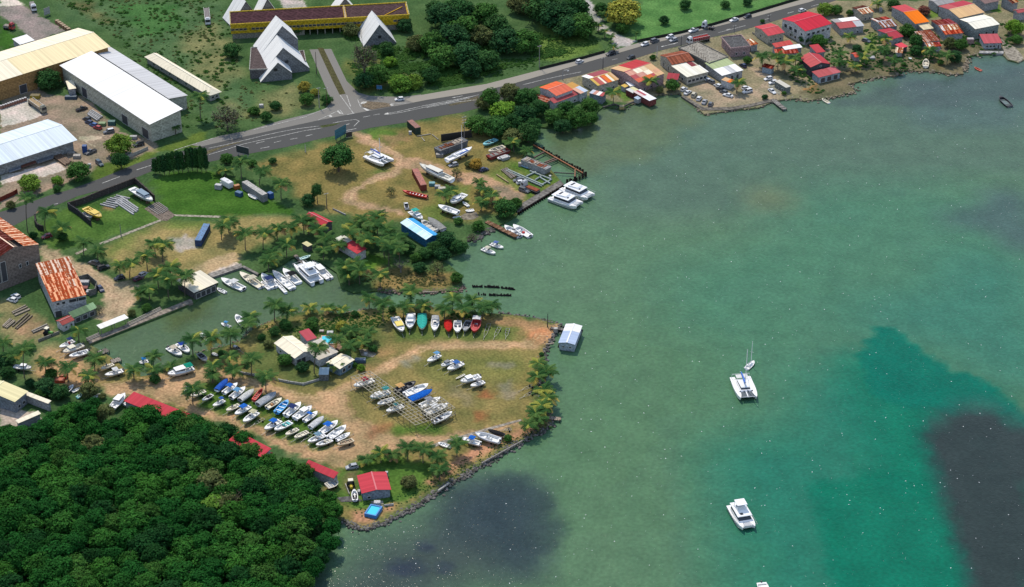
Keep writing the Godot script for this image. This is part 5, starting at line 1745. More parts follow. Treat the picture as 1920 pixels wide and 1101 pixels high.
	lay(Color(.39,.41,.28),14,P([98,-705,106,-699,117,-675,113,-669,98,-686]),.6)
	lay(Color(.36,.39,.28),12,P([78,-688,84,-690,86,-679,79,-678]),.45)
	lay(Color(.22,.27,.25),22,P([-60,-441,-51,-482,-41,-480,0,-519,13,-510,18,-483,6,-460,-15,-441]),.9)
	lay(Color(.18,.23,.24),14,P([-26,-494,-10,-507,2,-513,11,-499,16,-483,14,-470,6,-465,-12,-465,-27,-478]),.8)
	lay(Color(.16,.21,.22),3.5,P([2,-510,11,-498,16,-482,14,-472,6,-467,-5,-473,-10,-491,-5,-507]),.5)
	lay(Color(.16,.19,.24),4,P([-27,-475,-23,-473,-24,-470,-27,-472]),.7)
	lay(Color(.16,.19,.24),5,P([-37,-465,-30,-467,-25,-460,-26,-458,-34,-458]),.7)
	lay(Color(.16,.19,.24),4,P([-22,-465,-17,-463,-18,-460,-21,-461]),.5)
	lay(Color(.23,.27,.27),6,P([135,-773,170,-794,233,-809,226,-778,165,-768]),.4)
	var water_paint := end_sheet(2.2,.1,.08,V(1.0,.9,.9))
	var water_m := StandardMaterial3D.new()
	water_m.albedo_color = Color.WHITE
	water_m.detail_enabled = true
	water_m.detail_albedo = water_paint
	water_m.detail_blend_mode = BaseMaterial3D.BLEND_MODE_MUL
	water_m.detail_uv_layer = BaseMaterial3D.DETAIL_UV_2
	water_m.roughness = .14
	water_m.metallic_specular = .22
	water_m.normal_enabled = true
	water_m.normal_texture = ripples()
	water_m.normal_scale = .32
	solo("bay_water",water_mesh(P([-2600,-3600,2600,-3600,2600,-150,-2600,-150]),-.6,sheet_at,Vector2(480,560)),water_m,"structure")
	solo("main_road",flat_mesh(P([-201.5,-653.6,-191.4,-661.7,-186.8,-665.4,-180.9,-673.7,-167.3,-688.6,-155.6,-696,-148,-703.1,-141.9,-709.4,-121.4,-716.8,-105.9,-724.2,-90.9,-730.3,-76.7,-738.4,-63.9,-744.3,-58.2,-747.7,-44,-752.6,-35.3,-756.6,-20.7,-762.2,-13.4,-766.7,0,-778.1,10.7,-787.6,20.6,-794.1,29.2,-798.4,44.2,-809.4,56.3,-817.8,64.9,-824.1,77,-831,88.8,-838.6,100.1,-844.5,110.7,-851.1,124,-860.2,137.9,-871.3,152,-882,189.3,-911.5,173.9,-911.5,138.9,-879.5,128.7,-873.2,110.5,-861.4,98.3,-854.1,84.8,-846.3,70.7,-836.8,56.9,-828.7,38.6,-816.1,20.8,-803.9,0,-789.8,-13.6,-782.3,-36,-774,-41.5,-771.4,-58.3,-764.2,-70.4,-759.1,-80.2,-754.6,-94.7,-747.2,-107.7,-740.4,-124.5,-731.3,-143.8,-720.5,-149.9,-714.9,-161.2,-703.1,-170.8,-694.3,-179.2,-688.6,-187.7,-680.4,-194.5,-675.8,-204.7,-667.4]),.04),M(C(.082,.082,.078),.9,"fine",.15),"structure")
	solo("roadside_pavement",flat_mesh(P([173.9,-911.5,138.9,-879.5,128.7,-873.2,110.5,-861.4,98.3,-854.1,84.8,-846.3,70.7,-836.8,56.9,-828.7,38.6,-816.1,20.8,-803.9,0,-789.8,-13.6,-782.3,-36,-774,-41.5,-771.4,-44.9,-774,-42.8,-777.1,-18.2,-787.1,-11,-789.8,12.7,-804.4,29.7,-814.4,41.7,-822.4,57.1,-833.3,75.7,-842.7,92.6,-852.9,109.3,-864.5,135.8,-882.7,163.7,-911.5]),.1),M(C(.29,.265,.22),.9,"fine",.2),"structure")
	solo("side_road",flat_mesh(P([-129.2,-732.2,-119,-740.4,-108.3,-745.2,-95.4,-754.6,-82.2,-762.2,-77.8,-766.2,-76.2,-771.9,-78.4,-782.3,-89.8,-825.8,-80.2,-826.4,-71,-793,-65.2,-781.3,-59.8,-778.1,-46.2,-777.1,-38.4,-779.7,-41.4,-770.9,-58.3,-763.7,-70.4,-758.6,-80.2,-754.1,-94.6,-746.7,-107.7,-739.9,-124.4,-730.3]),.02),M(C(.2,.19,.17),.9,"fine",.12),"structure")
	solo("road_median",flat_mesh(P([-86.4,-827.5,-83.8,-827.5,-70.6,-780.2,-73,-779.2,-77,-793]),.06),M(C(.11,.105,.045),.95,"wear",.3),"structure")
	solo("traffic_island",flat_mesh(P([-63.7,-771.9,-62.4,-772.9,-53.8,-771.4,-49.9,-769.8,-50.9,-767.8,-58.6,-764.7,-62.5,-767.3]),.14),M(C(.24,.19,.13),.95,"wear",.3),"structure")
	solo("traffic_island",flat_mesh(P([-79.8,-754.6,-75.6,-757.1,-71.6,-763.7,-70.7,-760.1]),.14),M(C(.24,.19,.13),.95,"wear",.3),"structure")
	solo("road_median",flat_mesh(P([-122.5,-727,-112.2,-734.1,-108.8,-735.1,-116,-730.3,-122.1,-723.7]),.06),M(C(.16,.14,.08),.95,"wear",.3),"structure")
	solo("road_median",flat_mesh(P([-78.9,-749.7,-70.4,-752.6,-73.4,-749.7,-78.1,-747.7]),.06),M(C(.09,.11,.04),.95,"wear",.3),"structure")
	solo("road_median",flat_mesh(P([-26.8,-769.3,-14.2,-778.1,-14.2,-774,-25.7,-768.3]),.06),M(C(.16,.14,.09),.95,"wear",.3),"structure")
	var solid_lines := MB.new()
	ribbon(P([-122.1,-729.3,-115.7,-732.3,-107.2,-737.1,-100.4,-741.1,-94.4,-744.1,-87.8,-746.9,-79.5,-749.3]),.26,.075,solid_lines)
	ribbon(P([-121.3,-723.6,-113.9,-728.8,-109,-732.7,-102.6,-736.1,-94,-740.3,-85.3,-744.9,-77.8,-747.6]),.26,.075,solid_lines)
	ribbon(P([-73.8,-752.1,-70.5,-753.6,-64.8,-755.5,-63.1,-754,-65,-749]),.26,.075,solid_lines)
	ribbon(P([-53.2,-760.4,-46.7,-763.3,-35.8,-769.1,-18,-777.1]),.26,.075,solid_lines)
	ribbon(P([-52.1,-759.9,-45.5,-762.4,-34.6,-768,-18,-775.8]),.26,.075,solid_lines)
	ribbon(P([-35.8,-768.4,-27.5,-771.6,-19.1,-776.2,-14.1,-779.2]),.26,.075,solid_lines)
	ribbon(P([-35.7,-766.7,-24.7,-771.6,-14.1,-774.5]),.26,.075,solid_lines)
	ribbon(P([4.6,-789,12,-793.4,20.7,-797.9,30,-802.2]),.26,.075,solid_lines)
	ribbon(P([-72.8,-778.8,-65.9,-761]),.26,.075,solid_lines)
	ribbon(P([-70,-778.8,-67.6,-767.8]),.26,.075,solid_lines)
	ribbon(P([-85.2,-758.9,-77.5,-765.9]),.26,.075,solid_lines)
	ribbon(P([-105.9,-745.9,-96.6,-751.4,-85.2,-758.3]),.26,.075,solid_lines)
	ribbon(P([-65.2,-774.9,-63.3,-767.1]),.26,.075,solid_lines)
	ribbon(P([-51,-770.6,-43.1,-771]),.26,.075,solid_lines)
	ribbon(P([-80.4,-754.5,-71.8,-764.6,-70.1,-760.1]),.26,.075,solid_lines)
	ribbon(P([-36.1,-778.8,-24.9,-782.1,-12.5,-786.7]),.26,.075,solid_lines)
	ribbon(P([-135.8,-727.3,-128.1,-733.3,-121.3,-738.3]),.26,.075,solid_lines)
	ribbon(P([92.9,-844,106.1,-852.1]),.26,.075,solid_lines)
	var dashes := MB.new()
	ribbon(P([-90.1,-737.1,-87.2,-738.3]),.3,.075,dashes)
	ribbon(P([-101.2,-729.1,-97.8,-730.5]),.3,.075,dashes)
	ribbon(P([-67.8,-745.2,-63.8,-747]),.3,.075,dashes)
	ribbon(P([-69.5,-749.7,-66.9,-751.5]),.3,.075,dashes)
	ribbon(P([-103.5,-733.5,-100.3,-735.4]),.3,.075,dashes)
	ribbon(P([-61.6,-757.6,-58.9,-758.9]),.3,.075,dashes)
	ribbon(P([-57.6,-759.6,-54.9,-760.6]),.3,.075,dashes)
	ribbon(P([-68.7,-759.9,-65.5,-761.4]),.3,.075,dashes)
	ribbon(P([-175.3,-681.9,-173.8,-682.7]),.3,.075,dashes)
	ribbon(P([-159.8,-699.1,-153.8,-704.7]),.3,.075,dashes)
	ribbon(P([-148.1,-710.4,-142.4,-714.7]),.3,.075,dashes)
	ribbon(P([-24.8,-776.2,-21.4,-777.9]),.3,.075,dashes)
	ribbon(P([43.9,-814.7,46.3,-815.8]),.3,.075,dashes)
	ribbon(P([22.6,-803.9,24.9,-805.3]),.3,.075,dashes)
	ribbon(P([66.4,-828.6,74.1,-833.2]),.3,.075,dashes)
	ribbon(P([96.8,-847.3,99,-848.4]),.3,.075,dashes)
	ribbon(P([126.8,-866.1,129.8,-868.1]),.3,.075,dashes)
	ribbon(P([115.7,-859.2,118.1,-860.4]),.3,.075,dashes)
	ribbon(P([138.9,-874.3,142.5,-876.7]),.3,.075,dashes)
	ribbon(P([143.2,-877.3,146.3,-879.1]),.3,.075,dashes)
	ribbon(P([-25.3,-776.2,-20.9,-778.1]),.3,.075,dashes)
	ribbon(P([-84,-740.1,-81.4,-741.5]),.3,.075,dashes)
	ribbon(P([-96.3,-734.2,-93.6,-735.8]),.3,.075,dashes)
	ribbon(P([66.4,-829,72.5,-831.9]),.3,.075,dashes)
	for paint in [solid_lines,dashes]:
		solo("road_markings",paint.done(),M(C(.68,.67,.62),.8,"wear",.2),"structure")
	solo("white_island_nose",flat_mesh(P([-52.7,-761.2,-51.6,-761.7,-51.2,-760.4,-52.9,-759.6]),.16),M(C(.7,.68,.62),.8,"wear",.3),"structure")
	solo("white_island_nose",flat_mesh(P([-63.6,-771.4,-62.6,-772.5,-60.8,-772.1,-62.1,-770.3,-63.5,-769.7]),.16),M(C(.7,.68,.62),.8,"wear",.3),"structure")
	solo("white_island_nose",flat_mesh(P([-51.5,-769.7,-50.4,-770.3,-49.3,-768.8,-50.5,-768]),.16),M(C(.7,.68,.62),.8,"wear",.3),"structure")
	solo("white_island_nose",flat_mesh(P([-62.4,-765.9,-61.3,-765.9,-59.2,-763.9,-60.6,-763.2]),.16),M(C(.7,.68,.62),.8,"wear",.3),"structure")
	solo("white_island_nose",flat_mesh(P([-73.1,-762.9,-72.3,-763.3,-70.5,-760.1,-71.8,-760.8]),.16),M(C(.7,.68,.62),.8,"wear",.3),"structure")
	solo("white_island_nose",flat_mesh(P([-76.2,-758.9,-75.3,-759.5,-74.3,-757.6,-75.6,-757.4]),.16),M(C(.7,.68,.62),.8,"wear",.3),"structure")
	solo("concrete_path",flat_mesh(P([-152.6,-651.9,-132.7,-670.2,-132.1,-668.9,-151.8,-650.5]),.06),M(C(.42,.38,.29),.9,"wear",.2),"structure")
	solo("concrete_path",flat_mesh(P([-160.3,-644.4,-156.9,-648.1,-156.3,-646.9,-159.3,-643.2]),.06),M(C(.42,.38,.29),.9,"wear",.2),"structure")
	solo("concrete_path",flat_mesh(P([-128.2,-674,-109.9,-672.8,-109.7,-671.2,-127.4,-672.6]),.05),M(C(.42,.38,.29),.9,"wear",.2),"structure")
	solo("concrete_apron",flat_mesh(P([-140.1,-678.5,-136.8,-683.4,-135.1,-683.4,-127.5,-673.2,-130,-668.9,-132.6,-669.3]),.04),M(C(.25,.2,.16),.9,"wear",.3),"structure")
	solo("concrete_path",flat_mesh(P([-25.8,-522.7,-22.4,-525.1,-16,-528.2,-6.4,-533.1,2.9,-537.4,3.1,-536.4,-5.9,-531.9,-16,-526.6,-25.3,-521.3]),.06),M(C(.42,.37,.3),.9,"wear",.2),"structure")

func build_buildings() -> void:
	var WALL_WHITE := M(C(0.76, 0.75, 0.72), 0.85, "wear", 0.3)
	var WALL_BEIGE := M(C(0.64, 0.58, 0.46), 0.85, "wear", 0.3)
	var WALL_GREY := M(C(0.5, 0.5, 0.49), 0.85, "wear", 0.3)
	var WALL_PINK := M(C(0.58, 0.4, 0.38), 0.85, "wear", 0.3)
	var WALL_BLUE := M(C(0.4, 0.5, 0.56), 0.85, "wear", 0.3)
	var WALL_DARK := M(C(0.16, 0.15, 0.15), 0.85, "wear", 0.3)
	house("long cream roofed warehouse behind the dark round tree",-212.8,-792.6,.72,79.3,26.9,9,"gable",2.4,M(C(.5,.3,.12),.85,"wear",.3),[[0,0,.46,0,1,CREAM],[0,.46,1,0,1,C(.8,.67,.4)],[1,0,1,0,1,CREAM]],[[0,2,.4,.62,0,3.5,4,"door"]],.9,"sheet","warehouse")
	house("white roofed warehouse with dark loading doors beside the parked cars",-163.3,-767.3,-.88,74,15.9,8.3,"mono",2.2,M(C(.62,.61,.48),.85,"wear",.3),[[0,0,.33,0,1,WHITE],[0,.33,.66,0,1,C(.77,.76,.74)],[0,.66,1,0,1,WHITE]],[[0,1,.2,.3,0,4.4,4.5,"door"],[0,1,.66,.76,0,4.8,4.2,"door"],[0,1,.88,.99,0,5,4.4,"door"]],.8,"sheet","warehouse")
	house("low grey lean-to roofed warehouse behind the white one",-158.6,-787.1,2.26,63.5,9.1,6.2,"mono",1.2,M(C(.6,.6,.5),.85,"wear",.3),[[0,0,.55,0,1,C(.5,.5,.5)],[0,.55,1,0,1,C(.55,.55,.55)]],[[3,1,.3,.7,0,2,3,"door"]],.5,"sheet","warehouse")
	house("narrow cream hipped shed standing in the meadow",-141.4,-793.5,-.87,51.9,6.3,3,"hip",1.9,M(C(.5,.48,.42),.85,"wear",.3),[CREAM],[[0,7,.05,.95,.9,1.6,1.2],[1,2,.1,.9,.9,1.3,1.2]],.8,"sheet","long_shed")
	house("pale blue-grey roofed warehouse with stacked steel under its eave",-202.5,-718.9,.69,54,24.6,5,"gable",2.2,M(C(.42,.43,.42),.85,"wear",.3),[[0,0,.5,0,1,PALE_BLUE],[0,.5,1,0,1,C(.64,.7,.72)],[1,0,1,0,1,PALE_BLUE]],[[1,1,.3,.6,0,4,3.6,"door"]],1.4,"sheet","warehouse")
	house("little white roofed lean-to behind the cream warehouse",-216.9,-829.1,.73,7.4,6.8,3,"mono",.6,WALL_GREY,[WHITE],[],.35,"sheet","shed")
	house("cream loading canopy hanging beside the dark round tree",-186.8,-781.1,.34,3.2,8.1,3.6,"mono",.4,WALL_GREY,[CREAM],[],.35,"sheet","loading_canopy")
	yellow_block(V(-87,0,-849.2),.14,80.39,14.64)
	var o: Node3D
	o = thing("school_building","dilapidated school wing with steep white roofs and grey flat terrace","school",V(-104.1,0,-813.6))
	gable_wing(o,V(4.3,16.2,-.7),V(.3,16.2,-12.2),11,6.6,9,3.4)
	gable_wing(o,V(5.9,12.5,14),V(1.5,12.5,-.7),8.5,11,1.5,3.2)
	gable_wing(o,V(4.1,8.6,20.7),V(2.3,8.6,13.5),8,5.8,3.2,.3)
	flat_wing(o,V(-5.4,0,6.8),.08,8.49,23.29,4.2)
	flat_wing(o,V(8.5,0,-6.6),.09,2.09,10.34,3.2)
	flat_wing(o,V(12.6,0,.9),.17,2.12,11.35,2.6)
	o = thing("school_building","steep white roofed school wing behind the yellow block, dark window","school",V(-119.8,0,-872.6))
	gable_wing(o,V(8.8,11,15.5),V(5.8,11,7.4),6,6,.5)
	gable_wing(o,V(-.6,11,18.6),V(-5.6,11,9),8,6.5,.5)
	o = thing("school_building","small white roofed school wing behind the middle of the yellow block","school",V(-78.1,0,-877.3))
	gable_wing(o,V(2.1,10,17.2),V(-.1,10,9.7),8,7,.5)
	o = thing("school_building","lone steep white roof standing among trees before the yellow block","school",V(-60,0,-842.1))
	gable_wing(o,V(1.3,10,12.1),V(-3,10,-3.8),7.5,7.5,.4)
	house("bright orange roofed house beside the mangroves",18.6,-774.3,.7,9.5,11,5.2,"gable",.9,WALL_WHITE,[[0,0,1,0,1,SALMON],[1,0,1,0,1,C(.66,.13,.05)]],[[3,1,.3,.7,1,1.2,1]],.3)
	house("dull red lean-to house along the front of the orange roof",21.9,-769.9,.7,14.4,3.3,3.2,"mono",.9,WALL_WHITE,[[0,0,.6,0,1,FADED],[0,.6,1,0,1,C(.36,.08,.08)]],[[0,4,.1,.95,.9,1.2,1]])
	house("ochre and pale blue roofed annex at the end of the orange house",27.1,-776.8,.77,4.6,9.5,3.9,"mono",.9,WALL_WHITE,[[0,0,1,.55,1,OCHRE],[0,0,.5,0,.55,C(.62,.36,.26)],[0,.5,1,0,.55,C(.48,.54,.62)]],[[0,2,.1,.9,.9,1,1]])
	house("faded pink sheet lean-to on the mangrove side of the orange house",12,-770.5,1.03,4.8,8.8,2.6,"mono",.5,WALL_GREY,[[0,0,1,.5,1,C(.46,.22,.22)],[0,0,1,0,.5,PINK]],[],.35,"rusty","lean_to")
	house("house with red, yellow, orange and white striped roof sheets",37.6,-788,.61,11.4,11.8,3.8,"gable",1,WALL_BEIGE,[[0,0,.12,0,1,YELLOW],[0,.12,.34,0,1,C(.45,.12,.1)],[0,.34,.43,0,1,CREAM],[0,.43,.5,0,1,FADED],[0,.5,.68,0,1,ORANGE],[0,.68,.8,0,1,CREAM],[0,.8,.88,0,1,OCHRE],[0,.88,1,0,1,PEACH],[1,0,.25,0,1,WHITE],[1,.25,1,0,1,C(.3,.08,.09)]],[[3,1,.3,.7,1,1.2,1.1],[0,3,.1,.9,.9,1.1,1]])
	house("large pink walled house with a patchwork red and peach roof",53.7,-792.4,.67,14.8,18.3,5,"gable",1.6,WALL_PINK,[[1,.3,1,0,1,RED],[1,0,.3,0,1,PEACH],[0,0,.28,.62,1,C(.6,.3,.22)],[0,.28,.52,.62,1,CREAM],[0,.52,.72,.62,1,C(.66,.52,.34)],[0,.72,1,.5,1,PEACH],[0,0,.22,.3,.62,FADED],[0,.22,.5,.3,.62,PINK],[0,.5,.72,.3,.62,CREAM],[0,.72,1,.25,.5,C(.6,.33,.2)],[0,0,.3,0,.3,SALMON],[0,.3,.6,0,.3,C(.55,.14,.04)],[0,.6,.72,0,.3,FADED],[0,.72,1,0,.25,PEACH]],[[3,5,.05,.95,1,1,1.2],[0,3,.1,.9,.9,1.1,1]],.25)
	house("deep red sheet roof running down from the patchwork house",68.9,-791,-.23,5,5,2.8,"mono",.6,WALL_GREY,[C(.33,.05,.06)],[],.35,"sheet","lean_to")
	house("house with a terracotta tiled roof next to the white roof",71.6,-806.8,.44,11.1,11.2,4.6,"gable",1.4,WALL_BEIGE,[C(.36,.11,.06)],[[3,2,.1,.9,.6,1,2],[0,2,.1,.9,.9,1.1,1]],.35,"tiles")
	house("cream building with ribbed white roof facing the car park",76.5,-796.6,.52,11.3,12.2,3.8,"mono",.5,WALL_BEIGE,[[0,0,.33,0,1,C(.72,.68,.55)],[0,.33,.66,0,1,C(.75,.71,.6)],[0,.66,.95,0,.6,C(.72,.68,.55)],[0,.66,.9,.6,1,MAROON],[0,.95,1,0,.6,WHITE]],[[0,5,.03,.97,.9,1.7,1.3],[3,4,.05,.8,.9,1.6,1.3]],.3,"sheet","building")
	house("unfinished flat concrete house with rusty bars standing on the slab",83.5,-812.9,.64,11.3,20.5,4.2,"flat",0,M(C(.34,.31,.26),.85,"wear",.3),[C(.4,.37,.31)],[[0,2,.1,.9,.9,1.2,1.1]])
	house("house with pale green and white sheets behind the palm in the lot",91.4,-799.3,.53,11.4,13,3.4,"mono",.9,WALL_GREY,[[0,0,1,.5,1,PALE_GREEN],[0,0,.45,0,.5,WHITE],[0,.45,.7,0,.5,C(.5,.5,.5)],[0,.7,1,0,.5,WHITE]],[[0,3,.1,.9,0,1.4,2.2,"door"]])
	house("pink roofless block with cluttered grey deck",98.9,-824.2,.25,9.6,12.7,4.2,"flat",0,WALL_PINK,[C(.14,.14,.14)],[[0,2,.1,.9,.9,1,1.1],[3,1,.2,.5,1,1,1]])
	house("beige cottage with a plain red gable roof near the road",115.2,-838,.46,8.9,11.5,4.2,"gable",1,WALL_BEIGE,[C(.5,.07,.08)],[[3,1,.3,.6,1.2,1.1,1.2],[0,3,.05,.95,1,1,1.1]])
	house("big white two-storey house with bright red roof",132.1,-841.3,.58,15.6,16.5,6.8,"gable",1.5,WALL_WHITE,[C(.50,.03,.05)],[[3,3,.05,.7,3.6,2,1.8],[3,1,.75,.95,3.8,1.1,1.2],[0,5,.04,.98,4,1.7,1.3],[3,2,.3,.7,.8,1.4,1.4]])
	house("house with white, red and weathered grey sheets beside the big red roof",151.5,-847.6,.27,12,10.7,3.4,"gable",.6,WALL_GREY,[[0,0,.68,0,1,FADED],[0,.68,1,0,1,GREY],[1,.3,1,0,1,WHITE],[1,0,.3,0,1,C(.33,.32,.31)]],[[0,3,.1,.9,.9,1,1]])
	house("small house with half brown, half cream roof",160.6,-861.9,.46,6.5,8.8,3.6,"gable",.7,WALL_BEIGE,[[0,0,1,0,1,CREAM],[1,0,1,0,1,BROWN]],[[0,2,.1,.9,.9,1,1]],.35,"rusty")
	house("small red roof beside the white sheet roof among the palms",119.3,-822.3,.42,9.1,3.3,3.9,"mono",.7,WALL_GREY,[C(.5,.08,.07)],[])
	house("narrow white sheet roof between two red ones",123.3,-820.4,.33,8.6,3.3,3.5,"mono",.3,WALL_GREY,[WHITE],[])
	house("sun-bleached orange-red roof behind the palms of the lot",120.3,-816.9,.12,10.4,4.4,3,"mono",.5,WALL_GREY,[[0,0,.5,0,1,C(.55,.15,.1)],[0,.5,1,0,1,C(.42,.11,.08)]],[],.35,"rusty")
	house("red gabled house pointing its dark gable at the water",131.1,-803.7,-1.22,11.3,9.9,4.6,"gable",1.5,M(C(.12,.12,.13),.85,"wear",.3),[[0,0,1,0,1,C(.46,.09,.09)],[1,0,1,0,1,C(.40,.05,.06)]],[[1,1,.4,.6,4,.8,.8]])
	house("square red roof behind the house with the dark gable",133.8,-816.6,.31,4.4,7.7,4.4,"mono",.4,WALL_GREY,[C(.42,.05,.06)],[])
	house("open red roofed boat shelter below the dark gable",135,-795,.5,11.8,5.3,3,"mono",.7,WALL_BLUE,[[0,0,.66,0,1,FADED],[0,.66,1,0,1,C(.45,.12,.13)]],[[0,3,.05,.95,0,2.4,2.3,"door"]],.35,"sheet","shed")
	house("light blue hut with rusty red roof beside the parking lot",110.8,-801.6,-.52,5,3.2,2.8,"mono",.4,WALL_BLUE,[C(.34,.08,.05)],[],.35,"rusty","hut")
	house("grey site cabin with flat pale roof by the little pier",115.1,-784.3,.56,2.7,7.7,2.7,"mono",.1,M(C(.24,.26,.24),.85,"wear",.3),[C(.5,.47,.4)],[[3,2,.1,.9,.9,1.2,1]],.1,"sheet","site_cabin")
	house("white shed with orange and white roof beside the palm in the lot",92,-786.8,.92,3.4,4.7,3.2,"mono",.2,WALL_WHITE,[[0,0,1,.4,1,PEACH],[0,0,1,0,.4,ORANGE]],[],.1,"sheet","shed")
	house("low hut with white and orange sheets next to the pink block",105.9,-826.3,.48,4,5.7,3.2,"mono",.3,WALL_GREY,[[0,0,1,.3,1,CREAM],[0,0,1,0,.3,C(.55,.2,.08)]],[],.35,"rusty","hut")
	house("long house with red back slope and vivid orange front slope",181,-855,.37,7.4,21.2,4.4,"gable",1.4,WALL_GREY,[[0,0,1,0,1,C(.75,.17,.01)],[1,0,1,0,1,C(.46,.07,.08)]],[[3,3,.1,.9,1.2,.9,1]])
	house("house with silver-grey roof and rusty patches",168,-847.2,.36,7.9,11.3,3.8,"gable",.8,WALL_GREY,[[0,0,1,0,1,C(.5,.5,.52)],[1,.6,1,0,1,C(.5,.1,.07)],[1,.2,.6,0,1,BROWN],[1,0,.2,0,1,WHITE]],[[3,3,.1,.9,1,.8,.9]],.35,"rusty")
	house("plain crimson roofed house in front of the silver-grey roof",169.1,-835.9,.48,6.3,11,3.3,"gable",.8,WALL_GREY,[C(.36,.045,.06)],[[0,2,.1,.9,.9,1,1]])
	house("small cream roof below the vivid orange slope",186,-843.5,.34,5.3,6.1,3.3,"mono",.4,WALL_BEIGE,[C(.62,.52,.34)],[])
	house("rust striped sheet roof above the white boat on the shore",185,-832.4,.28,8,10.4,3.2,"mono",.8,WALL_GREY,[[0,0,.3,0,1,C(.55,.4,.33)],[0,.3,.55,0,1,C(.40,.22,.17)],[0,.55,.8,0,1,C(.5,.36,.3)],[0,.8,1,0,1,C(.34,.17,.13)]],[],.35,"rusty")
	house("white and red sheet porch below the rust striped roof",186.3,-824.8,.17,6.8,3.5,2.6,"mono",.5,WALL_GREY,[[0,0,.6,0,1,WHITE],[0,.6,1,.4,1,FADED],[0,.6,1,0,.4,SALMON]],[],.35,"rusty")
	house("house with dull red back, white patches and an orange front edge",195.5,-842.2,.22,9,16.4,3.8,"gable",1.1,WALL_GREY,[[1,.45,1,0,1,C(.30,.06,.07)],[1,0,.45,0,1,C(.26,.07,.05)],[0,0,.4,.4,1,WHITE],[0,.4,1,.4,1,CREAM],[0,0,1,0,.4,C(.62,.14,.06)]],[[0,3,.1,.9,.9,1,1]],.35,"rusty")
	house("large house with red back slope and peach front slope",205.1,-859.7,.48,14.4,15.6,4.8,"gable",1.2,WALL_GREY,[[0,0,.45,0,1,C(.62,.4,.2)],[0,.45,1,0,1,PEACH],[1,.4,1,0,1,C(.38,.05,.07)],[1,0,.4,0,1,FADED]],[[0,3,.1,.9,1,1.2,1.1]])
	house("pale house with large clean cream-white roof near the ramp",210.3,-843.9,.42,13.4,12,5.4,"gable",.9,M(C(.36,.4,.37),.85,"wear",.3),[C(.76,.72,.6)],[[3,3,.1,.9,3,.9,1],[0,3,.05,.95,1,1.4,2]])
	house("white waterside cottage with faded red roof at the sea wall",212.7,-830.1,.06,8.3,8.6,3,"mono",.7,M(C(.4,.45,.48),.85,"wear",.3),[C(.42,.09,.1)],[[0,1,.78,.92,0,1,2.1,"door"],[0,3,.08,.7,.9,1.2,1.1]])
	house("orange and red roofed house cut by the frame behind the big leafy tree",234.3,-860.7,.39,10.1,3.9,4,"gable",.8,WALL_GREY,[[0,0,1,0,1,FADED],[1,0,1,0,1,ORANGE]],[])
	house("brown roofed house at the top edge above the small lawn",230,-872.1,.59,4.3,7.3,4,"gable",.8,WALL_GREY,[[0,0,.5,0,1,BROWN],[0,.5,1,0,1,PEACH],[1,0,1,0,1,BROWN]],[],.35,"rusty")
	house("grey roofed house at the top edge behind the peach roof",198.2,-871.2,.45,9.7,7.7,4,"gable",.7,WALL_GREY,[C(.3,.29,.28)],[])
	house("dark roofed house at the top edge beyond the brown one",219.3,-874,.44,8.5,9.6,4,"gable",.7,WALL_GREY,[C(.2,.13,.12)],[])
	house("little vivid red hut near the shore palms",172.2,-824.6,.57,4.1,4.4,2.4,"mono",.2,WALL_DARK,[C(.62,.07,.09)],[],.35,"sheet","hut")
	house("cream and brown striped lean-to beside the little red hut",170.5,-819.8,-.23,3.3,5.2,2.2,"mono",.4,WALL_GREY,[[0,0,.4,0,1,CREAM],[0,.4,.6,0,1,C(.3,.17,.1)],[0,.6,1,0,1,CREAM]],[],.35,"rusty","lean_to")
	house("tiny red tent-roofed hut between the shore palms",150.4,-815,.31,2.5,4.7,2.2,"gable",.7,WALL_GREY,[C(.55,.08,.05)],[],.1,"sheet","hut")
	house("grey shed with red and white striped roof behind the garden palm",36,-773,1.1,3.9,6.2,3.6,"mono",.3,M(C(.3,.35,.38),.85,"wear",.3),[[0,0,1,.75,1,C(.5,.52,.58)],[0,0,1,.5,.75,PINK],[0,0,1,.25,.5,WHITE],[0,0,1,0,.25,FADED]],[],.15,"sheet","shed")
	house("dark red shed with yellowish roof on the garden lawn",51.1,-778.3,.71,4.4,4.4,2.6,"mono",.2,M(C(.2,.06,.06),.85,"wear",.3),[[0,0,.5,0,1,C(.58,.58,.54)],[0,.5,1,0,1,C(.62,.58,.33)]],[],.15,"sheet","shed")
	house("tiny blue-grey roof over the sea wall",53.1,-772.2,.81,3.3,2.3,2,"mono",.2,WALL_GREY,[C(.42,.52,.62)],[],.1,"sheet","hut")
	house("hut on the water with red and white striped roof",55.8,-773,.65,4,10.7,2.7,"mono",.2,M(C(.25,.08,.07),.85,"wear",.3),[[0,0,1,0,.45,C(.72,.72,.72)],[0,0,.4,.45,1,C(.62,.5,.48)],[0,.4,.7,.45,1,C(.42,.1,.12)],[0,.7,1,.45,1,WHITE]],[],.1,"sheet","hut")
	house("small yellow sheet roof beside the pink walled house",47.9,-783.3,.77,2.5,2.4,2.2,"mono",.2,WALL_GREY,[YELLOW],[],.1,"sheet","hut")
	house("low white sheet roof with boxes on it against the pink wall",51.3,-784.7,.4,4.5,4.3,2.6,"mono",.2,WALL_GREY,[[0,0,.5,0,1,WHITE],[0,.5,1,0,1,C(.5,.46,.4)]],[],.1,"sheet","shed")
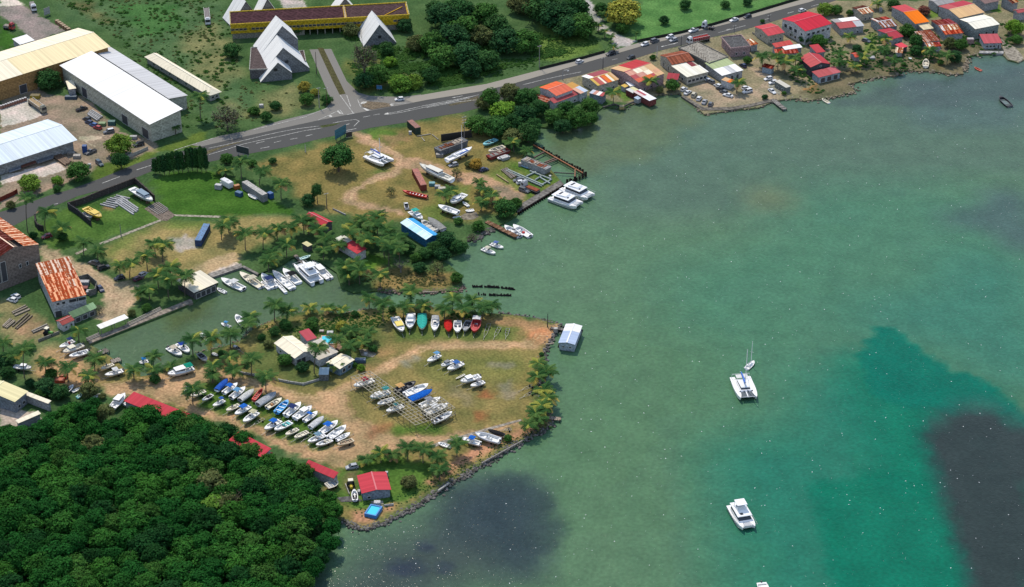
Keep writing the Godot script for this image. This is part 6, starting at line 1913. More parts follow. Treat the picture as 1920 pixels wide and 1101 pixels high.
	house("tall derelict timber barn with collapsing rust-red roof",-189.9,-637.6,2.31,41.1,19.6,12.5,"gable",2.6,M(C(.3,.24,.2),.85,"wear",.3),[[0,0,.5,0,.62,C(.85,.55,.36)],[0,.5,1,0,.62,C(.82,.55,.4)],[0,.15,.45,.66,1,C(.18,.06,.05)],[0,.55,1,.66,1,C(.2,.07,.06)],[1,0,.5,0,1,C(.14,.045,.045)],[1,.5,1,0,1,C(.16,.05,.05)]],[[3,2,.04,.3,3,2.2,8,"door"],[3,2,.5,.8,6,1,1.6]],.2,"rusty","barn")
	house("grey walled workshop with rust striped sheet roof",-158.9,-614,.41,12.1,27.4,6.6,"mono",.9,M(C(.56,.58,.58),.85,"wear",.3),[[0,0,1,.66,1,C(.72,.56,.44)],[0,0,.42,.44,.66,C(.8,.42,.24)],[0,.42,.7,.44,.66,C(.9,.5,.32)],[0,.7,.86,.5,.66,C(.72,.56,.44)],[0,.86,1,.44,.66,C(.72,.36,.22)],[0,.7,.86,.44,.5,C(.8,.42,.24)],[0,0,.5,.22,.44,C(.8,.42,.24)],[0,.5,.66,.22,.44,C(.9,.46,.28)],[0,.66,.84,.26,.44,C(.72,.56,.44)],[0,.66,.84,.22,.26,C(.8,.42,.24)],[0,.84,1,.22,.44,C(.8,.42,.24)],[0,0,.6,0,.22,C(.78,.38,.2)],[0,.6,1,0,.22,C(.8,.42,.24)]],[[0,2,.05,.4,4.6,1.3,1.2],[0,2,.5,.98,4.6,3.4,1.4],[3,3,.06,.5,4.2,1.1,1.3],[3,2,.1,.3,.8,2.4,1.6],[0,1,.04,.2,0,2.4,3,"door"]],.4,"rusty","workshop")
	house("green sheet awning along the front of the rusty roofed workshop",-148.8,-599.3,.75,10.1,2.7,2.6,"mono",1.1,M(C(.3,.33,.3),.85,"wear",.3),[[0,0,.7,0,1,C(.12,.19,.1)],[0,.7,1,0,1,C(.25,.38,.2)]],[[0,3,.05,.95,0,2,1.9,"door"]],.35,"sheet","awning")
	house("little white kiosk with red gable roof below the workshop",-153.8,-593.1,.79,5.1,4.2,2.8,"gable",.7,WALL_WHITE,[C(.30,.07,.06)],[[0,1,.15,.4,.9,.9,.9],[0,1,.6,.9,0,.9,2,"door"]],.3,"sheet","kiosk")
	house("white roofed boathouse on the quay by the tall palms",-111.7,-618.4,.76,10.7,10.9,3.2,"mono",.4,M(C(.12,.12,.12),.85,"wear",.3),[[0,0,.5,0,1,CREAM],[0,.5,1,0,1,C(.70,.64,.5)]],[[0,4,.05,.95,0,2,2.2,"door"]],.5,"sheet","boathouse")
	house("pale yellow roofed building at the left edge behind the mangroves",-166.9,-547.6,1.12,7,19.2,4.6,"gable",1.2,M(C(.3,.33,.36),.85,"wear",.3),[[0,0,1,0,1,C(.72,.64,.36)],[1,0,1,0,1,C(.68,.62,.38)]],[[0,2,.1,.9,.9,1.3,1.3]],.5,"sheet","building")
	house("narrow cream roof strip beside the yellow roofed building",-153.4,-544.7,-.54,10.2,1.6,3.2,"mono",.3,WALL_GREY,[CREAM],[],.35,"sheet","shed")
	house("cream roof strip nearest the mangroves at the left edge",-154.3,-533.7,.73,8.3,1.8,3.2,"mono",.3,WALL_GREY,[CREAM],[],.35,"sheet","shed")
	house("long red roofed shed beside the mangroves, nearest the white boat",-112.6,-537.3,-.57,26.8,5,3.6,"mono",.8,WALL_GREY,[[0,0,.5,0,1,C(.47,.05,.065)],[0,.5,1,0,1,C(.47,.05,.065)]],[],.35,"sheet","long_shed")
	house("middle red roofed shed peeping out of the mangroves",-81.8,-517.7,-.68,14.6,4.6,3.6,"mono",.8,WALL_GREY,[C(.47,.05,.065)],[],.35,"sheet","long_shed")
	house("red roofed shed behind the pink flowering bush",-58.5,-504.8,-.6,11.8,2.4,3.4,"mono",.9,WALL_GREY,[C(.47,.05,.065)],[],.35,"sheet","long_shed")
	house("red roofed house with pale ridge beside the little blue pool",-42,-499,-1.35,9.5,9.1,3,"gable",.7,M(C(.28,.34,.4),.85,"wear",.3),[[0,0,1,0,1,C(.47,.05,.065)],[1,0,1,0,1,C(.5,.06,.075)]],[[1,1,.15,.3,1,1.1,1],[0,2,.1,.9,1,1,1]],.4)
	house("white and blue roofed floating house moored off the point",19.9,-584.4,-1.8,12.5,5.8,3,"gable",.5,M(C(.45,.52,.58),.85,"wear",.3),[[0,0,.38,0,1,C(.74,.74,.72)],[0,.38,1,0,1,C(.38,.46,.6)],[1,0,.38,0,1,C(.74,.74,.72)],[1,.38,1,0,1,C(.38,.46,.6)]],[[1,2,.05,.95,1.2,1,.7],[2,3,.1,.9,1,1,.8],[0,3,.1,.9,1,1,.8]],.3,"sheet","floating_house",-.35)
	house("peninsula house with broad cream roof",-73.5,-575.3,-.88,12.5,7.6,3.3,"gable",1.1,WALL_WHITE,[CREAM],[[0,3,.1,.9,.9,1.2,1.1],[1,2,.1,.6,0,2,2.2,"door"]],.5)
	house("red sheet roof joined to the broad cream roof",-69.3,-582.4,.57,3.9,6.1,3.4,"mono",.6,WALL_WHITE,[C(.42,.075,.09)],[])
	house("weathered pale annex between the pool and the cream roof",-64.6,-574.1,.69,8.1,10.3,3,"mono",.5,WALL_WHITE,[[0,0,.5,0,1,C(.5,.45,.36)],[0,.5,1,0,1,C(.52,.48,.4)]],[[0,2,.5,.95,.9,1.4,1.1]])
	house("cream roofed cottage with a blue front by the dirt track",-57.2,-566.9,.9,7.4,6.3,3,"gable",.6,M(C(.2,.3,.36),.85,"wear",.3),[CREAM],[[0,2,.1,.9,.6,1.5,1.5]],.4)
	house("small grey garden shed with blue-grey roof at the end of the low wall",-62.2,-561.5,0,3.3,4,2.5,"mono",.3,M(C(.2,.22,.22),.85,"wear",.3),[C(.36,.44,.46)],[],.15,"sheet","shed")
	house("red gabled house among the palms north of the canal",-72.3,-663.7,-.76,11,4.7,3.6,"gable",.9,WALL_DARK,[[0,0,1,0,1,C(.45,.045,.06)],[1,0,1,0,1,C(.42,.05,.06)]],[])
	house("half white, half red sheet roof among the palms",-59.3,-645,-.84,14.3,4.6,3.3,"mono",.4,WALL_WHITE,[[0,0,.4,0,1,C(.66,.66,.56)],[0,.4,1,0,1,C(.45,.05,.06)]],[])
	house("tiny yellowish roof in the shade of the palms",-75.2,-646.9,.81,2.3,3.3,2.4,"mono",.2,WALL_DARK,[C(.6,.55,.3)],[],.1,"sheet","hut")
	house("long bright blue roofed shed in the boat yard",-34.3,-656.3,-.91,16.5,6,3.6,"gable",.8,M(C(.05,.2,.36),.85,"wear",.3),[[0,0,.3,0,1,C(.62,.8,.86)],[0,.3,.65,0,1,C(.45,.7,.84)],[0,.65,1,0,1,C(.64,.82,.88)],[1,0,1,0,1,C(.06,.32,.62)]],[],.3,"sheet","long_shed")
	open_shelter("long open shelter with white roof on the canal quay",V(-137.3,0,-592.1),.71,11.11,2.68,2.8,C(.66,.65,.6))

func build_boats() -> void:
	var b: Node3D
	boat("boat wrapped in crumpled bright blue tarpaulin","covered",V(-95.2,.6,-555.2),1.14,6.8,2.5,HULL_WHITE,{"deck": C(.03,.13,.55),"hump": .9,"n": 0,"tr": 1})
	boat("white boat with square blue bimini beside the blue tarpaulin","console",V(-92.2,.6,-553.2),.95,6.6,2.4,HULL_WHITE,{"bimini": CANVAS_BLUE,"tr": 1})
	boat("white boat with faded sky-blue bimini and long bow","console",V(-89.4,.6,-550.5),.99,7.1,2.6,HULL_WHITE,{"bimini": CANVAS_SKY,"n": 2,"tr": 1})
	boat("boat under white cover just below the red skiff","covered",V(-86.4,.6,-549.2),.99,7,2.6,HULL_WHITE,{"deck": C(.72,.72,.68),"n": 2,"tr": 1})
	boat("narrow red open skiff with red benches on the grass","open",V(-82.8,.6,-549.5),1.22,6.6,1.7,BOAT_RED,{"deck": BOAT_RED,"seat": C(.5,.1,.08),"n": 0,"floor": C(.35,.1,.08),"benches": 4,"tr": 1})
	boat("longest boat under shiny silver cover","covered",V(-79.6,.6,-546.8),.9,8.4,3.1,HULL_WHITE,{"deck": C(.46,.48,.5),"n": 2,"tr": 1})
	boat("white open boat with orange cushions beside the silver cover","console",V(-77,.6,-544.5),.86,6.6,2.4,HULL_WHITE,{"seat": C(.45,.2,.06),"deck": CANVAS_CREAM,"tr": 1})
	boat("bright sky-blue open boat with white benches","open",V(-74.2,.6,-542.4),1.13,7.3,2.7,C(.02,.28,.62),{"deck": C(.03,.32,.66),"seat": HULL_WHITE,"floor": C(.03,.3,.6),"tr": 1})
	boat("white boat with small navy bimini near the sky-blue one","console",V(-70.5,.6,-540.8),1.02,8,3,HULL_WHITE,{"bimini": CANVAS_NAVY,"tr": 1})
	boat("white cuddy cruiser with long cabin roof in the upper row","cabin",V(-67.1,.6,-538.9),.91,8,3,HULL_WHITE,{"motor": HULL_WHITE,"tr": 1})
	boat("white boat with narrow bright blue bimini before the cuddy cruiser","console",V(-64.5,.6,-537),.92,6.2,2.3,HULL_WHITE,{"bimini": CANVAS_BLUE,"bl": 1.2,"tr": 1})
	boat("boat under smooth white cover with black outboard","covered",V(-62.3,.6,-533.6),.98,6.8,2.5,HULL_WHITE,{"deck": C(.7,.7,.7),"hump": .4,"tr": 1})
	boat("white boat with wide blue bimini near the end of the strip","console",V(-58.1,.6,-530.7),.9,7.9,2.9,HULL_WHITE,{"bimini": CANVAS_BLUE,"hatch": C(.6,.6,.55),"tr": 1})
	boat("white bowrider with pale cushions at the end of the strip","bow",V(-55.3,.6,-527.9),.91,8.1,3,HULL_WHITE,{"tr": 1})
	boat("small white boat crossed against the old beige boat","console",V(-53.3,.6,-525.8),.74,5.4,2,HULL_WHITE,{"n": 1,"tr": 1})
	boat("old beige open boat at the tip of the grass strip","open",V(-52.5,.6,-522.6),-2.59,5.7,2.1,C(.5,.42,.28),{"deck": C(.5,.4,.26),"seat": C(.3,.18,.1),"n": 0,"floor": C(.34,.26,.16),"tr": 1})
	boat("small white boat half hidden by the young palm","console",V(-106.3,.6,-552.5),-2.3,3.1,1.3,HULL_WHITE,{"bimini": C(.36,.38,.36),"tr": 1})
	boat("cream open boat in front of the young palm","open",V(-102.6,.6,-550.2),-2.46,5.6,2.1,HULL_WHITE,{"deck": CANVAS_CREAM,"seat": HULL_WHITE,"tr": 1})
	boat("little white boat with dark seats alone on the grass","bow",V(-99.2,.6,-547.9),-2.21,4.7,1.7,HULL_WHITE,{"seat": BOAT_BLACK,"tr": 1})
	boat("white boat with small blue sunshade at its stern","console",V(-95.1,.6,-544.7),-2.33,4.8,1.8,HULL_WHITE,{"bimini": C(.05,.14,.5),"bx": -.25,"bl": 1.3,"tr": 1})
	boat("plain white boat left of the big blue bimini","console",V(-90.2,.6,-542),-2.37,5.3,2,HULL_WHITE,{"deck": CANVAS_CREAM,"tr": 1})
	boat("white boat with big square blue bimini in the lower row","console",V(-86.9,.6,-540.2),-2.26,6.6,2.4,HULL_WHITE,{"bimini": CANVAS_BLUE,"bl": 2.4,"tr": 1})
	boat("white boat with cream canvas top in the lower row","console",V(-83.9,.6,-536.3),-2.15,7,2.6,HULL_WHITE,{"bimini": C(.66,.62,.4),"bx": -.2,"tr": 1})
	boat("white boat with blue bimini next to the turquoise seats","console",V(-76.4,.6,-531.9),-2.24,7,2.6,HULL_WHITE,{"bimini": CANVAS_BLUE,"seat": BOAT_BLACK,"tr": 1})
	boat("white bowrider with turquoise seats","bow",V(-73,.6,-531.3),-2.35,6.9,2.6,HULL_WHITE,{"seat": C(.1,.5,.46),"tr": 1})
	boat("small white boat between turquoise seats and motorless neighbour","console",V(-69.9,.6,-528.4),-2.37,5.1,1.9,HULL_WHITE,{"deck": CANVAS_CREAM,"tr": 1})
	boat("small white open boat with bare benches in the lower row","open",V(-66.8,.6,-526.8),-2.39,5.4,2,HULL_WHITE,{"deck": CANVAS_CREAM,"tr": 1})
	boat("white boat with washed-out blue canvas over its seats","bow",V(-61.7,.6,-524.6),-2.44,6.7,2.5,HULL_WHITE,{"bimini": C(.2,.34,.44),"tr": 1})
	boat("white boat lowest in the strip, below the washed-out canvas","bow",V(-59.2,.6,-522.5),-2.53,5.8,2.1,HULL_WHITE,{"seat": CANVAS_CREAM,"tr": 1})
	boat("white boat with crimson bimini under the bare roof frame","console",V(-48.8,.6,-556),-2.59,7.4,2.7,HULL_WHITE,{"bimini": C(.4,.02,.05),"tr": 1})
	boat("pale turquoise boat with dark teal bimini under the roof frame","cabin",V(-43.1,.6,-549.2),-2.57,7.3,2.7,C(.42,.62,.64),{"bimini": CANVAS_TEAL,"bx": -.3,"bh": 1.6,"ch": .7,"tr": 1})
	boat("white bowrider under the frame between two teal canopies","bow",V(-41,.6,-545.4),-2.53,6.3,2.3,HULL_WHITE,{"tr": 1})
	boat("white boat with teal bimini under the middle of the frame","console",V(-37.9,.6,-541.3),-2.53,6.4,2.4,HULL_WHITE,{"bimini": C(.05,.26,.28),"tr": 1})
	boat("black inflatable with orange and white sunshade","rib",V(-34.9,.6,-553.7),.66,7.9,2.9,BOAT_BLACK,{"tube": BOAT_BLACK,"deck": C(.06,.06,.065),"bimini": C(.72,.42,.16),"bx": -.28,"tr": 1})
	boat("long white sport boat beside the bright blue cover","bow",V(-31.2,.6,-552),.64,9.3,3.4,HULL_WHITE,{"hatch": C(.5,.5,.5),"tr": 1})
	boat("boat under tight cobalt blue cover behind the roof frame","covered",V(-29.6,.6,-548.8),.65,8.8,3.2,HULL_WHITE,{"deck": C(.01,.14,.6),"n": 0,"hump": .45,"tr": 1})
	boat("white boat with grey bimini at the far corner of the frame","console",V(-26.4,.6,-544.8),.61,7.8,2.9,HULL_WHITE,{"bimini": CANVAS_GREY,"tr": 1})
	boat("white boat with white hardtop under the frame corner","console",V(-24.3,.6,-540.9),.57,8.9,3.3,HULL_WHITE,{"bimini": HULL_WHITE,"n": 2,"tr": 1})
	boat("white boat with dark seats in front of the frame corner","bow",V(-22.2,.6,-536.4),.68,7.7,2.8,HULL_WHITE,{"seat": BOAT_BLACK,"tr": 1})
	boat("lone white boat with sky-blue bimini in the middle of the field","console",V(-26.3,.6,-571.3),-2.31,6,2.2,HULL_WHITE,{"bimini": CANVAS_SKY,"bx": -.25,"tr": 1})
	boat("white boat with dark grey hardtop in the field pair","cabin",V(-21.5,.6,-568.2),-2.46,5.7,2.1,HULL_WHITE,{"top": C(.14,.15,.16),"tr": 1})
	boat("white boat with blue and white top, front of the field pair","console",V(-19,.6,-566.2),-2.42,6.7,2.5,HULL_WHITE,{"bimini": C(.06,.18,.5),"n": 1,"tr": 1})
	boat("white cabin boat with white hardtop beside the yellow kayak","cabin",V(-13.8,.6,-558.5),-2.6,7.5,2.8,HULL_WHITE,{"top": HULL_WHITE,"tr": 1})
	boat("small white boat with grey sunshade below the white cabin boat","console",V(-11.4,.6,-555.9),-2.58,5.3,2,HULL_WHITE,{"bimini": C(.3,.3,.31),"tr": 1})
	boat("white sport boat with yellow cover on its stern","cabin",V(-39,.6,-592.3),-1.25,10.4,3.4,C(.6,.6,.6),{"top": C(.7,.55,.1),"ch": .8,"tr": 1})
	boat("white flybridge cruiser in the row under the palms","cruiser",V(-35.1,.6,-594.5),-1.57,10.2,3.4,HULL_WHITE,{"fly": true,"n": 0,"tr": 1})
	boat("boat under turquoise green cover in the row under the palms","covered",V(-31,.6,-594),-1.54,10.5,3.4,HULL_WHITE,{"deck": C(.05,.5,.4),"n": 0,"tr": 1})
	boat("broad white boat between turquoise cover and red cover","console",V(-26.5,.6,-592.5),-1.58,9.5,2.8,HULL_WHITE,{"n": 2,"bimini": C(.5,.5,.48),"bx": -.2,"tr": 1})
	boat("small boat under scarlet red cover","covered",V(-21.9,.6,-591.4),-1.51,7.6,2.8,C(.5,.02,.02),{"deck": BOAT_RED,"n": 0,"tr": 1})
	boat("white boat next to the scarlet cover","bow",V(-18.7,.6,-590.9),-1.56,7.9,2.9,HULL_WHITE,{"seat": CANVAS_GREY,"tr": 1})
	boat("white boat with dark cockpit between scarlet cover and red speedboat","bow",V(-15.6,.6,-591.6),-1.78,7.1,2.6,HULL_WHITE,{"seat": BOAT_BLACK,"deck": CANVAS_GREY,"tr": 1})
	boat("red speedboat with white canvas top","console",V(-12.5,.6,-591.5),-1.69,8.8,3.3,C(.5,.03,.03),{"deck": C(.45,.04,.04),"bimini": HULL_WHITE,"bx": -.32,"seat": HULL_WHITE,"tr": 1})
	boat("white boat with bright blue bimini on the southern shore path","console",V(-13,.6,-523.2),2.7,6.6,2.5,HULL_WHITE,{"bimini": CANVAS_BLUE,"tr": 1})
	boat("white inflatable with grey tubes on the shore path","rib",V(-7.7,.6,-524.8),2.69,8.4,3.1,HULL_WHITE,{"tube": C(.55,.56,.58),"tr": 1})
	boat("boat under black cover on the shore path","covered",V(-5.1,.6,-527.9),2.68,5.8,2.1,HULL_WHITE,{"deck": BOAT_BLACK,"tr": 1})
	boat("white dinghy behind the shore palm","open",V(-21.3,.05,-522.2),2.67,4.5,1.7,HULL_WHITE,{"n": 0})
	b = boat("old cream hull with clutter aboard by the mangroves","open",V(-54.8,1.1,-500.3),.6,4.1,3.4,C(.5,.46,.36),{"deck": C(.52,.48,.38),"floor": C(.3,.33,.36),"n": 0})
	stands(b,4.13,3.4,1.12)
	boat("white boat parked beside the red roofed house with pool","bow",V(-47.7,.6,-495.1),1.69,5.2,1.9,HULL_WHITE,{"seat": BOAT_BLACK,"tr": 1})
	boat("white boat with navy top, first of three at the canal head","console",V(-151,.6,-580.1),-2.29,6.1,2.2,HULL_WHITE,{"bimini": CANVAS_NAVY,"bx": -.25,"seat": BOAT_RED,"tr": 1})
	boat("cream covered cabin boat, middle of three at the canal head","cabin",V(-148.3,.6,-577),-2.39,7.8,2.9,HULL_WHITE,{"top": C(.6,.56,.42),"deck": CANVAS_CREAM,"tr": 1})
	boat("white bowrider, last of three at the canal head","bow",V(-145.7,.6,-573.9),-2.56,7,2.6,HULL_WHITE,{"seat": CANVAS_GREY,"n": 2,"tr": 1})
	boat("white boat in the shade at the left edge","cabin",V(-162.9,.6,-565.8),-.19,6.3,2.3,HULL_WHITE,{"tr": 1})
	boat("cream boat by the broken jetty, behind its white neighbour","console",V(-135,.6,-566.5),-2.42,4.9,1.8,HULL_WHITE,{"deck": CANVAS_CREAM,"tr": 1})
	boat("white boat with white bimini by the broken jetty","console",V(-132,.6,-562.3),-2.6,6.3,2.3,HULL_WHITE,{"bimini": HULL_WHITE,"n": 2,"tr": 1})
	boat("blue topped boat afloat between the bank palms","console",V(-123.9,-.75,-571.6),-2.74,3.4,1.9,HULL_WHITE,{"bimini": C(.02,.22,.6)})
	boat("large white cabin boat by the long red roofed shed","cruiser",V(-127.6,.6,-545.4),1.21,8.4,3.1,HULL_WHITE,{"n": 2,"tr": 1})
	boat("white boat with blue stripe half under the red roof","bow",V(-124.2,.6,-545.7),.83,4.4,1.6,C(.3,.45,.62),{"tr": 1})
	boat("small white boat with black seats under the roadside trees","bow",V(-145,.6,-553.4),1.19,4.3,1.6,HULL_WHITE,{"seat": BOAT_BLACK,"tr": 1})
	boat("pale turquoise skiff under the roadside trees","open",V(-140.8,.05,-550.7),1.05,4,1.5,C(.15,.5,.5),{"deck": C(.2,.55,.55),"seat": HULL_WHITE,"n": 0})
	boat("white skiff behind the turquoise one","open",V(-143,.05,-553.6),.79,3,1.4,HULL_WHITE,{"n": 0})
	boat("small white dinghy under the thin roadside tree","open",V(-135.6,.05,-550.1),.86,3,1.4,HULL_WHITE,{"n": 0})
	boat("white boat with cream top moored at the bank","console",V(-114,-.93,-577.6),-.78,7.5,2.8,HULL_WHITE,{"bimini": C(.68,.6,.46),"n": 2})
	boat("white boat with round navy bimini moored at the bank","console",V(-111.4,-.94,-579.8),-.93,7.6,2.8,HULL_WHITE,{"bimini": C(.02,.06,.36)})
	boat("white boat with cream seat moored by the bank palms","console",V(-105.5,-.83,-587.5),2.26,5.2,1.9,HULL_WHITE,{"seat": CANVAS_CREAM})
	boat("small white boat with sky-blue top on the canal","console",V(-99,-.78,-594.9),2.55,4.1,1.5,HULL_WHITE,{"bimini": C(.1,.35,.66)})
	boat("white bowrider moored on the canal beside the tall bank palm","bow",V(-94.3,-.94,-597.7),2.07,7.5,2.8,HULL_WHITE,{"n": 2})
	boat("large white cruiser with green stern awning beside the track","cruiser",V(-110,.6,-563),-2.6,9.1,3.4,HULL_WHITE,{"bimini": C(.01,.3,.2),"bx": -.32,"bh": 1.2,"n": 1,"tr": 1})
	boat("dark decked small boat on the bank near the palms","bow",V(-103.8,.6,-572.1),-.96,5.9,2.2,HULL_WHITE,{"seat": BOAT_BLACK,"deck": CANVAS_GREY,"tr": 1})
	boat("small grey dinghy in palm shade on the bank","open",V(-100,.05,-575.1),-.64,3,1.3,C(.5,.5,.52),{"n": 0})
	boat("little black and white boat in the shade below the palms","bow",V(-93.1,.6,-578.5),-.74,3.6,1.3,HULL_WHITE,{"deck": BOAT_BLACK,"seat": HULL_WHITE,"tr": 1})
	boat("white boat moored nearest the boathouse, white top","console",V(-99.9,-.98,-622.3),2.47,11.2,3.4,HULL_WHITE,{"bimini": HULL_WHITE,"n": 2})
	boat("long cream decked boat with white top at the quay","console",V(-93.7,-.98,-625.2),2.3,13.3,3.4,HULL_WHITE,{"deck": CANVAS_CREAM,"bimini": C(.72,.66,.5),"n": 1})
	boat("white boat with navy bimini in the marina row","console",V(-87.3,-.98,-624.6),2.11,10.6,3.4,HULL_WHITE,{"bimini": CANVAS_NAVY,"n": 1})
	boat("slim white tender beside the navy bimini","open",V(-88.1,-.87,-621.5),2.16,6,1.3,HULL_WHITE,{"n": 0})
	boat("long white sport boat with twin engines in the marina row","bow",V(-82.2,-.98,-625.2),2.17,14.6,3.4,HULL_WHITE,{"n": 2,"motor": HULL_WHITE})
	boat("slim white hull alongside the twin engined sport boat","open",V(-82.8,-.98,-620.8),2.1,10.2,1.4,HULL_WHITE,{"n": 0})
	boat("white boat shaded by a wide black awning","console",V(-79.5,-.98,-627.8),2.16,11.6,3.4,HULL_WHITE,{"bimini": BOAT_BLACK,"bl": 3,"n": 0})
	boat("white cruiser with black cockpit cover at the end of the marina row","cabin",V(-69,-.98,-631.8),2.14,13.4,3.4,HULL_WHITE,{"panel": BOAT_BLACK,"n": 1})
	boat("pale turquoise skiff on the little dock under palms","open",V(-75.4,.05,-640.4),.54,4.4,1.6,C(.4,.62,.58),{"deck": C(.5,.7,.66),"n": 0})
	boat("white boat poking out from the boathouse","bow",V(-103.4,-.81,-618.2),2.45,4.6,1.7,HULL_WHITE,{})
	boat("white boat with square cream top off the mangroves","console",V(-8.5,-.88,-646),-.67,6.3,2.3,HULL_WHITE,{"bimini": C(.72,.68,.54),"n": 1})
	boat("white boat with slate-blue bimini off the mangroves","console",V(-5.5,-.86,-650),-.61,5.8,2.2,HULL_WHITE,{"bimini": C(.13,.2,.46)})
	boat("grey and white boat next to the brown jetty","bow",V(.1,-.98,-660.9),2.21,9.5,3.4,HULL_WHITE,{"seat": CANVAS_GREY,"n": 2})
	boat("white boat with red seats outside the grey one","console",V(3.6,-.98,-661.2),2.23,10.3,3.4,HULL_WHITE,{"seat": BOAT_RED,"n": 2})
	boat("fishing boat with turquoise top beside the blue shed","cabin",V(-36,.6,-670.2),-.94,8.2,3,HULL_WHITE,{"bimini": C(.05,.48,.4),"top": HULL_WHITE,"bx": -.1,"bh": 1.8,"tr": 1})
	boat("grey upturned-looking skiff behind the blue shed","open",V(-31.2,.05,-663.4),2.22,9.2,3.4,C(.5,.5,.48),{"n": 0,"deck": C(.5,.48,.42)})
	boat("grey long hull under canvas behind the blue shed","covered",V(-28.6,.05,-664.8),2.18,10.3,3.4,C(.3,.3,.3),{"deck": C(.36,.36,.34),"n": 0})
	b = boat("white sailboat with blue deck tarpaulin and mast on props","sail",V(-20.9,1.1,-719.7),.8,14.1,3.2,HULL_WHITE,{"panel": C(.04,.16,.56),"mast": 12,"n": 0,"d": 1.6})
	stands(b,14.14,3.2,1.12)
	b = boat("largest white yacht in the yard, beside the red container","cruiser",V(-29.8,1.1,-703.5),2.39,18,3.6,HULL_WHITE,{"n": 0,"d": 1.9,"deck": C(.6,.58,.5)})
	stands(b,17.98,3.6,1.12)
	boat("long red fishing canoe with white boxes aboard","open",V(-37.4,.05,-688.4),2.73,10.5,1.9,C(.55,.04,.03),{"deck": C(.56,.04,.03),"seat": HULL_WHITE,"benches": 5,"floor": C(.4,.04,.03)})
	boat("turquoise boat beneath the big yard trees","open",V(-9,.05,-732.7),-2.33,7.7,2.8,C(.2,.55,.58),{"deck": C(.24,.58,.62),"floor": C(.08,.1,.1),"n": 0})
	boat("wide white hull with open dark cockpit near the turquoise boat","open",V(-6.3,.05,-726.5),-2.45,8.1,2.8,HULL_WHITE,{"floor": C(.1,.1,.1),"n": 0,"deck": CANVAS_CREAM})
	boat("white shell lying beside the long pontoon","open",V(-3.6,.05,-719.9),-2.58,5.5,2.4,HULL_WHITE,{"n": 0})
	b = boat("white cabin boat beside the yellow-tipped palms","cabin",V(-20.7,1.1,-682.6),-2.18,9.2,3.4,HULL_WHITE,{"n": 0})
	stands(b,9.2,3.4,1.12)
	b = boat("white boat by the slipway with rusty keel","console",V(-24.2,1.1,-674.2),2.55,9.2,3.4,HULL_WHITE,{"n": 1})
	stands(b,9.19,3.4,1.12)
	boat("tiny white dinghy near the slipway","open",V(-17.7,.05,-681.2),2.17,3.9,1.4,HULL_WHITE,{"n": 0})
	boat("square white punt on the slipway","open",V(-16.1,.05,-676.2),-2.82,3.4,2,HULL_WHITE,{"n": 0})
	boat("white dinghy half under bushes by the slipway","open",V(-21,.05,-671),-2.69,3.2,1.3,HULL_WHITE,{"n": 0})
	boat("small blue dinghy in front of the rusty hull","open",V(5,.05,-712.6),2.5,3.8,1.4,C(.2,.42,.6),{"deck": C(.3,.5,.62),"n": 0})
	b = boat("yellow boat with white cabin beside the stone wall","cabin",V(-158,1.1,-671.4),-.8,11,3.4,C(.62,.4,.02),{"deck": C(.6,.42,.06),"top": C(.6,.42,.04),"ch": .6,"n": 0})
	stands(b,11.01,3.4,1.12)
	b = boat("white bowed boat under blue-grey tarpaulin inside the wall corner","cruiser",V(-141.8,1.1,-685.4),-.82,14.4,3.4,C(.6,.62,.64),{"n": 0,"top": C(.12,.2,.27),"d": 1.6,"panel": C(.12,.2,.27)})
	stands(b,14.37,3.4,1.12)
	boat("white skiff lying against the stone wall","open",V(-160.3,.05,-672),-.9,5.8,2.2,HULL_WHITE,{"n": 0})
	boat("small white tender beside the grey trailer box","open",V(-99.9,.05,-687.2),2.43,4.7,1.7,HULL_WHITE,{"n": 0})
	boat("cream boat drawn up on the village shore","bow",V(180.5,.05,-809.4),1.37,7.4,2.7,CANVAS_CREAM,{"deck": CANVAS_CREAM,"n": 0})
	boat("orange-red dinghy floating off the village","open",V(202.6,-.79,-805.8),2.17,4.2,1.6,C(.5,.08,.04),{"deck": C(.5,.1,.05),"n": 0})
	boat("white skiff floating beside the rubble shore","open",V(132.1,-.81,-773.6),2.15,4.7,1.7,HULL_WHITE,{"deck": CANVAS_CREAM,"n": 0})
	boat("white dinghy on the stones of the village shore","open",V(174.7,.05,-815.5),2.87,1.4,1.3,HULL_WHITE,{"n": 0})
	boat("black half-sunk hull far out in the bay","open",V(207.4,-.98,-772.7),1.84,9.5,3.4,BOAT_BLACK,{"deck": BOAT_BLACK,"floor": C(.1,.15,.15),"n": 0,"benches": 2})
	boat("small sailboat anchored behind the big catamaran","sail",V(79.8,-.84,-569.5),.98,5.4,2,HULL_WHITE,{"mast": 9,"n": 0})
	boat("white cabin cruiser cut by the bottom edge of the frame","cruiser",V(72,-.98,-450.5),-1.44,8.7,3.2,HULL_WHITE,{"panel": C(.05,.2,.5),"n": 1})
	catamaran("white sailing catamaran hauled out in the yard, small mast",V(-52.7,.3,-716.8),-.78,11.76,7.2,"sail",{"mast": 9.0,"sail": C(.03,.08,.4)})
	catamaran("white power catamaran at the quay, outer of the pair",V(20.7,-.95,-683.5),-.66,13.4,6.4,"power",{"hardtop": false})
	catamaran("white power catamaran at the quay, nearest the sheet piles",V(25.4,-.95,-690.6),-.72,13.76,6.4,"power",{"hardtop": false})
	catamaran("white power catamaran in the marina row",V(-73.6,-.95,-629),2.14,14.66,5.6,"power")
	catamaran("sailing catamaran with blue sail cover anchored in the bay",V(76.3,-.95,-554.4),-1.45,13.3,7.2,"sail",{"mast": 15.0})
	catamaran("white motor catamaran with hardtop anchored in the bay",V(68.8,-.95,-485.2),-1.32,12.4,5.8,"power")
	trailer("empty trailer right after the red speedboat",V(-8.7,0,-590.6),-1.75,9.52)
	trailer("wide empty trailer in the middle of the three empty ones",V(-5.1,0,-589.4),-1.84,6.57)
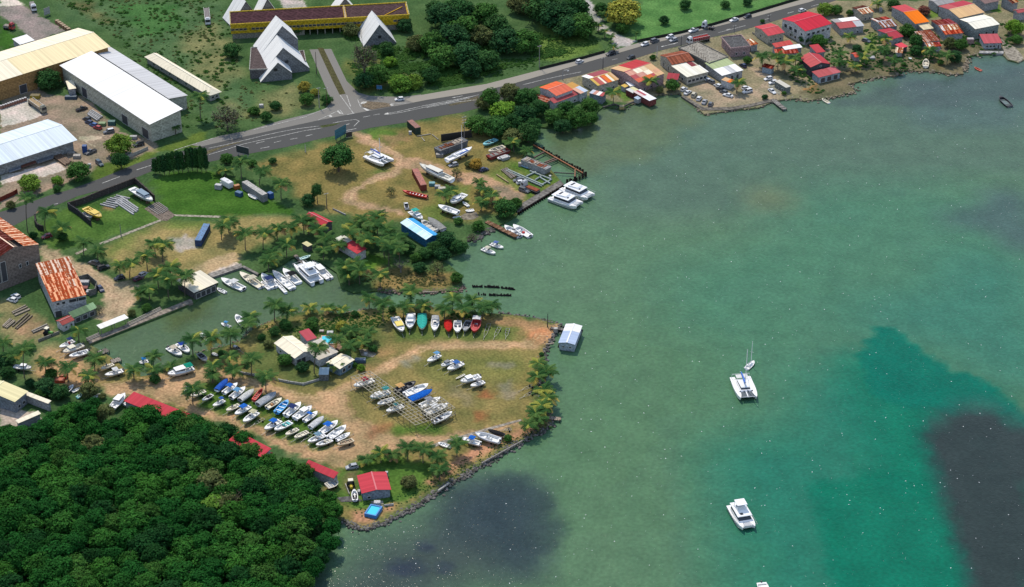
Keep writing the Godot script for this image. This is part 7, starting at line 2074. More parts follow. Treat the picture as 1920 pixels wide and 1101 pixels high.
	trailer("short empty trailer at the end of the palm row",V(-1.7,0,-589),-1.7,5.66)
	trailer("empty trailer in the gap of the lower boat row",V(-81.1,0,-535.4),-2.28,4.72)
	trailer("empty trailer beside the washed-out blue canvas",V(-64.3,0,-527.5),-2.16,5.5)
	trailer("empty trailer run under the shore palms",V(5.4,0,-555.2),-2.51,5.1)
	trailer("second empty trailer under the shore palms, nearer the dock plank",V(5.4,0,-551),-2.45,4.85)
	trailer("bare trailer on the shore path behind the black cover",V(-1.4,0,-530.9),-3,2.5)

func build_vehicles() -> void:
	car("white hatchback in the slip lane by the traffic island","hatch",-47.4,-773.8,-2.95,CAR_WHITE)
	car("white hatchback alone on the roadside pavement","hatch",29.6,-811.8,.68,CAR_WHITE)
	car("black car parked on the pavement by the gravel drive","suv",43.5,-820.2,-2.51,CAR_BLACK)
	car("dark car driving in front of the patchwork roof","hatch",52.2,-816,-2.53,CAR_BLACK)
	car("white car parked first in the roadside queue","hatch",59.1,-830.3,-2.47,CAR_WHITE)
	car("dark grey car second in the roadside queue","suv",63.8,-834.1,.65,CAR_GREY)
	car("white car on the pavement beside the field railing","hatch",70.8,-838.4,-2.53,CAR_WHITE)
	car("pale car driving past the roadside queue","hatch",72.2,-834.9,-2.55,CAR_SILVER)
	car("white pickup on the pavement behind the tractor unit","pickup",81.9,-845.5,-2.49,CAR_WHITE)
	car("white saloon parked on the pavement beyond the tractor unit","sedan",101.4,-857.5,-2.56,CAR_WHITE)
	car("black hatchback ahead of the white saloon on the pavement","hatch",107.9,-861.3,-2.55,CAR_BLACK)
	car("white car passing behind the big red roof","hatch",133.9,-868.4,.59,CAR_WHITE)
	car("white car in the shore row nearest the bushy tree","hatch",73.1,-783.7,.95,CAR_WHITE)
	car("white saloon second in the shore row","sedan",74.5,-780.4,.96,CAR_WHITE)
	car("beige jeep-like car third in the shore row","suv",77,-778.1,1.22,C(.5,.45,.32))
	car("white car between the beige car and the silver one","hatch",78.9,-774.5,1.17,CAR_WHITE)
	car("silver car fifth in the shore row","sedan",80.9,-771.3,1.22,CAR_SILVER)
	car("dark grey car at the end of the shore row","hatch",83.3,-769.1,1.23,CAR_GREY)
	car("white car against the cream building corner","hatch",83.8,-793,2.15,CAR_WHITE)
	car("dark car beside the cream building corner","suv",85,-791,2.27,CAR_GREY)
	car("white car in the middle of the lot, farthest back","hatch",87.8,-787,2.21,CAR_WHITE)
	car("black car beside the middle white car","hatch",88.5,-784,2.27,CAR_BLACK)
	car("small dark car in the middle row","hatch",89.8,-780.8,2.33,CAR_GREY)
	car("white saloon at the near end of the middle row","sedan",91.3,-777.6,2.59,CAR_WHITE)
	car("white car behind the lot palm","hatch",99.7,-784.7,.4,CAR_WHITE)
	car("white estate car beside the lot palm","suv",99.9,-781.4,-2.65,CAR_WHITE)
	car("white car before the light blue hut","hatch",110.2,-794.2,-2.7,CAR_WHITE)
	car("white car next to the grey site cabin","hatch",111.8,-790.5,-2.7,CAR_WHITE)
	car("white saloon on the concrete pad by the little pier","sedan",110.4,-781.6,-1.12,CAR_WHITE)
	car("navy car in the passage behind the lot","hatch",100.6,-807.7,2.11,CAR_NAVY)
	car("dark car on the garden lawn among village palms","hatch",158.2,-834.2,-.68,CAR_GREY)
	car("black pickup outside the white warehouse door","pickup",-179.5,-764.4,.7,CAR_BLACK)
	car("black car first in the yard row","hatch",-175.7,-754.9,2.55,CAR_BLACK)
	car("navy car second in the yard row","hatch",-174.2,-751.8,2.54,CAR_NAVY)
	car("blue car third in the yard row","hatch",-171.9,-749.4,2.57,C(.03,.1,.3))
	car("red car fourth in the yard row","hatch",-169.9,-746.9,2.56,C(.4,.03,.02))
	car("grey car with white roof at the end of the yard row","suv",-164.6,-743.2,-2.67,CAR_GREY,CAR_WHITE)
	car("grey pickup beside the blue cabinet","pickup",-168.7,-725,-2.34,CAR_GREY)
	car("dark teal car near the road verge","suv",-163.5,-715,-.92,C(.03,.06,.08))
	car("black car behind the white railing","suv",-150.6,-731.7,-2.53,CAR_BLACK)
	car("red car under the palms by the dirt track","hatch",-172.8,-656.1,-2.63,C(.25,.02,.03))
	car("dark car in palm shade along the dirt track","suv",-151.7,-636.3,2.64,CAR_GREY)
	car("black car under the palm beside the dirt track","suv",-147.7,-633.1,.56,CAR_BLACK)
	car("black car under the palm clump","hatch",-140.8,-625.8,-2.58,CAR_BLACK)
	car("wine red car under the palm clump","hatch",-134,-625.3,.82,C(.1,.02,.04))
	car("silver car under the palm clump edge","hatch",-132.6,-628.3,.93,CAR_SILVER)
	car("white car beside the grey workshop wall","hatch",-175.3,-613.1,2.46,CAR_WHITE)
	car("second white car below the workshop wall","hatch",-176,-610.6,2.68,CAR_WHITE)
	car("dark blue car at the end of the workshop junk","hatch",-146.2,-618.1,-1.01,CAR_NAVY)
	car("silver car behind the sailboat with blue tarpaulin","hatch",-23.2,-713.8,-2.65,CAR_SILVER)
	car("navy car beside the yellow leafed bush","hatch",-11.1,-709.7,.54,CAR_NAVY)
	car("dark grey car by the pile of poles","hatch",2.4,-700.9,-2.88,CAR_GREY)
	car("white car by the pile of poles","hatch",3.7,-699,.27,CAR_WHITE)
	car("grey estate car beside the flatbed with red load","suv",4.7,-692.3,-.64,CAR_GREY)
	car("white pickup above the turquoise topped fishing boat","pickup",-40.3,-679.7,1.72,CAR_WHITE)
	car("silver hatchback parked on the dirt before the red roofed house","hatch",-49.6,-510.6,-2.86,CAR_SILVER)

func build_plants() -> void:
	palm("very tall royal palm rising beside the road at the left edge",-180.8,-660.3,15,1.4,.95,.1)
	palm("with leaning trunk by the stone wall near the tall roadside palm",-174.7,-662.4,8.1,1.6,1.05,.25)
	palm("shading the red car",-166.5,-654.8,5.4,.1,.96,.25)
	palm("at the end of the concrete garden path",-156.8,-643.2,5.6,.6,.97,.25)
	palm("over the parked dark car beside the path end",-150.6,-637.9,4.9,.5,.93,.25)
	palm("at the left end of the palm clump on the dirt track",-140.6,-626.4,5.6,.4,.97,.25)
	palm("second in the clump over the black car",-137.2,-626.4,6.2,1.2,1.01,.25)
	palm("in the middle of the clump, over the wine red car",-131.7,-631.9,6.5,0,1.03,.25)
	palm("at the top of the clump, shorter twin",-130.4,-642.4,5.6,.1,.97,.25)
	palm("alone at the right end of the clump, slender",-127.1,-638.3,7.7,1.2,1.05,.25)
	palm("lowest of the group left of the boathouse",-127.8,-611.5,5.1,0,.94,.25)
	palm("tallest of the group left of the boathouse",-121.4,-613.2,8.2,.6,1.05,.25)
	palm("behind the tallest one by the boathouse",-121.5,-621.7,7.4,.2,1.05,.25)
	palm("leaning against the boathouse roof",-115.7,-614.3,8.2,.8,1.05,.25)
	palm("small, inside the group left of the boathouse",-125.8,-619.3,5.8,-.1,.98,.25)
	palm("bushy, next to the stacked pipes on the quay",-130.9,-610.9,3.7,-.1,.85,.25)
	palm("beside the blue container",-107.7,-654.4,6.6,1.1,1.03,.25)
	palm("behind the one at the blue container",-105.7,-659.9,5.7,.8,.98,.25)
	palm("left of the marina grove, over the grass edge",-98,-646.9,7.3,.5,1.05,.25)
	palm("second in the marina grove",-91.6,-648.1,7,.9,1.05,.25)
	palm("at the back of the marina grove beside the lawn",-87.1,-654.8,5.2,.5,.95,.25)
	palm("between lawn and red gabled house",-81.9,-654.8,5.7,.3,.97,.25)
	palm("touching the red gabled roof, taller one",-77.5,-659,6.2,-.7,1.01,.25)
	palm("touching the red gabled roof, shorter one",-75.7,-658.2,5.7,.2,.98,.25)
	palm("just below the red gabled roof",-71.7,-651.5,6.1,.3,1,.25)
	palm("in the centre of the marina grove",-82.3,-641.6,5.6,.3,.97,.25)
	palm("hanging over the navy bimini boat",-87.7,-630.7,5.3,.1,.95,.25)
	palm("low, between grove and moored boats",-87.1,-637.1,4.7,.2,.91,.25)
	palm("left of the half white, half red roof",-68.7,-647.3,5.4,.3,.96,.25)
	palm("overhanging the white end of the half red roof",-63.6,-644.4,4.2,.4,.88,.25)
	palm("above the little marina dock",-68.7,-639.5,4.4,.2,.9,.25)
	palm("at the canal mouth, left one of the thick clump",-59.4,-624.8,6,-.1,1,.25)
	palm("at the canal mouth, top of the thick clump",-56.2,-627.9,5.6,.2,.97,.25)
	palm("at the canal mouth, front of the thick clump",-58.1,-621.7,4.4,-.3,.89,.25)
	palm("at the canal mouth, right one of the thick clump",-54.4,-622.5,6,0,.99,.25)
	palm("alone on the spit beside the bright grass",-47,-620.9,5.3,.2,.95,.25)
	palm("tallest on the near canal bank by the water",-82.3,-597.1,7.2,.9,1.05,.25)
	palm("next to the tallest near bank palm",-78.1,-597.5,4.5,.7,.9,.25)
	palm("at the upper left of the big grove",-56.2,-657.8,7.1,.4,1.05,.25)
	palm("at the top of the big grove",-50.9,-653.1,7.9,.4,1.05,.25)
	palm("in the heart of the big grove",-52.5,-650.9,5.6,-.1,.97,.25)
	palm("near the blue shed roof corner",-46.6,-649.6,7.1,.6,1.05,.25)
	palm("between grove and dark mangroves",-42,-644.7,6.7,-.4,1.04,.25)
	palm("at the lower middle of the big grove",-46.7,-641.8,6.9,-.8,1.05,.25)
	palm("behind the half red roof",-54,-644.2,6.2,.7,1.01,.25)
	palm("at the left tip of the big grove, yellowing",-59.1,-656.1,5.9,.5,.99,.5)
	palm("low, at the left tip of the big grove",-58.8,-649.6,7,-.6,1.05,.25)
	palm("at the right end of the big grove",-40.6,-635.2,7.7,-.5,1.05,.25)
	palm("at the lower right of the big grove",-44.7,-635.6,8,.6,1.05,.25)
	palm("at the upper edge of the big grove by the dry field",-50.1,-658.6,7.9,.1,1.05,.25)
	palm("beside the long grey trailer, first of three",-105.9,-703.3,7.3,.1,1.05,.25)
	palm("beside the long grey trailer, middle of three",-98.2,-697.3,6.6,1.6,1.03,.25)
	palm("beside the long grey trailer, last of three",-88.7,-686.3,7,.4,1.05,.25)
	palm("young, behind the white camper",-112.4,-705.2,3,.4,.8,.25)
	palm("young, right of the camper palms on the lawn",-115.4,-707.1,2.7,.3,.79,.25)
	palm("at the canal mouth tip, slim and tall",-35.3,-606.8,6.6,.1,1.03,.25)
	palm("behind the turquoise covered boat",-30.9,-601.9,4.1,.3,.88,.25)
	palm("first on the bank behind the boat row",-50,-605.7,4.1,.2,.88,.25)
	palm("second on the bank, on a bare trunk",-44.7,-597.4,7.1,.4,1.05,.25)
	palm("behind the yellow covered sport boat",-37.7,-599,5,.7,.93,.25)
	palm("behind the scarlet covered boat",-23.4,-598.2,4.8,.1,.92,.25)
	palm("at the water behind the wide white boat",-20.7,-603,6.1,.2,1,.25)
	palm("behind the white boats next to scarlet cover",-16.7,-598.2,5.2,.3,.95,.25)
	palm("at the water, tall, above the red speedboat",-13.7,-604.2,4.6,-.1,.9,.25)
	palm("beside the red speedboat",-10.2,-598.6,5,.4,.93,.25)
	palm("last of the bank row, over the empty trailers",-7.1,-601.9,3.9,-.1,.86,.25)
	palm("over the white bowrider on the canal, upper",-91,-592.9,4.5,1.1,.9,.22)
	palm("over the white bowrider on the canal, lower",-91,-587.3,4.9,.5,.93,.22)
	palm("broad, behind the dark boats on the bank",-95.5,-579.9,6,.5,1,.22)
	palm("left of the broad bank palm",-101.4,-575.3,7.3,.6,1.05,.22)
	palm("right at the moored navy bimini boat",-107.6,-575.3,6.7,.3,1.04,.22)
	palm("large, at the top of the grass strip, upper crown",-99.3,-562.6,4.6,.3,.91,.22)
	palm("large, at the top of the grass strip, lower crown",-98.8,-558.5,3.6,.1,.85,.22)
	palm("yellowish, between the bank and the white fence",-94.5,-569.1,3.9,.4,.86,.6)
	palm("just above the blue tarpaulin boat",-92.5,-560.5,3.8,.5,.86,.22)
	palm("on a thin trunk at the end of the white fence",-86.4,-562.6,6.7,.3,1.04,.22)
	palm("between white fence and red skiff",-80.6,-552.6,6.5,.4,1.03,.22)
	palm("young, among the cream boats at the strip tip",-103.7,-546,5.9,.5,.99,.22)
	palm("tiny, before the large white cruiser",-113.9,-566.1,1.9,.2,.74,.22)
	palm("behind the three boats at the canal head",-147.6,-583.8,4.9,.5,.93,.25)
	palm("between canal head and broken jetty",-139.1,-566.1,5.2,.7,.94,.25)
	palm("with star shaped shadow on the track",-125.1,-560.3,4.7,.3,.91,.25)
	palm("over the blue topped boat, upper of two",-120,-568.9,4.2,.4,.88,.25)
	palm("over the blue topped boat, lower of two",-119,-560.4,4.2,.6,.88,.25)
	palm("tall, on the grass at the left edge",-161.7,-561.7,11.3,1.1,1.05,.25)
	palm("dark, between the left edge and the orange rafts",-154.7,-562.7,5.3,.2,.95,.25)
	palm("above the orange rafts",-146.7,-559.2,5.5,.6,.96,.25)
	palm("in the thicket at the left edge, upper",-171.5,-575.4,5.1,.5,.94,.25)
	palm("in the thicket at the left edge, lower",-167.5,-569.5,4.2,.5,.89,.25)
	palm("pale, in the roadside thicket beside the jetty track",-139.5,-556.6,4.6,.4,.91,.25)
	palm("behind the cottage garden, fan shaped",-49,-584.5,3.7,.2,.85,.22)
	palm("over the cottage with blue front",-54.3,-573.3,5.7,.2,.98,.22)
	palm("at the rear of the cottage, in the thicket",-54.8,-583.7,4.6,.1,.9,.22)
	palm("on a leaning trunk before the pale annex",-65.8,-564.3,9.9,1.6,1.05,.22)
	palm("small, in front of the cottage roof",-58.8,-565,2.7,.4,.79,.22)
	palm("between annex and cottage thicket",-50.7,-578.2,3.5,.2,.84,.22)
	palm("young, in the yellowing clump on the canal bank",-64,-601.9,2.7,.3,.79,.9)
	palm("left in the yellowing clump on the canal bank",-70.2,-601.9,3,.1,.81,.9)
	palm("very small, right of the yellowing clump",-59.4,-602.4,2,.1,.74,.9)
	palm("at the pool edge",-59.6,-578.7,4.7,.3,.91,.22)
	palm("topmost on the eastern stone bank",9.3,-564.2,4.2,-.5,.95,.9)
	palm("second from the top on the eastern stone bank",11.1,-559.1,4.2,.3,.95,.9)
	palm("in the middle of the eastern bank, bushy",9.7,-547.6,4.2,.6,.95,.9)
	palm("yellowing, leaning out over the eastern bank",8.6,-556.2,4.2,-.2,.95,.9)
	palm("above the shore plank on the eastern bank",12.1,-543.6,4.2,-.6,.95,.9)
	palm("lower on the eastern bank, above the dock plank",9.9,-539.3,4.2,-.3,.95,.9)
	palm("lowest of the eastern bank, left one",8.4,-535.5,4.2,-.8,.95,.9)
	palm("left of three before the shore path",-32.5,-515.4,4.9,.1,.92,.25)
	palm("middle of three before the shore path",-27.7,-513.5,5.6,.3,.97,.25)
	palm("right of three before the shore path",-23.3,-511.2,4.4,.4,.9,.25)
	palm("low, below the three at the shore",-22.2,-504.4,4,0,.87,.25)
	palm("beside the white dinghy on the shore path",-17.2,-516.8,5,.1,.93,.25)
	palm("young, first along the red house lawn",-40.8,-513.7,3.6,-.1,.85,.25)
	palm("young, second along the red house lawn",-37.4,-514.3,2.6,.1,.78,.25)
	palm("very young, beside the parked silver hatchback",-45.4,-512.5,2.5,.2,.78,.25)
	palm("at the eastern corner above the dock plank",5.1,-529.5,3.9,.1,.87,.25)
	palm("behind the eastern corner palm",8.5,-533.1,3.9,0,.87,.25)
	palm("in the walled garden on the water",42.5,-769.7,5.9,-.2,.99,.25)
	palm("drooping over the patchwork roof",59.7,-782.6,5.1,-.8,.94,.25)
	palm("in the parking lot",95.2,-780.6,4.9,.8,.93,.25)
	palm("beside the pink block",108.7,-805.3,6.2,-.3,1,.25)
	palm("above the light blue hut, first",115.4,-804.3,6.6,-.4,1.03,.25)
	palm("above the light blue hut, second",117.9,-800.2,6.1,-.3,1,.25)
	palm("between light blue hut and dark gable",122.9,-794.1,5.2,-.3,.94,.25)
	palm("touching the faded orange-red roof",123.3,-806.4,5.2,-.3,.95,.25)
	palm("yellowing, before the white and red sheets",150.7,-831.9,3.9,-.3,.86,.9)
	palm("dark, at the village shore, upper",142.9,-809.5,5.7,-.5,.98,.25)
	palm("dark, at the village shore, lower",141.5,-801.2,5.2,-.6,.94,.25)
	palm("yellow, standing by the village rubble",148.4,-800.7,3.5,-.3,.84,.9)
	palm("tall, left of the crimson roof",164.7,-824.3,5.8,-.3,.98,.25)
	palm("below the crimson roof, tall dark",163,-813.7,5.2,-.5,.95,.25)
	palm("beside the cream and brown lean-to",165.8,-803.3,5.2,-.6,.95,.25)
	palm("before the rust striped roof",183.7,-816.8,4.3,-.5,.89,.25)
	palm("spreading, beside the village cove",190,-810.5,4.8,-.5,.92,.25)
	palm("yellow, at the top edge by the grey path",168.7,-871.4,3.2,-.2,.82,.9)
	palm("behind the tiny red hut",153.7,-809.5,4.3,-.5,.89,.25)
	palm("before the narrow hipped shed",-128.7,-755.1,11.2,.6,1.05,.25)
	palm("small, first along the gravel drive",39.1,-845.1,3.3,-.1,.6,.25)
	palm("small, second along the gravel drive",41.6,-838.4,3.4,-.1,.6,.25)
	palm("small, third along the gravel drive",44.2,-833.3,3.1,-.1,.6,.25)
	palm("small, at the gate of the gravel drive",44.8,-823.9,2.6,-.1,.6,.25)
	palm("small, far up the gravel drive",41.5,-858.7,3.3,-.1,.6,.25)
	palm("small, on the field side of the gate",55.5,-836.2,3.6,-.1,.6,.25)
	palm("slim, in front of the white warehouse gable",-137.1,-741.6,3.6,.1,.6,.25)
	palm("in the yard thicket by the yellow tips, upper",-12.2,-691.8,4.5,-.3,.9,.2)
	palm("in the yard thicket, middle",-11.1,-685.6,4.5,.5,.9,.5)
	palm("yellow tipped, at the right of the yard thicket",-7.3,-682,4.5,-.3,.9,1)
	palm("in the yard thicket, lower",-11.7,-677,4.5,.3,.9,.3)
	palm("gold tipped, beside the yard mangrove",-4.9,-675.2,4.5,.8,.9,1)
	palm("in front of the white yacht bow",-23.8,-685.1,4.5,.4,.9,.2)
	palm("beside the white cabin boat in the yard",-25.1,-682.4,4.5,-.8,.9,.2)
	palm("small, by the sheet pile basin",6,-722.5,2.5,-.2,.78,.3)
	palm("under the big yard trees",.8,-725.8,4.5,-.8,.9,.2)
	tree("dark","big round dark green tree between cream and white warehouses",-197.1,-785.2,12.8,4.7)
	tree("grey","wide thin-leaved grey tree beside the road below the meadow",-116.4,-745.6,15.9,5.9)
	tree("mid","leafy tree in the meadow corner near the road bend",-107.6,-760.1,5,1.8)
	tree("dark","dark bush left of the terraced school wing",-123.2,-818.1,9.7,3.6)
	tree("bright","bright green umbrella tree in the warehouse yard",-156.7,-723.8,13,4.8)
	tree("dark","dark shrub under the bright umbrella tree",-154.3,-711.4,8.4,4.2)
	tree("mid","rounded green tree on the verge by the teal car",-169.3,-702.6,10.9,4)
	tree("bright","light green tree at the left road verge",-186.4,-693.3,10.4,3.8)
	tree("bright","smaller light green tree between the verge trees",-176.9,-698,5.6,2.1)
	tree("olive","low shrubs on the verge at the left edge",-190.8,-678.4,4.6,1.9)
	tree("mid","small round bush on the road verge",-175.9,-692.1,3.9,1.5)
	column_tree("first",V(-140.2,0,-707.1),3.4,6.9,165)
	column_tree("second",V(-138.3,0,-706.6),3.4,8.6,166)
	column_tree("third",V(-136.4,0,-706.1),3.4,9.3,167)
	column_tree("fourth",V(-134.5,0,-706.6),3.4,10,168)
	column_tree("fifth",V(-132.9,0,-707.1),3.4,10.3,169)
	column_tree("sixth",V(-131.2,0,-708),3.4,10.1,170)
	column_tree("seventh",V(-129.6,0,-708),3.4,9.8,171)
	column_tree("eighth",V(-127.5,0,-709),3.4,11,172)
	column_tree("ninth",V(-125.8,0,-709.4),3.4,11,173)
	column_tree("tenth",V(-123.9,0,-709),3.4,10.8,174)
	column_tree("eleventh",V(-122,0,-708),3.4,12.2,175)
	column_tree("twelfth",V(-120.5,0,-709),3.4,11,176)
	tree("mid","round bush behind the camper by the road",-113.1,-715.7,6.6,2.4)
	tree("dark","small dark bush alone on the dry field",-94.9,-715.6,4,1.6)
	tree("mid","big round green tree below the turquoise billboard",-68.3,-709.1,14.6,7.3)
	tree("pale","pale open shrub in the yard beside the red canoe",-46.7,-689.6,5.1,1.9)
	tree("dark","tall dark narrow tree by the burnt patch",-74.4,-682.6,5.6,6.1)
	tree("dark","dark bush left of the narrow tree by the burnt patch",-77.4,-680.9,7.2,2.7)
	tree("mid","bush between camper palms",-102.5,-713.5,4.4,1.6)
	tree("dark","dark round tree against the yellow school block",-97.2,-843.7,8.7,3.2)
	tree("yellow","yellow-green shrub by the school drive, upper",-88.3,-782.9,6.5,2.4)
	tree("yellow","yellow-green shrub by the school drive, lower",-83.3,-778.3,4.8,1.8)
	tree("mid","green bush beneath the yellow shrubs",-86,-769.5,7.8,2.9)
	tree("mid","green bush at the corner of the school drive",-77.8,-770.8,6.1,2.3)
	tree("dark","dark bush with white rubbish beside it",-98.6,-764.4,6.1,2.3)
	tree("mid","small tree beside the grey thin tree",-106.8,-759.7,5.5,2)
	tree("mid","low bush at the meadow edge",-101.4,-753.9,6,2.4)
	tree("grey","tall sparse tree before the lone steep roof",-62.7,-787.5,15.1,13.6)
	tree("mid","green tree right of the school drive",-57.7,-789,13.1,4.9)
	tree("dark","dark undergrowth beside the school drive",-62.9,-784.8,10.8,4.3)
	tree("olive","olive bush below the yellow block",-72.1,-840.5,9,3.3)
	tree("dark","dark bush at the foot of the lone steep roof",-55.2,-820.2,8.8,3.3)
	tree("dark","dark tree at the end of the yellow block",-48.1,-845.6,9,3.3)
	tree("bright","bright bush in the school ground",-52.7,-807.2,7,2.8)
	tree("bright","bright creeper covered bush by the road",-47.6,-783.7,11.9,3.6)
	tree("bright","second bright creeper covered bush by the road",-42,-786.5,9.7,2.9)
	tree("olive","brownish tree right of the lone steep roof",-42.4,-824,11.2,4.2)
	tree("mid","tree above the bright creeper bush",-37.4,-799,7.5,2.8)
	tree("dark","dark tree of the school wood, top left",-31.3,-848.8,18.5,6.9)
	tree("dark","dark tree of the school wood at its upper edge",-23.6,-856.1,17.2,6.3)
	tree("mid","green tree of the school wood behind the brownish one",-34.6,-820.7,15.1,5.6)
	tree("dark","dark tree in the left heart of the school wood",-26.4,-824,18.1,6.7)
	tree("mid","mid green tree in the heart of the school wood",-20.8,-835.3,16.8,6.2)
	tree("mid","green tree low in the school wood",-30.1,-806.1,15.6,5.8)
	tree("dark","dark tree low in the school wood",-20.3,-808.3,16.4,6.1)
	tree("olive","palm-like olive tree inside the school wood",-13.6,-831.1,13.1,4.8)
	tree("dark","dark tree at the upper right of the school wood",-6,-839.4,15.4,5.7)
	tree("dark","dark tree at the right of the school wood",-2.3,-822.3,16.6,6.1)
	tree("mid","bright sided tree at the right tip of the school wood",5.3,-822.9,15.9,5.9)
	tree("dark","dark tree above the red marker in the school wood",-11,-805.1,13.5,5)
	tree("dark","dark tree nearest the road in the school wood",-17.8,-797.3,11.2,4.2)
	tree("dark","dark tree at the left foot of the school wood",-34.8,-791.1,10.5,3.9)
	tree("dark","dark tree at the top of the school wood",-35.4,-862.8,11.2,4.1)
	tree("mid","green tree at the top of the school wood",-27.4,-861.5,12.7,4.7)
	tree("mid","green tree in the upper school wood",-12.1,-855,14.9,5.5)
	tree("dark","dark tree at the top of the field wood, left",14.5,-855.9,19.1,7.1)
	tree("dark","dark tree in the middle of the field wood",20.4,-847.8,19.7,7.3)
	tree("dark","dark tree at the top of the field wood beside the drive",27.9,-857.2,17.6,6.5)
	tree("mid","green tree at the lower right of the field wood",31,-839.9,16.6,6.1)
	tree("dark","dark tree at the lower edge of the field wood",25.7,-839,15.9,5.9)
	tree("olive","thin tree left of the field wood",9.2,-865.9,14.8,5.5)
	tree("olive","brown thin tree between the two woods",3.1,-866.3,12.5,4.6)
	tree("mid","small tree along the gravel drive",41,-865.5,8.1,3)
	tree("yellow","huge yellow-green round tree beside the gravel drive",50.7,-853,18.9,7)
	tree("mid","small green bush at the foot of the yellow-green tree",49.8,-844.2,7.2,2.7)
	tree("dark","clipped low oval bush on the green field",69.1,-853.8,5.7,2.3)
	tree("mid","mangrove at the road edge of the bay thicket",-9.5,-767,11.7,4.7,"mangrove")
	tree("olive","olive topped mangrove at the back of the bay thicket",-1.1,-772.1,11.8,4.7,"mangrove")
	tree("mid","mangrove behind the orange roofed house",6.1,-768.2,11.8,4.7,"mangrove")
	tree("bright","bright crowned tree in the middle of the bay thicket",-3.3,-752.6,13.8,5.5,"mangrove")
	tree("olive","brownish tree on the road side of the bay thicket",-11.7,-764.7,8.3,3.3,"mangrove")
	tree("dark","dark mangrove in the bay thicket",4.4,-749.8,12.6,5.1,"mangrove")
	tree("dark","dark mangrove against the pink lean-to",11,-757.8,10.5,4.2,"mangrove")
	tree("mid","mangrove at the yard edge of the bay thicket",-14.1,-742.1,11.4,4.6,"mangrove")
	tree("mid","mangrove above the turquoise boat",-6,-740,12.5,5,"mangrove")
	tree("dark","dark mangrove at the bottom of the bay thicket",0,-743.8,10.9,4.4,"mangrove")
	tree("dark","dark mangrove overhanging the bay, left",6.5,-734.9,11.4,4.5,"mangrove")
	tree("olive","olive mangrove above the sheet pile basin",.5,-732.6,9.7,3.9,"mangrove")
	tree("dark","dark mangrove leaning to the bay",8.7,-744.3,8.7,3.5,"mangrove")
	tree("mid","mangrove in front of the red lean-to, first",17.5,-750.3,10.4,4.2,"mangrove")
	tree("mid","mangrove in front of the red lean-to, second",22.6,-756.5,10.5,4.2,"mangrove")
	tree("mid","mangrove standing in the bay below the orange house",26.7,-747.8,12.1,4.8,"mangrove")
	tree("mid","mangrove beside the grey striped shed",32.1,-761.2,9.4,3.8,"mangrove")
	tree("dark","small mangrove at the bay edge",20.6,-743.1,8.7,3.5,"mangrove")
	tree("mid","outermost mangrove near the walled garden",32.3,-751.3,7.7,3.1,"mangrove")
	tree("mid","bushy tree between hut on the water and parking lot",68.2,-782.9,7.5,3,"mangrove")
	tree("olive","bush behind the hut on the water",62.7,-780.9,4.3,1.7,"mangrove")
	tree("dark","round tree on the green field, left one",80.1,-870.6,6.9,2.6)
	tree("dark","round tree on the green field, middle one",98.8,-872.6,5.3,2)
	tree("dark","tree at the top edge of the green field",109.2,-875.6,5.3,2)
	tree("mid","bush beside the terracotta roof",61.8,-815,3.5,1.3)
	tree("mid","slim bush by the road behind the beige cottage",114.1,-855.2,2.7,1)
	tree("bright","bright tree behind the big red roof",143.6,-864.4,8.7,3.2)
	tree("mid","dense tree in front of the big red roof",136.2,-828.8,8.9,3.3)
	tree("mid","bush between beige cottage and big red roof, left",127.3,-839.1,5.8,2.2)
	tree("mid","bush between beige cottage and big red roof, right",130.2,-833,5.8,2.1)
	tree("mid","bush by the pink block",102.8,-810.8,4.8,1.8)
	tree("mid","bush at the site cabin",115.1,-778.9,2.7,1)
	tree("dark","little tree at the end of the parking lot",106.6,-775,3.4,1.2)
	tree("mid","tree at the top edge beside the road",148.7,-864.4,7.3,2.7)
	tree("mid","leafy tree in front of the vivid orange slope, upper",177.6,-840.1,8.5,3.2)
	tree("mid","leafy tree in front of the vivid orange slope, middle",179.6,-829.2,8.4,3.1)
	tree("dark","leafy tree in front of the vivid orange slope, lower",178.3,-819.9,6.6,2.4)
	tree("olive","olive tree beside the peach roof",199.2,-864.2,6.9,2.5)
	tree("red","dark red bougainvillea hedge in the village",189.1,-864.2,6.9,2.5)
	tree("olive","thin tree by the village cove",194.3,-828.1,7.1,2.6)
	tree("mid","tree beside the waterside cottage",198.7,-825.6,7.5,2.8)
	tree("dark","dark tree over the village cove",193.6,-812.5,7.9,2.9)
	tree("bright","big leafy tree by the boat ramp",226.1,-843,10.4,3.8)
	tree("mid","tree below the big leafy one at the ramp",224.8,-831.7,6.7,2.5)
	tree("mid","bush beside the cream-white roof",204.4,-845.4,3.6,1.3)
	tree("mid","bush by the brown and cream house",155.1,-863.7,4.1,1.5)
	tree("dark","trees at the top edge of the village",176.3,-870.8,7.4,2.7)
	tree("dark","bush on the garden lawn among village palms",152.4,-823.1,5.3,2)
	tree("mid","bush on the little village beach",170.8,-808.4,2.6,1)
	tree("mid","bush on the bank by the cove",187.1,-809.8,3.5,1.3)
	tree("pale","pale shrub at the stern of the largest yacht",-21.7,-703.7,6.1,2.3)
	tree("gold","yellow leafed bush beside the navy car",-14,-711.7,6.1,2.3)
	tree("olive","olive half of the yellow leafed bush",-17.1,-712.8,3.9,1.5)
	tree("mid","broad mangrove above the brown jetty",-2.7,-672.8,10.1,3.7)
	tree("mid","mangrove at the quay end",1.3,-678.9,6.3,2.3)
	tree("dark","dark mangrove right of the big grove",-28.6,-644.5,6.9,2.6)
	tree("dark","dark mangrove below the blue shed",-24.2,-648.6,9.4,3.5)
	tree("dark","dark mangrove at the water below the blue shed",-19.6,-644.8,7.7,2.9)
	tree("dark","dark mangrove behind the bright grass",-31.7,-640.4,6.9,2.5)
	tree("dark","dark mangrove at the foot of the thicket",-25.5,-639.3,7.3,2.7)
	tree("dark","dark mangrove between grove palms",-38.3,-644.2,7.3,2.7)
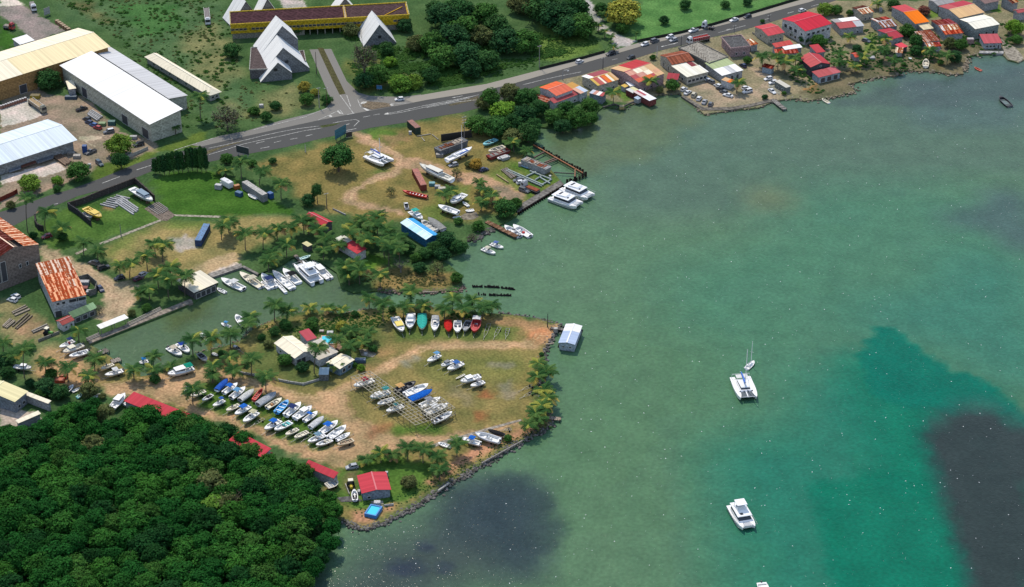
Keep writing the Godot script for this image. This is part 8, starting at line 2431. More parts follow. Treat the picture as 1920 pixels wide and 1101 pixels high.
	tree("mid","light bush at the edge of the bright grass",-34.8,-638.2,5.2,1.9)
	tree("dark","round dark bush on the spit",-33.3,-630.5,6,2.2)
	tree("pale","pale tree with a white boat below it on the spit",-26.8,-628.4,8,3)
	tree("mid","green bush at the tip of the spit",-19.7,-623.7,5.6,2.1)
	tree("bare","bare grey tree on the spit",-40.1,-630.5,8.4,3.1)
	tree("mid","tree by the start of the brown jetty",-12.5,-661.6,5.8,2.1)
	tree("mid","bush above the slipway",-20.1,-666.5,4.2,1.5)
	tree("grey","leafless bush at the water below the jetty tree",-14.9,-653.5,4.5,1.7)
	tree("olive","clipped olive bush on the quay",-132.3,-600.5,3.7,1.4)
	tree("mid","clipped green bush on the quay",-127.7,-603.7,4.5,1.6)
	tree("grey","sparse bush at the end of the green awning",-143.9,-601.9,5,1.9)
	tree("dark","dark bush at the foot of the very tall palm",-177.8,-656,3.9,1.4)
	tree("dark","dark bush under the palm with the red car",-166.5,-654.1,4.9,1.8)
	tree("dark","dark tree in the thicket at the left edge, upper",-169.4,-568.1,7.1,2.6)
	tree("dark","dark tree in the thicket at the left edge, lower",-167,-561.6,6,2.2)
	tree("mid","bush on the fence line by the green tractor",-162.5,-578.9,3.2,1.2)
	tree("dark","dark tree above the pale yellow roof",-152.3,-552,8.4,3.1)
	tree("dark","dark tree over the turquoise skiff",-147.3,-549.4,7.3,2.7)
	tree("mid","green tree left of the orange rafts",-152.5,-561.3,5.3,2)
	tree("dark","dark bush behind the yellow roof ridge",-158.2,-556,4.5,1.7)
	tree("olive","olive roadside tree by the track",-138.2,-550.7,7.3,2.7)
	tree("olive","thin shrub near the large white cabin boat",-133.6,-549.2,3.1,1.2)
	tree("mid","bush under the two palms at the blue topped boat",-117.9,-558.5,4.6,1.7)
	tree("mid","green bush between cream roofs and the dark tree",-153.9,-548.7,5.2,1.9)
	tree("dark","dark bush left of the broad cream roof, front",-81.3,-587.8,5,1.8)
	tree("mid","bush behind the broad cream roof",-78.1,-591.8,5.6,2.1)
	tree("olive","olive bush at the corner of the cream roof",-82.6,-580.2,4.3,1.6)
	tree("mid","tree on the lawn before the cream roof, with orange flowers",-75.9,-569.4,6.1,2.3)
	tree("dark","dark tree on the lawn before the cream roof",-69.7,-565.1,5.5,2)
	tree("dark","dark bush near the two bank palms",-85.4,-584.9,3.6,1.3)
	tree("dark","dark bush under the broad bank palm",-98,-575,3.2,1.2)
	tree("mid","tree on the canal bank by the yellowing clump",-68.6,-594.1,5,1.8)
	tree("olive","brownish bush beside the thin trunk palm",-89.3,-568.6,2.9,1.1)
	tree("mid","bush behind the red sheet roof",-69.1,-591.4,5.1,1.9)
	tree("mid","round bush alone on the canal bank",-54.6,-600.4,3.3,1.2)
	tree("yellow","yellow topped tree behind the pool",-58.3,-591.4,5.1,1.9)
	tree("mid","tree between pool and cottage",-54.9,-584.4,4.4,1.6)
	tree("mid","garden bush right of the cottage",-47,-577.6,3.8,1.4)
	tree("bright","garden bush beside the track below the cottage",-50.3,-565.7,3.5,1.3)
	tree("dark","dark bush between bank palms",-41.9,-603.2,3.6,1.3)
	tree("mid","tree right of the pool palms",-52.3,-582.2,4.4,1.6)
	tree("mid","little bush at the blue front of the cottage",-52.6,-568,2.6,1)
	tree("olive","small spreading tree on the red house lawn",-31.4,-500.7,6.2,2.3)
	tree("red","pink flowering bush before the red roofed shed",-56.9,-505.7,4.2,1.6)
	tree("red","dark pink bush at the mangrove edge",-64.5,-509.7,3,1.1)
	tree("red","rusty red bush inside the mangrove edge",-75.4,-517.8,1.3,.5)
	tree("mid","bush at the top of the eastern stone bank",10,-574.9,2.1,.8)
	tree("mid","bush on the shore beyond the black cover",-1.3,-525.4,3.2,1.2)
	mangrove_wood(P([-180.8,-522.3,-161.2,-525,-153.7,-525,-149.9,-531.5,-145.2,-537.5,-138.9,-540.5,-130.2,-539.6,-122.2,-537.8,-114.2,-536.3,-107,-533.3,-99.8,-530.3,-91.9,-527.9,-85.5,-523.2,-80.7,-518,-75.2,-512.9,-67.7,-508.9,-62.8,-503.9,-58.2,-497,-53.9,-487.6,-51.5,-475.9,-54.4,-462.1,-57.3,-448.9,-61.1,-424.9,-153.9,-412]))
	scatter("meadow_weeds","fresh",600,1,P([-214,-882,-137,-882,-122,-828,-118,-799,-121,-768,-109,-760,-116,-748,-135,-748,-181,-845]),.8,3)
	scatter("meadow_weeds","olive",500,2,P([-214,-882,-137,-882,-122,-828,-118,-799,-81,-773,-116,-748,-135,-748,-181,-845]),.6,2.2)
	scatter("school_ground_weeds","mid",1500,3,P([-72,-811,9,-816,12,-808,-18,-791,-45,-781,-61,-782]),.7,2.4)
	scatter("road_verge_weeds","mid",900,4,P([12,-811,10,-845,34,-845,43,-826,28,-817,12,-808]),.5,1.2)
	scatter("shore_weeds","mid",700,8,P([-52,-494,-36,-496,-18,-513,2,-529,10,-545,13,-533,-18,-505,-43,-483]),.3,1)
	scatter("canal_bank_weeds","mid",900,9,P([-87,-594,-59,-601,-30,-606,-6,-601,-44,-594,-80,-584]),.4,1.5)
	scatter("spit_weeds","olive",500,10,P([-61,-623,-50,-635,-19,-633,-19,-622,-45,-618]),.4,1.4)
	scatter("village_weeds","mid",1300,11,P([112,-816,144,-845,229,-857,221,-822,197,-815,146,-789,127,-779]),.7,2.8)
	scatter("wood_undergrowth","dark",3000,12,P([-164,-533,-143,-542,-113,-535,-88,-526,-66,-507,-54,-488,-56,-465,-62,-430,-153,-419,-181,-533]),1,3)
	scatter("thicket_undergrowth","mid",1300,13,P([-77,-845,-38,-828,10,-845,36,-828,9,-813,-18,-794,-45,-786,-60,-799]),1.2,4.2)

func build_details() -> void:
	var q: Node3D
	q = slab("quay","grey concrete quay where the two power catamarans lie","quay",P([1.9,-675,20.2,-697.8,18.8,-701.3,1.8,-679.7]),-2,.35,C(.24,.225,.2))
	fenders(q,Vector2(2.2,-674.5),Vector2(20.3,-697.6),C(.035,.024,.02))
	q = slab("quay","long concrete canal quay with pipes lying on it","quay",P([-143.7,-582.3,-112.2,-609.3,-113.2,-611.8,-144.9,-584.7]),-2,.3,C(.34,.29,.23))
	slab("quay","pale concrete platform at the corner of the marina","quay",P([-107.7,-626.7,-97.5,-634.2,-98.4,-636.8,-109.6,-629.2]),-2,.2,C(.36,.33,.29))
	slab("quay_edge","narrow concrete edge running down behind the moored boats","quay",P([-97.6,-634,-91.5,-628.5,-91.3,-629.7,-97.4,-635.3]),-2,.25,C(.3,.28,.25))
	slab("slipway","sandy concrete slipway in the upper yard","slipway",P([-19.4,-672.9,-17.1,-675.6,-13.5,-675.8,-12.6,-672.1,-14.7,-669.9,-18.9,-669.9]),-1,.05,C(.3,.26,.2))
	slab("boat_ramp","curved pale concrete boat ramp by the village cottage","ramp",P([219.2,-837.6,220.4,-832.7,223.7,-827.3,224.8,-818.7,224.5,-815.5,222,-812.9,218.8,-814.5,217.7,-818.7,217.7,-825.1]),-1.5,.12,C(.38,.34,.27))
	slab("terrace","white sea wall terrace below the waterside cottage","terrace",P([206.1,-821.3,216.8,-820.7,217.4,-823.2,206.8,-823.6]),-1.5,.4,C(.45,.44,.42))
	slab("terrace","concrete terrace beside the little blue pool","terrace",P([-42.9,-493.6,-39.1,-493.8,-38.7,-491.7,-40.4,-487.2,-41.1,-485.6,-41.6,-485.9,-42.2,-492]),-.3,.1,C(.48,.44,.36))
	slab("terrace","paved terrace of the red house beside the white boat","terrace",P([-53.3,-495.5,-48.6,-496.2,-45.4,-494.1,-45.6,-493.6,-48.4,-493.3,-51.7,-493.2]),-.3,.08,C(.16,.155,.15))
	slab("terrace","pink tiled pool terrace behind the pale annex","terrace",P([-66.3,-586.6,-58.9,-586.4,-57.5,-579.2,-59.2,-578.3,-63.7,-581.9]),-.3,.08,C(.46,.28,.2))
	slab("patio","sandy patio with chairs behind the cottage","patio",P([-51.9,-579.2,-47.4,-578.6,-45.8,-575.9,-46.9,-574,-50.8,-575.1]),-.3,.08,C(.46,.4,.3))
	slab("concrete_pad","concrete pad with a white saloon on it","pad",P([109.5,-789,111.7,-789.5,114.2,-781.5,113.2,-778.6,110,-786]),-.3,.02,C(.36,.35,.28))
	slab("harbour_wall","broken sea wall along the parking lot","sea wall",P([71.5,-777.4,72.8,-778.1,80.3,-766.5,91.2,-766.9,99.9,-769.8,110.5,-775.2,110.8,-772.9,99.8,-767.3,91.3,-764.1,79.3,-764.1]),-2,.25,C(.22,.2,.17))
	plank_deck("jetty","brown plank jetty beside two moored boats","jetty",Vector2(-9.6,-668),Vector2(1.8,-656.3),2.2,.35,C(.30,.16,.09),1)
	plank_deck("jetty","stub jetty at the canal head, upper one","jetty",Vector2(-139.5,-576),Vector2(-136.8,-578.3),2.6,.4,C(.33,.29,.24),.8)
	plank_deck("jetty","stub jetty at the canal head, lower one","jetty",Vector2(-134.4,-570.7),Vector2(-131.6,-572.5),2.4,.4,C(.36,.3,.24),.8)
	plank_deck("jetty","straight footpath jetty below the parking lot","jetty",Vector2(110.1,-773.6),Vector2(113.9,-764.7),2.2,.3,C(.3,.28,.25),1)
	plank_deck("jetty","pale plank dock on the eastern stone bank","jetty",Vector2(11.3,-538),Vector2(15.7,-537),1.8,.3,C(.42,.33,.25),1)
	plank_deck("jetty","short marina dock under the palms","jetty",Vector2(-79.4,-642.7),Vector2(-75.1,-635.8),1.6,.3,C(.34,.3,.25),1)
	plank_deck("gangway","gangway from the point to the floating house","gangway",Vector2(13.2,-592),Vector2(17.9,-590.9),1.2,.5,C(.24,.22,.2),1)
	slab("pontoon_float","dark float carrying the floating house","float",P([18.4,-594.3,24.5,-592.2,21.5,-579.5,15.5,-581.2]),-1.1,-.36,C(.03,.035,.04))
	sheet_piles("dark rusty sheet pile wall round the basin",[Vector2(8.8,-732.1),Vector2(29.4,-706.1),Vector2(25.1,-702.2),Vector2(21.3,-699.8)],1.1)
	beams("waler_beam","orange steel beam along the inside of the sheet piles","beam",[V(8.6,.75,-730.8),V(27.8,.75,-706.4),V(24.9,.75,-710.2),V(24.6,.75,-702.8)],.4,C(.45,.16,.05),"beam")
	beams("strut","dark red strut across the basin, upper","beam",[V(8.7,.6,-719.8),V(13,.6,-724.7)],.5,C(.10,.05,.04),"beam")
	beams("strut","brown double strut across the basin, middle","beam",[V(12.9,.6,-715.6),V(18,.6,-720.1),V(13.2,.6,-714.3),V(18.3,.6,-718.7)],.45,C(.20,.1,.07),"beam")
	beams("strut","thin dark strut across the basin, lower","beam",[V(16.5,.4,-707.5),V(24.6,.4,-706.5)],.35,C(.05,.045,.04),"beam")
	post_row("western piece of the upper row of black posts in the bay mouth",Vector2(-14.1,-621.2),Vector2(-10.4,-621.2),11,40)
	post_row("middle piece of the upper row of black posts in the bay mouth",Vector2(-9.9,-621.2),Vector2(-4.3,-620.6),15,41)
	post_row("eastern piece of the upper row of black posts in the bay mouth",Vector2(-3.8,-620.5),Vector2(1.1,-619.2),14,42)
	post_row("close set lower row of black posts in the bay mouth",Vector2(-8.3,-615.4),Vector2(-.3,-615.1),24,43)
	post_row("sparse start of the lower row of black posts",Vector2(-12.1,-616),Vector2(-8.8,-615.5),4,44)
	wall_run("stone_wall","high dark wall between road and lawn with the silver beams","wall",P([-168.9,-678.7,-163.6,-682.7,-158.6,-688.1,-153,-693.1,-146.8,-699.1,-137,-684.5]),2.6,.5,C(.1,.085,.075),true)
	wall_run("stone_wall","dark wall running down beside the yellow boat","wall",P([-168.4,-677.9,-164.5,-673.7,-161.2,-669.3,-157.9,-665]),2.4,.5,C(.07,.07,.075),true)
	wall_run("stone_wall","short curved dark wall by the leaning palm","wall",P([-179.9,-670.2,-178.8,-665.4,-177.2,-662.4,-174.9,-661.1]),2.2,.5,C(.08,.075,.07),true)
	wall_run("garden_wall","low white capped wall round the peninsula house garden","wall",P([-90.7,-564.2,-85.3,-562.6,-79.3,-560.5,-74.4,-558.6,-68.8,-557.1,-63.8,-559.9]),.8,.35,C(.46,.46,.42),true)
	wall_run("railing_wall","white railing wall beside the white warehouse","railing",P([-153.1,-720.5,-149.7,-724.4,-146.3,-728.5]),1.3,.2,C(.55,.52,.45),true)
	wall_run("yard_wall","grey wall round the junk beside the rusty roof","wall",P([-155.4,-623.5,-151.9,-625.5,-147.7,-620.1,-147.5,-615.1,-149.6,-613.9]),2.4,.25,C(.26,.25,.22),false)
	wall_run("yard_wall","low concrete wall along the timber yard track","wall",P([-161.5,-583.8,-158.7,-586.2,-155.3,-589.3]),1,.3,C(.32,.3,.25),false)
	wall_run("garden_wall","white wall line west of the red house with pool","wall",P([-51,-501.8,-49.4,-496.5]),.7,.25,C(.5,.48,.42),false)
	wall_run("garden_wall","white wall line south of the red house with pool","wall",P([-38.6,-491,-35.7,-491.6]),.7,.25,C(.5,.5,.48),false)
	wall_run("sea_wall","dark sea wall of the walled village garden","wall",P([38,-766.7,43.3,-769.6,46,-766.7,49.6,-770.6,54.9,-774.6]),.5,.5,C(.15,.14,.13),false)
	wall_run("yard_fence","rusty red fence along the left road verge","fence",P([-196.3,-684.1,-191.9,-689.5,-191,-691.3]),1.8,.12,C(.26,.06,.04),true)
	wall_run("roadside_wall","grey garden wall between village road and houses","wall",P([108.3,-843,111.3,-837.6,114.7,-831.2]),1,.25,C(.42,.38,.3),false)
	wall_run("yard_kerb","white fallen board wall beside the red gabled house","wall",P([-68.2,-677.9,-63,-673.2]),.6,.3,C(.5,.48,.44),false)
	wall_run("roadside_fence","dark fence between the roadside pavement and the green fields","fence",P([12,-804.4,29.7,-815,41,-822.4]),1.2,.1,C(.05,.055,.045),true)
	wall_run("roadside_fence","dark fence along the big green field beyond the roadside cars","fence",P([56.2,-833.9,75.7,-843.3,92.7,-853.5,109.4,-865.1,136,-884]),1.2,.1,C(.05,.055,.045),true)
	pole("dark pole on the verge of the school drive",-84.5,-800.2,10.4,0,C(.08,.07,.06))
	pole("grey pole by the corner of the side road",-80.6,-766.7,9.4,1,C(.3,.29,.27))
	pole("dark pole at the bush on the side road corner",-77.6,-768.8,8.4,1,C(.12,.08,.06))
	pole("pole in the grass before the school wood",11.9,-806.6,10.6,1,C(.25,.24,.22))
	pole("pole before the striped roof",39.5,-805,5.7,1,C(.08,.08,.08))
	pole("pole in front of the terracotta roof",75.2,-829.5,5,1,C(.08,.08,.08))
	pole("pole by the road before the beige cottage",117.4,-857.7,3.1,1,C(.1,.1,.1))
	pole("pole behind the pink block",100.2,-844,3.9,1,C(.2,.2,.2))
	pole("stout pale pillar beside the terracotta roof",63.7,-817.4,5.6,0,C(.4,.42,.4))
	pole("tall pole with three crossarms behind the grey barge",-19.3,-735.2,11.5,3,C(.2,.18,.16))
	pole("thin pole on the concrete garden path",-145.4,-657.3,5,0,C(.2,.2,.18))
	pole("black pole on the point beside the gangway",12.3,-593.3,5.4,0,C(.06,.06,.06))
	pole("pole by the dark narrow tree",-70.5,-678.3,7,1,C(.1,.09,.08))
	pole("pale post on the dry field by the road",-82.8,-725.8,3.6,0,C(.5,.46,.4))
	pole("slim mast behind the pale blue-grey roof",-184.9,-728.3,4.7,0,C(.4,.42,.42))
	pole("pole beside the vivid orange roofed house",175.7,-864.4,3.7,1,C(.1,.1,.1))
	pole("street lamp behind the bright orange roof",21.8,-793.8,4.2,0,C(.3,.3,.3),"street_lamp")
	container("red shipping container lying beside the largest yacht",V(-36.1,.03,-699.7),-1.29,14.34,C(.30,.05,.035),C(.42,.11,.07),2.6)  # sides a darker red than the top: their shade is in the colour
	container("blue shipping container on the dry field",V(-114.8,.03,-655.7),-1.7,12.77,C(.02,.07,.2),C(.06,.2,.42),2.6)  # dark blue sides under a lighter top: shade painted into the side colour
	container("dark green container with rubbish on its top by the road",V(-40.1,.03,-745.3),-1.08,7.81,C(.02,.06,.045),C(.3,.1,.07),3)
	container("long grey trailer box parked on the lawn",V(-99.1,.03,-689.5),-.88,14.24,C(.34,.34,.35),C(.46,.45,.42),3.2)
	container("white shed box at the end of the breakwater boats",V(-3.1,.03,-719.6),.63,3.29,C(.5,.5,.5),C(.6,.6,.58),1.2)
	camper("white camper standing on the lawn under young palms",V(-110.8,0,-696.5),2.33)
	crate("box_trailer","small white box trailer before the camper","trailer",-113.8,-694.8,-.3,V(2.6,1.8,1.7),C(.5,.5,.5),C(.66,.66,.64))
	crate("water_tank","blue tank on the lawn before the camper","tank",-105.2,-689.1,-.57,V(2.8,1.6,1.8),C(.03,.12,.25))
	crate("storage_box","bright blue box at the end of the long grey trailer","box",-92.9,-687.4,-.85,V(2.2,2.2,1.8),C(.02,.12,.4))
	crate("awning_pile","orange awning heap between camper and grey trailer","awning",-106.7,-694.9,-1.04,V(1.6,1.5,2.2),C(.6,.16,.03),C(.62,.3,.12))
	crate("cabinet","tall blue cabinet at the warehouse corner","cabinet",-171.2,-725.8,0,V(1.8,3,1.8),C(.02,.08,.28))
	truck("white cabbed truck with red load behind white stakes on the road",V(83.2,.05,-833.7),-2.68,11.01,CAR_WHITE,C(.4,.03,.03),true,1.3)
	truck("white tractor unit without trailer standing on the pavement",V(88.9,.05,-848.8),2.69,5.95,CAR_WHITE,CAR_BLACK,false,0)
	truck("timber truck stacked with pale boards in the warehouse yard",V(-198.2,.05,-765.8),-.89,12.86,C(.3,.28,.2),C(.52,.38,.22),true,1.2)
	truck("grey truck parked at the edge of the meadow",V(-139.4,.05,-859.7),-1.4,15.86,CAR_WHITE,C(.3,.27,.26),true,1.2)
	truck("red truck at the far edge of the gravel yard",V(-227.5,.05,-848),-.42,5.5,C(.4,.04,.04),C(.4,.35,.3),false,.8)
	truck("white truck at the top of the gravel yard",V(-221.5,.05,-871.4),-1.23,8.32,CAR_WHITE,C(.35,.33,.3),false,1)
	truck("flatbed with brick red load by the quay",V(7.1,.05,-693.1),2.43,8.45,C(.5,.5,.5),C(.36,.11,.06),false,.5)
	tractor("green tractor parked in the timber yard",V(-158.8,0,-588.4),-.4,C(.1,.32,.03))
	tractor("yellow and black small digger beside the red roofed house",V(-49.2,0,-500.5),-1.4,C(.6,.42,.02))
	derelict("big derelict grey hull streaked with rust at the basin edge",V(9.5,.1,-711),-.71,12.93,3.6,2.6,C(.42,.43,.42),C(.32,.1,.05),9,true)
	derelict("grey steel barge filled with rusty scrap",V(-24.4,.1,-728),.71,14.64,4,2.4,C(.2,.21,.22),C(.2,.07,.035),7,true)
	derelict("long grey pontoon with red underside near the turquoise boat",V(-5.5,.4,-722.1),.67,10.58,2.8,1.2,C(.3,.06,.05),C(.34,.33,.3),4,true)
	board("screen_panel","black screen standing behind the grey barge",-22.5,-736.8,.3,13,3,.3,C(.02,.02,.022),C(.05,.05,.05))
	board("billboard","turquoise billboard beside the road entrance of the yard",-69.5,-737.8,.95,7,4,1.2,C(.04,.22,.3),C(.1,.12,.12))
	board("billboard","small black and white sign next to the turquoise billboard",-66.2,-738.8,.4,2.6,2.2,.4,C(.06,.055,.05),C(.5,.48,.45))
	board("billboard","dark back of a hoarding with white edge above the camper palms",-107.5,-722.4,-.5,6,3,1.2,C(.05,.07,.07),C(.5,.5,.48))
	board("road_sign","blue sign in the grass by the main road",-56.4,-783.4,-.2,2.4,1.6,.8,C(.05,.25,.5),C(.3,.3,.3))
	board("road_sign","round red marker at the foot of the school wood",-14.7,-801.1,.1,1.5,1.4,.8,C(.4,.04,.05),C(.3,.3,.3))
	board("hoarding","pale hoarding at the meadow edge above the gravel yard",-213.4,-863.6,.9,3.4,3,.8,C(.5,.5,.48),C(.3,.3,.3))
	bare_roof("long bare roof frame of thin beams over parked boats",V(-53,3.4,-556.7),V(22.54,0,27.69),V(6.12,0,-3.57),22,5)
	bare_roof("shorter bare roof frame joined to the far end of the long one",V(-30,3.4,-539.2),V(4.9,0,6.53),V(6.78,0,-6.13),8,6)
	beams("prop","slanting props at the end of the shorter roof frame","prop",[V(-27.6,.1,-531.3),V(-24.9,3.2,-532.1)],.12,C(.5,.45,.32),"beam")
	beams("prop","second slanting prop under the frame corner","prop",[V(-21.4,.1,-535.8),V(-18.1,3.2,-537.1)],.12,C(.5,.45,.32),"beam")
	beams("girder_pile","silver girders laid out on the lawn, left batch","girders",[V(-157.4,.2,-681.7),V(-151.1,.2,-678.8),V(-156.5,.2,-682.8),V(-150.4,.2,-680),V(-155.6,.2,-683.9),V(-150.1,.2,-681.6),V(-155.4,.2,-685.6),V(-148.7,.2,-682.3),V(-154.5,.2,-686.7),V(-148.5,.2,-684),V(-153.1,.2,-687.4),V(-147.5,.2,-685.1),V(-152.5,.2,-688.8),V(-146.8,.2,-686.3)],.55,C(.46,.46,.47),"beam")
	beams("girder_pile","silver girders laid out on the lawn, long right batch","girders",[V(-150.6,.2,-687.7),V(-142.4,.2,-678.2),V(-151,.2,-686.6),V(-142.2,.2,-676.6),V(-151.4,.2,-685.6),V(-142.6,.2,-675.6),V(-151.6,.2,-684.4),V(-143.5,.2,-675.1),V(-151.9,.2,-683.3),V(-143.4,.2,-673.6)],.6,C(.46,.47,.48),"beam")
	beams("girder_pile","rods lying on the concrete apron beside the lawn","girders",[V(-138.9,.15,-679.5),V(-134,.15,-673.9),V(-138,.15,-679.8),V(-133.2,.15,-674.3),V(-137.6,.15,-680.6),V(-132.4,.15,-674.8),V(-137.1,.15,-681.3),V(-131.8,.15,-675.4),V(-136.9,.15,-682.3),V(-131.4,.15,-676.2),V(-136.3,.15,-683),V(-130.9,.15,-676.8),V(-135.5,.15,-683.4),V(-131,.15,-678.1)],.3,C(.3,.29,.27),"beam")
	beams("pipe_stack","long pipes lying on the canal quay","pipes",[V(-133.1,.45,-595),V(-123.2,.45,-605.7),V(-132.6,.45,-594.2),V(-122.8,.45,-605),V(-132.3,.45,-593.6),V(-122.5,.45,-604.4)],.3,C(.4,.36,.3),"beam")
	beams("pipe_stack","pipes on the quay below the open shelter","pipes",[V(-145.4,.45,-585.2),V(-141.6,.45,-588.8),V(-145.2,.45,-584.5),V(-141.3,.45,-588.1),V(-144.8,.45,-583.8),V(-141,.45,-587.3)],.3,C(.42,.38,.32),"beam")
	beams("pole_rack","stack of poles beside the dark grey car in the yard","poles",[V(-4.3,.5,-709.8),V(-.2,.5,-702.2),V(-3.8,.5,-710),V(.2,.5,-702.4),V(-3.6,.5,-710.4),V(.2,.5,-703.1),V(-3.1,.5,-710.6),V(.9,.5,-703),V(-2.8,.5,-710.9),V(1,.5,-703.5),V(-2.5,.5,-711.2),V(1.2,.5,-703.9),V(-2.1,.5,-711.5),V(1.7,.5,-704)],.3,C(.25,.2,.16),"beam")
	beams("pole_rack","yellow pole lying before the stack of poles","poles",[V(-6.1,.4,-705.9),V(-1.4,.4,-699.3)],.4,C(.45,.34,.16),"beam")
	beams("old_pontoon","pale green rails of an old pontoon frame by the quay, near part","frame",[V(-1.8,.5,-709.9),V(12.2,.5,-696.8),V(-2.4,.5,-708.8),V(11.5,.5,-695.9),V(5.7,.5,-704.1),V(9.6,.5,-708.2)],.5,C(.38,.46,.43),"beam")
	beams("old_pontoon","pale green rails of an old pontoon frame, part nearest the basin","frame",[V(7,.5,-708.8),V(15.5,.5,-701.4),V(9,.5,-701),V(11.8,.5,-704.7),V(10.7,.5,-703.5),V(14.8,.5,-698.2),V(11.7,.5,-697.3),V(15.6,.5,-701.6)],.45,C(.42,.5,.48),"beam")
	beams("pipe_stack","white pipes stacked against the white warehouse","pipes",[V(-175.2,.5,-763.5),V(-169.6,.5,-757.1),V(-175.8,.5,-762.8),V(-170,.5,-756.2),V(-175.9,.5,-761.7),V(-170.5,.5,-755.5),V(-176.2,.5,-760.8),V(-170.5,.5,-754.4),V(-176.2,.5,-759.7),V(-171.1,.5,-753.7)],.5,C(.5,.5,.5),"beam")
	beams("steel_stack","grey steel bundle under the pale blue-grey eave","steel",[V(-189.1,1.2,-718.1),V(-183.7,1.2,-722.6),V(-188.8,1.2,-717.2),V(-183.3,1.2,-721.7),V(-188.5,1.2,-716.3),V(-182.9,1.2,-720.6),V(-188.3,1.2,-715.5),V(-182.6,1.2,-719.7),V(-188.1,1.2,-714.7),V(-182.6,1.2,-719.1),V(-187.8,1.2,-713.8),V(-182.4,1.2,-718.3)],.4,C(.25,.27,.3),"beam")
	beams("steel_stack","rust red steel bundle under the pale blue-grey eave","steel",[V(-195,1.2,-715.3),V(-190.1,1.2,-719.6),V(-194.6,1.2,-714.2),V(-189.9,1.2,-718.7),V(-194.5,1.2,-713.5),V(-189.4,1.2,-717.5),V(-194.1,1.2,-712.4),V(-189.1,1.2,-716.6),V(-193.6,1.2,-711.3),V(-189,1.2,-715.8),V(-193.5,1.2,-710.5),V(-188.6,1.2,-714.8)],.5,C(.22,.07,.04),"beam")
	beams("steel_stack","blue-grey steel bundle at the left end of the eave","steel",[V(-198.4,1,-709.9),V(-194.5,1,-713.2),V(-198.2,1,-709),V(-194.2,1,-712.3),V(-197.8,1,-708.1),V(-194,1,-711.5),V(-197.7,1,-707.4),V(-193.7,1,-710.6),V(-197.5,1,-706.6),V(-193.5,1,-709.9)],.4,C(.3,.33,.38),"beam")
	beams("timber_stack","brown timber heap on the yard verge","timber",[V(-182.5,.6,-720.5),V(-176.6,.6,-713.5),V(-182.5,.6,-721.3),V(-176.5,.6,-714.4),V(-182.2,.6,-722),V(-175.9,.6,-714.6),V(-182.1,.6,-722.8),V(-175.5,.6,-715.2),V(-181.4,.6,-723),V(-175.5,.6,-716.1),V(-181.1,.6,-723.6),V(-174.9,.6,-716.4)],.5,C(.25,.15,.09),"beam")
	beams("timber_stack","long timbers in the yard at the left edge, upper","timber",[V(-174.5,.3,-602.6),V(-170.6,.3,-607.3),V(-174,.3,-602),V(-169.8,.3,-606.4),V(-174,.3,-601.7),V(-169.8,.3,-606.1),V(-173.1,.3,-600.7),V(-168.8,.3,-605),V(-172.9,.3,-600.3),V(-168.6,.3,-604.6)],.4,C(.36,.3,.22),"beam")
	beams("timber_stack","crossed logs in the yard at the left edge, lower","timber",[V(-175.7,.4,-593.3),V(-174,.4,-598.3),V(-175.3,.4,-593),V(-173.4,.4,-597.8),V(-174.7,.4,-592.5),V(-172.6,.4,-597.1),V(-174.1,.4,-592.1),V(-172.1,.4,-596.8)],.4,C(.4,.33,.24),"beam")
	beams("timber_stack","long single beams by the green tractor","timber",[V(-165,.3,-590.1),V(-160.6,.3,-594.7),V(-164.4,.3,-589.2),V(-159.9,.3,-593.6)],.5,C(.36,.32,.26),"beam")
	beams("timber_stack","dark slanting planks in the timber yard","timber",[V(-172.3,.3,-593.2),V(-168.9,.3,-602.1),V(-171.1,.3,-592.2),V(-168,.3,-601.2),V(-170.5,.3,-591.7),V(-166.9,.3,-600.4)],.4,C(.2,.15,.1),"beam")
	beams("drift_pipe","white pipe lying on the stones of the southern shore","pipe",[V(-22.5,.6,-498.1),V(-19.3,.6,-502.1)],.45,C(.5,.48,.44),"beam")
	beams("drift_pipe","long dark pipe on the stones of the southern shore","pipe",[V(-9.4,.5,-512.6),V(3.3,.5,-524.7)],.35,C(.3,.27,.24),"beam")
	beams("drift_plank","pale plank on the rocks of the point","plank",[V(11.4,.4,-581.5),V(14.3,.4,-582.2)],.4,C(.45,.36,.26),"beam")
	beams("drift_beam","beam along the foot of the spit stones","beam",[V(-32.7,-.2,-617.2),V(-26.6,-.2,-616.8)],.5,C(.3,.26,.2),"beam")
	beams("white_frame","white frame of boards on the dry grass by the green container","frame",[V(-38.5,.25,-739.6),V(-33.1,.25,-741.8),V(-32.6,.25,-741.3),V(-29.8,.25,-736.6),V(-36.9,.25,-738.8),V(-35.4,.25,-735.3)],.25,C(.5,.46,.38),"beam")
	beams("rebar_posts","rusty reinforcing bars along the edge of the concrete slab","bars",[V(77.4,.1,-821.4),V(77.4,6.4,-821.4),V(78.2,.1,-819.2),V(78.2,6.4,-819.2),V(79,.1,-816.9),V(79,6.4,-816.9),V(79.8,.1,-814.7),V(79.8,6.4,-814.7),V(80.6,.1,-812.5),V(80.6,6.4,-812.5),V(81.4,.1,-810.3),V(81.4,6.4,-810.3),V(82.2,.1,-808.1),V(82.2,6.4,-808.1),V(82.9,.1,-805.9),V(82.9,6.4,-805.9),V(83.7,.1,-803.7),V(83.7,6.4,-803.7)],.16,C(.22,.12,.08),"bar")
	crate("wrapped_pallet","one of the white wrapped pallets in a row before the cream warehouse","pallet",-213.3,-765.7,0,V(1.1,1.5,1.1),C(.4,.2,.14),C(.66,.66,.66),"row of wrapped pallets")
	crate("wrapped_pallet","one of the white wrapped pallets in a row before the cream warehouse","pallet",-212.5,-766.4,0,V(1.1,1.5,1.1),C(.4,.2,.14),C(.66,.66,.66),"row of wrapped pallets")
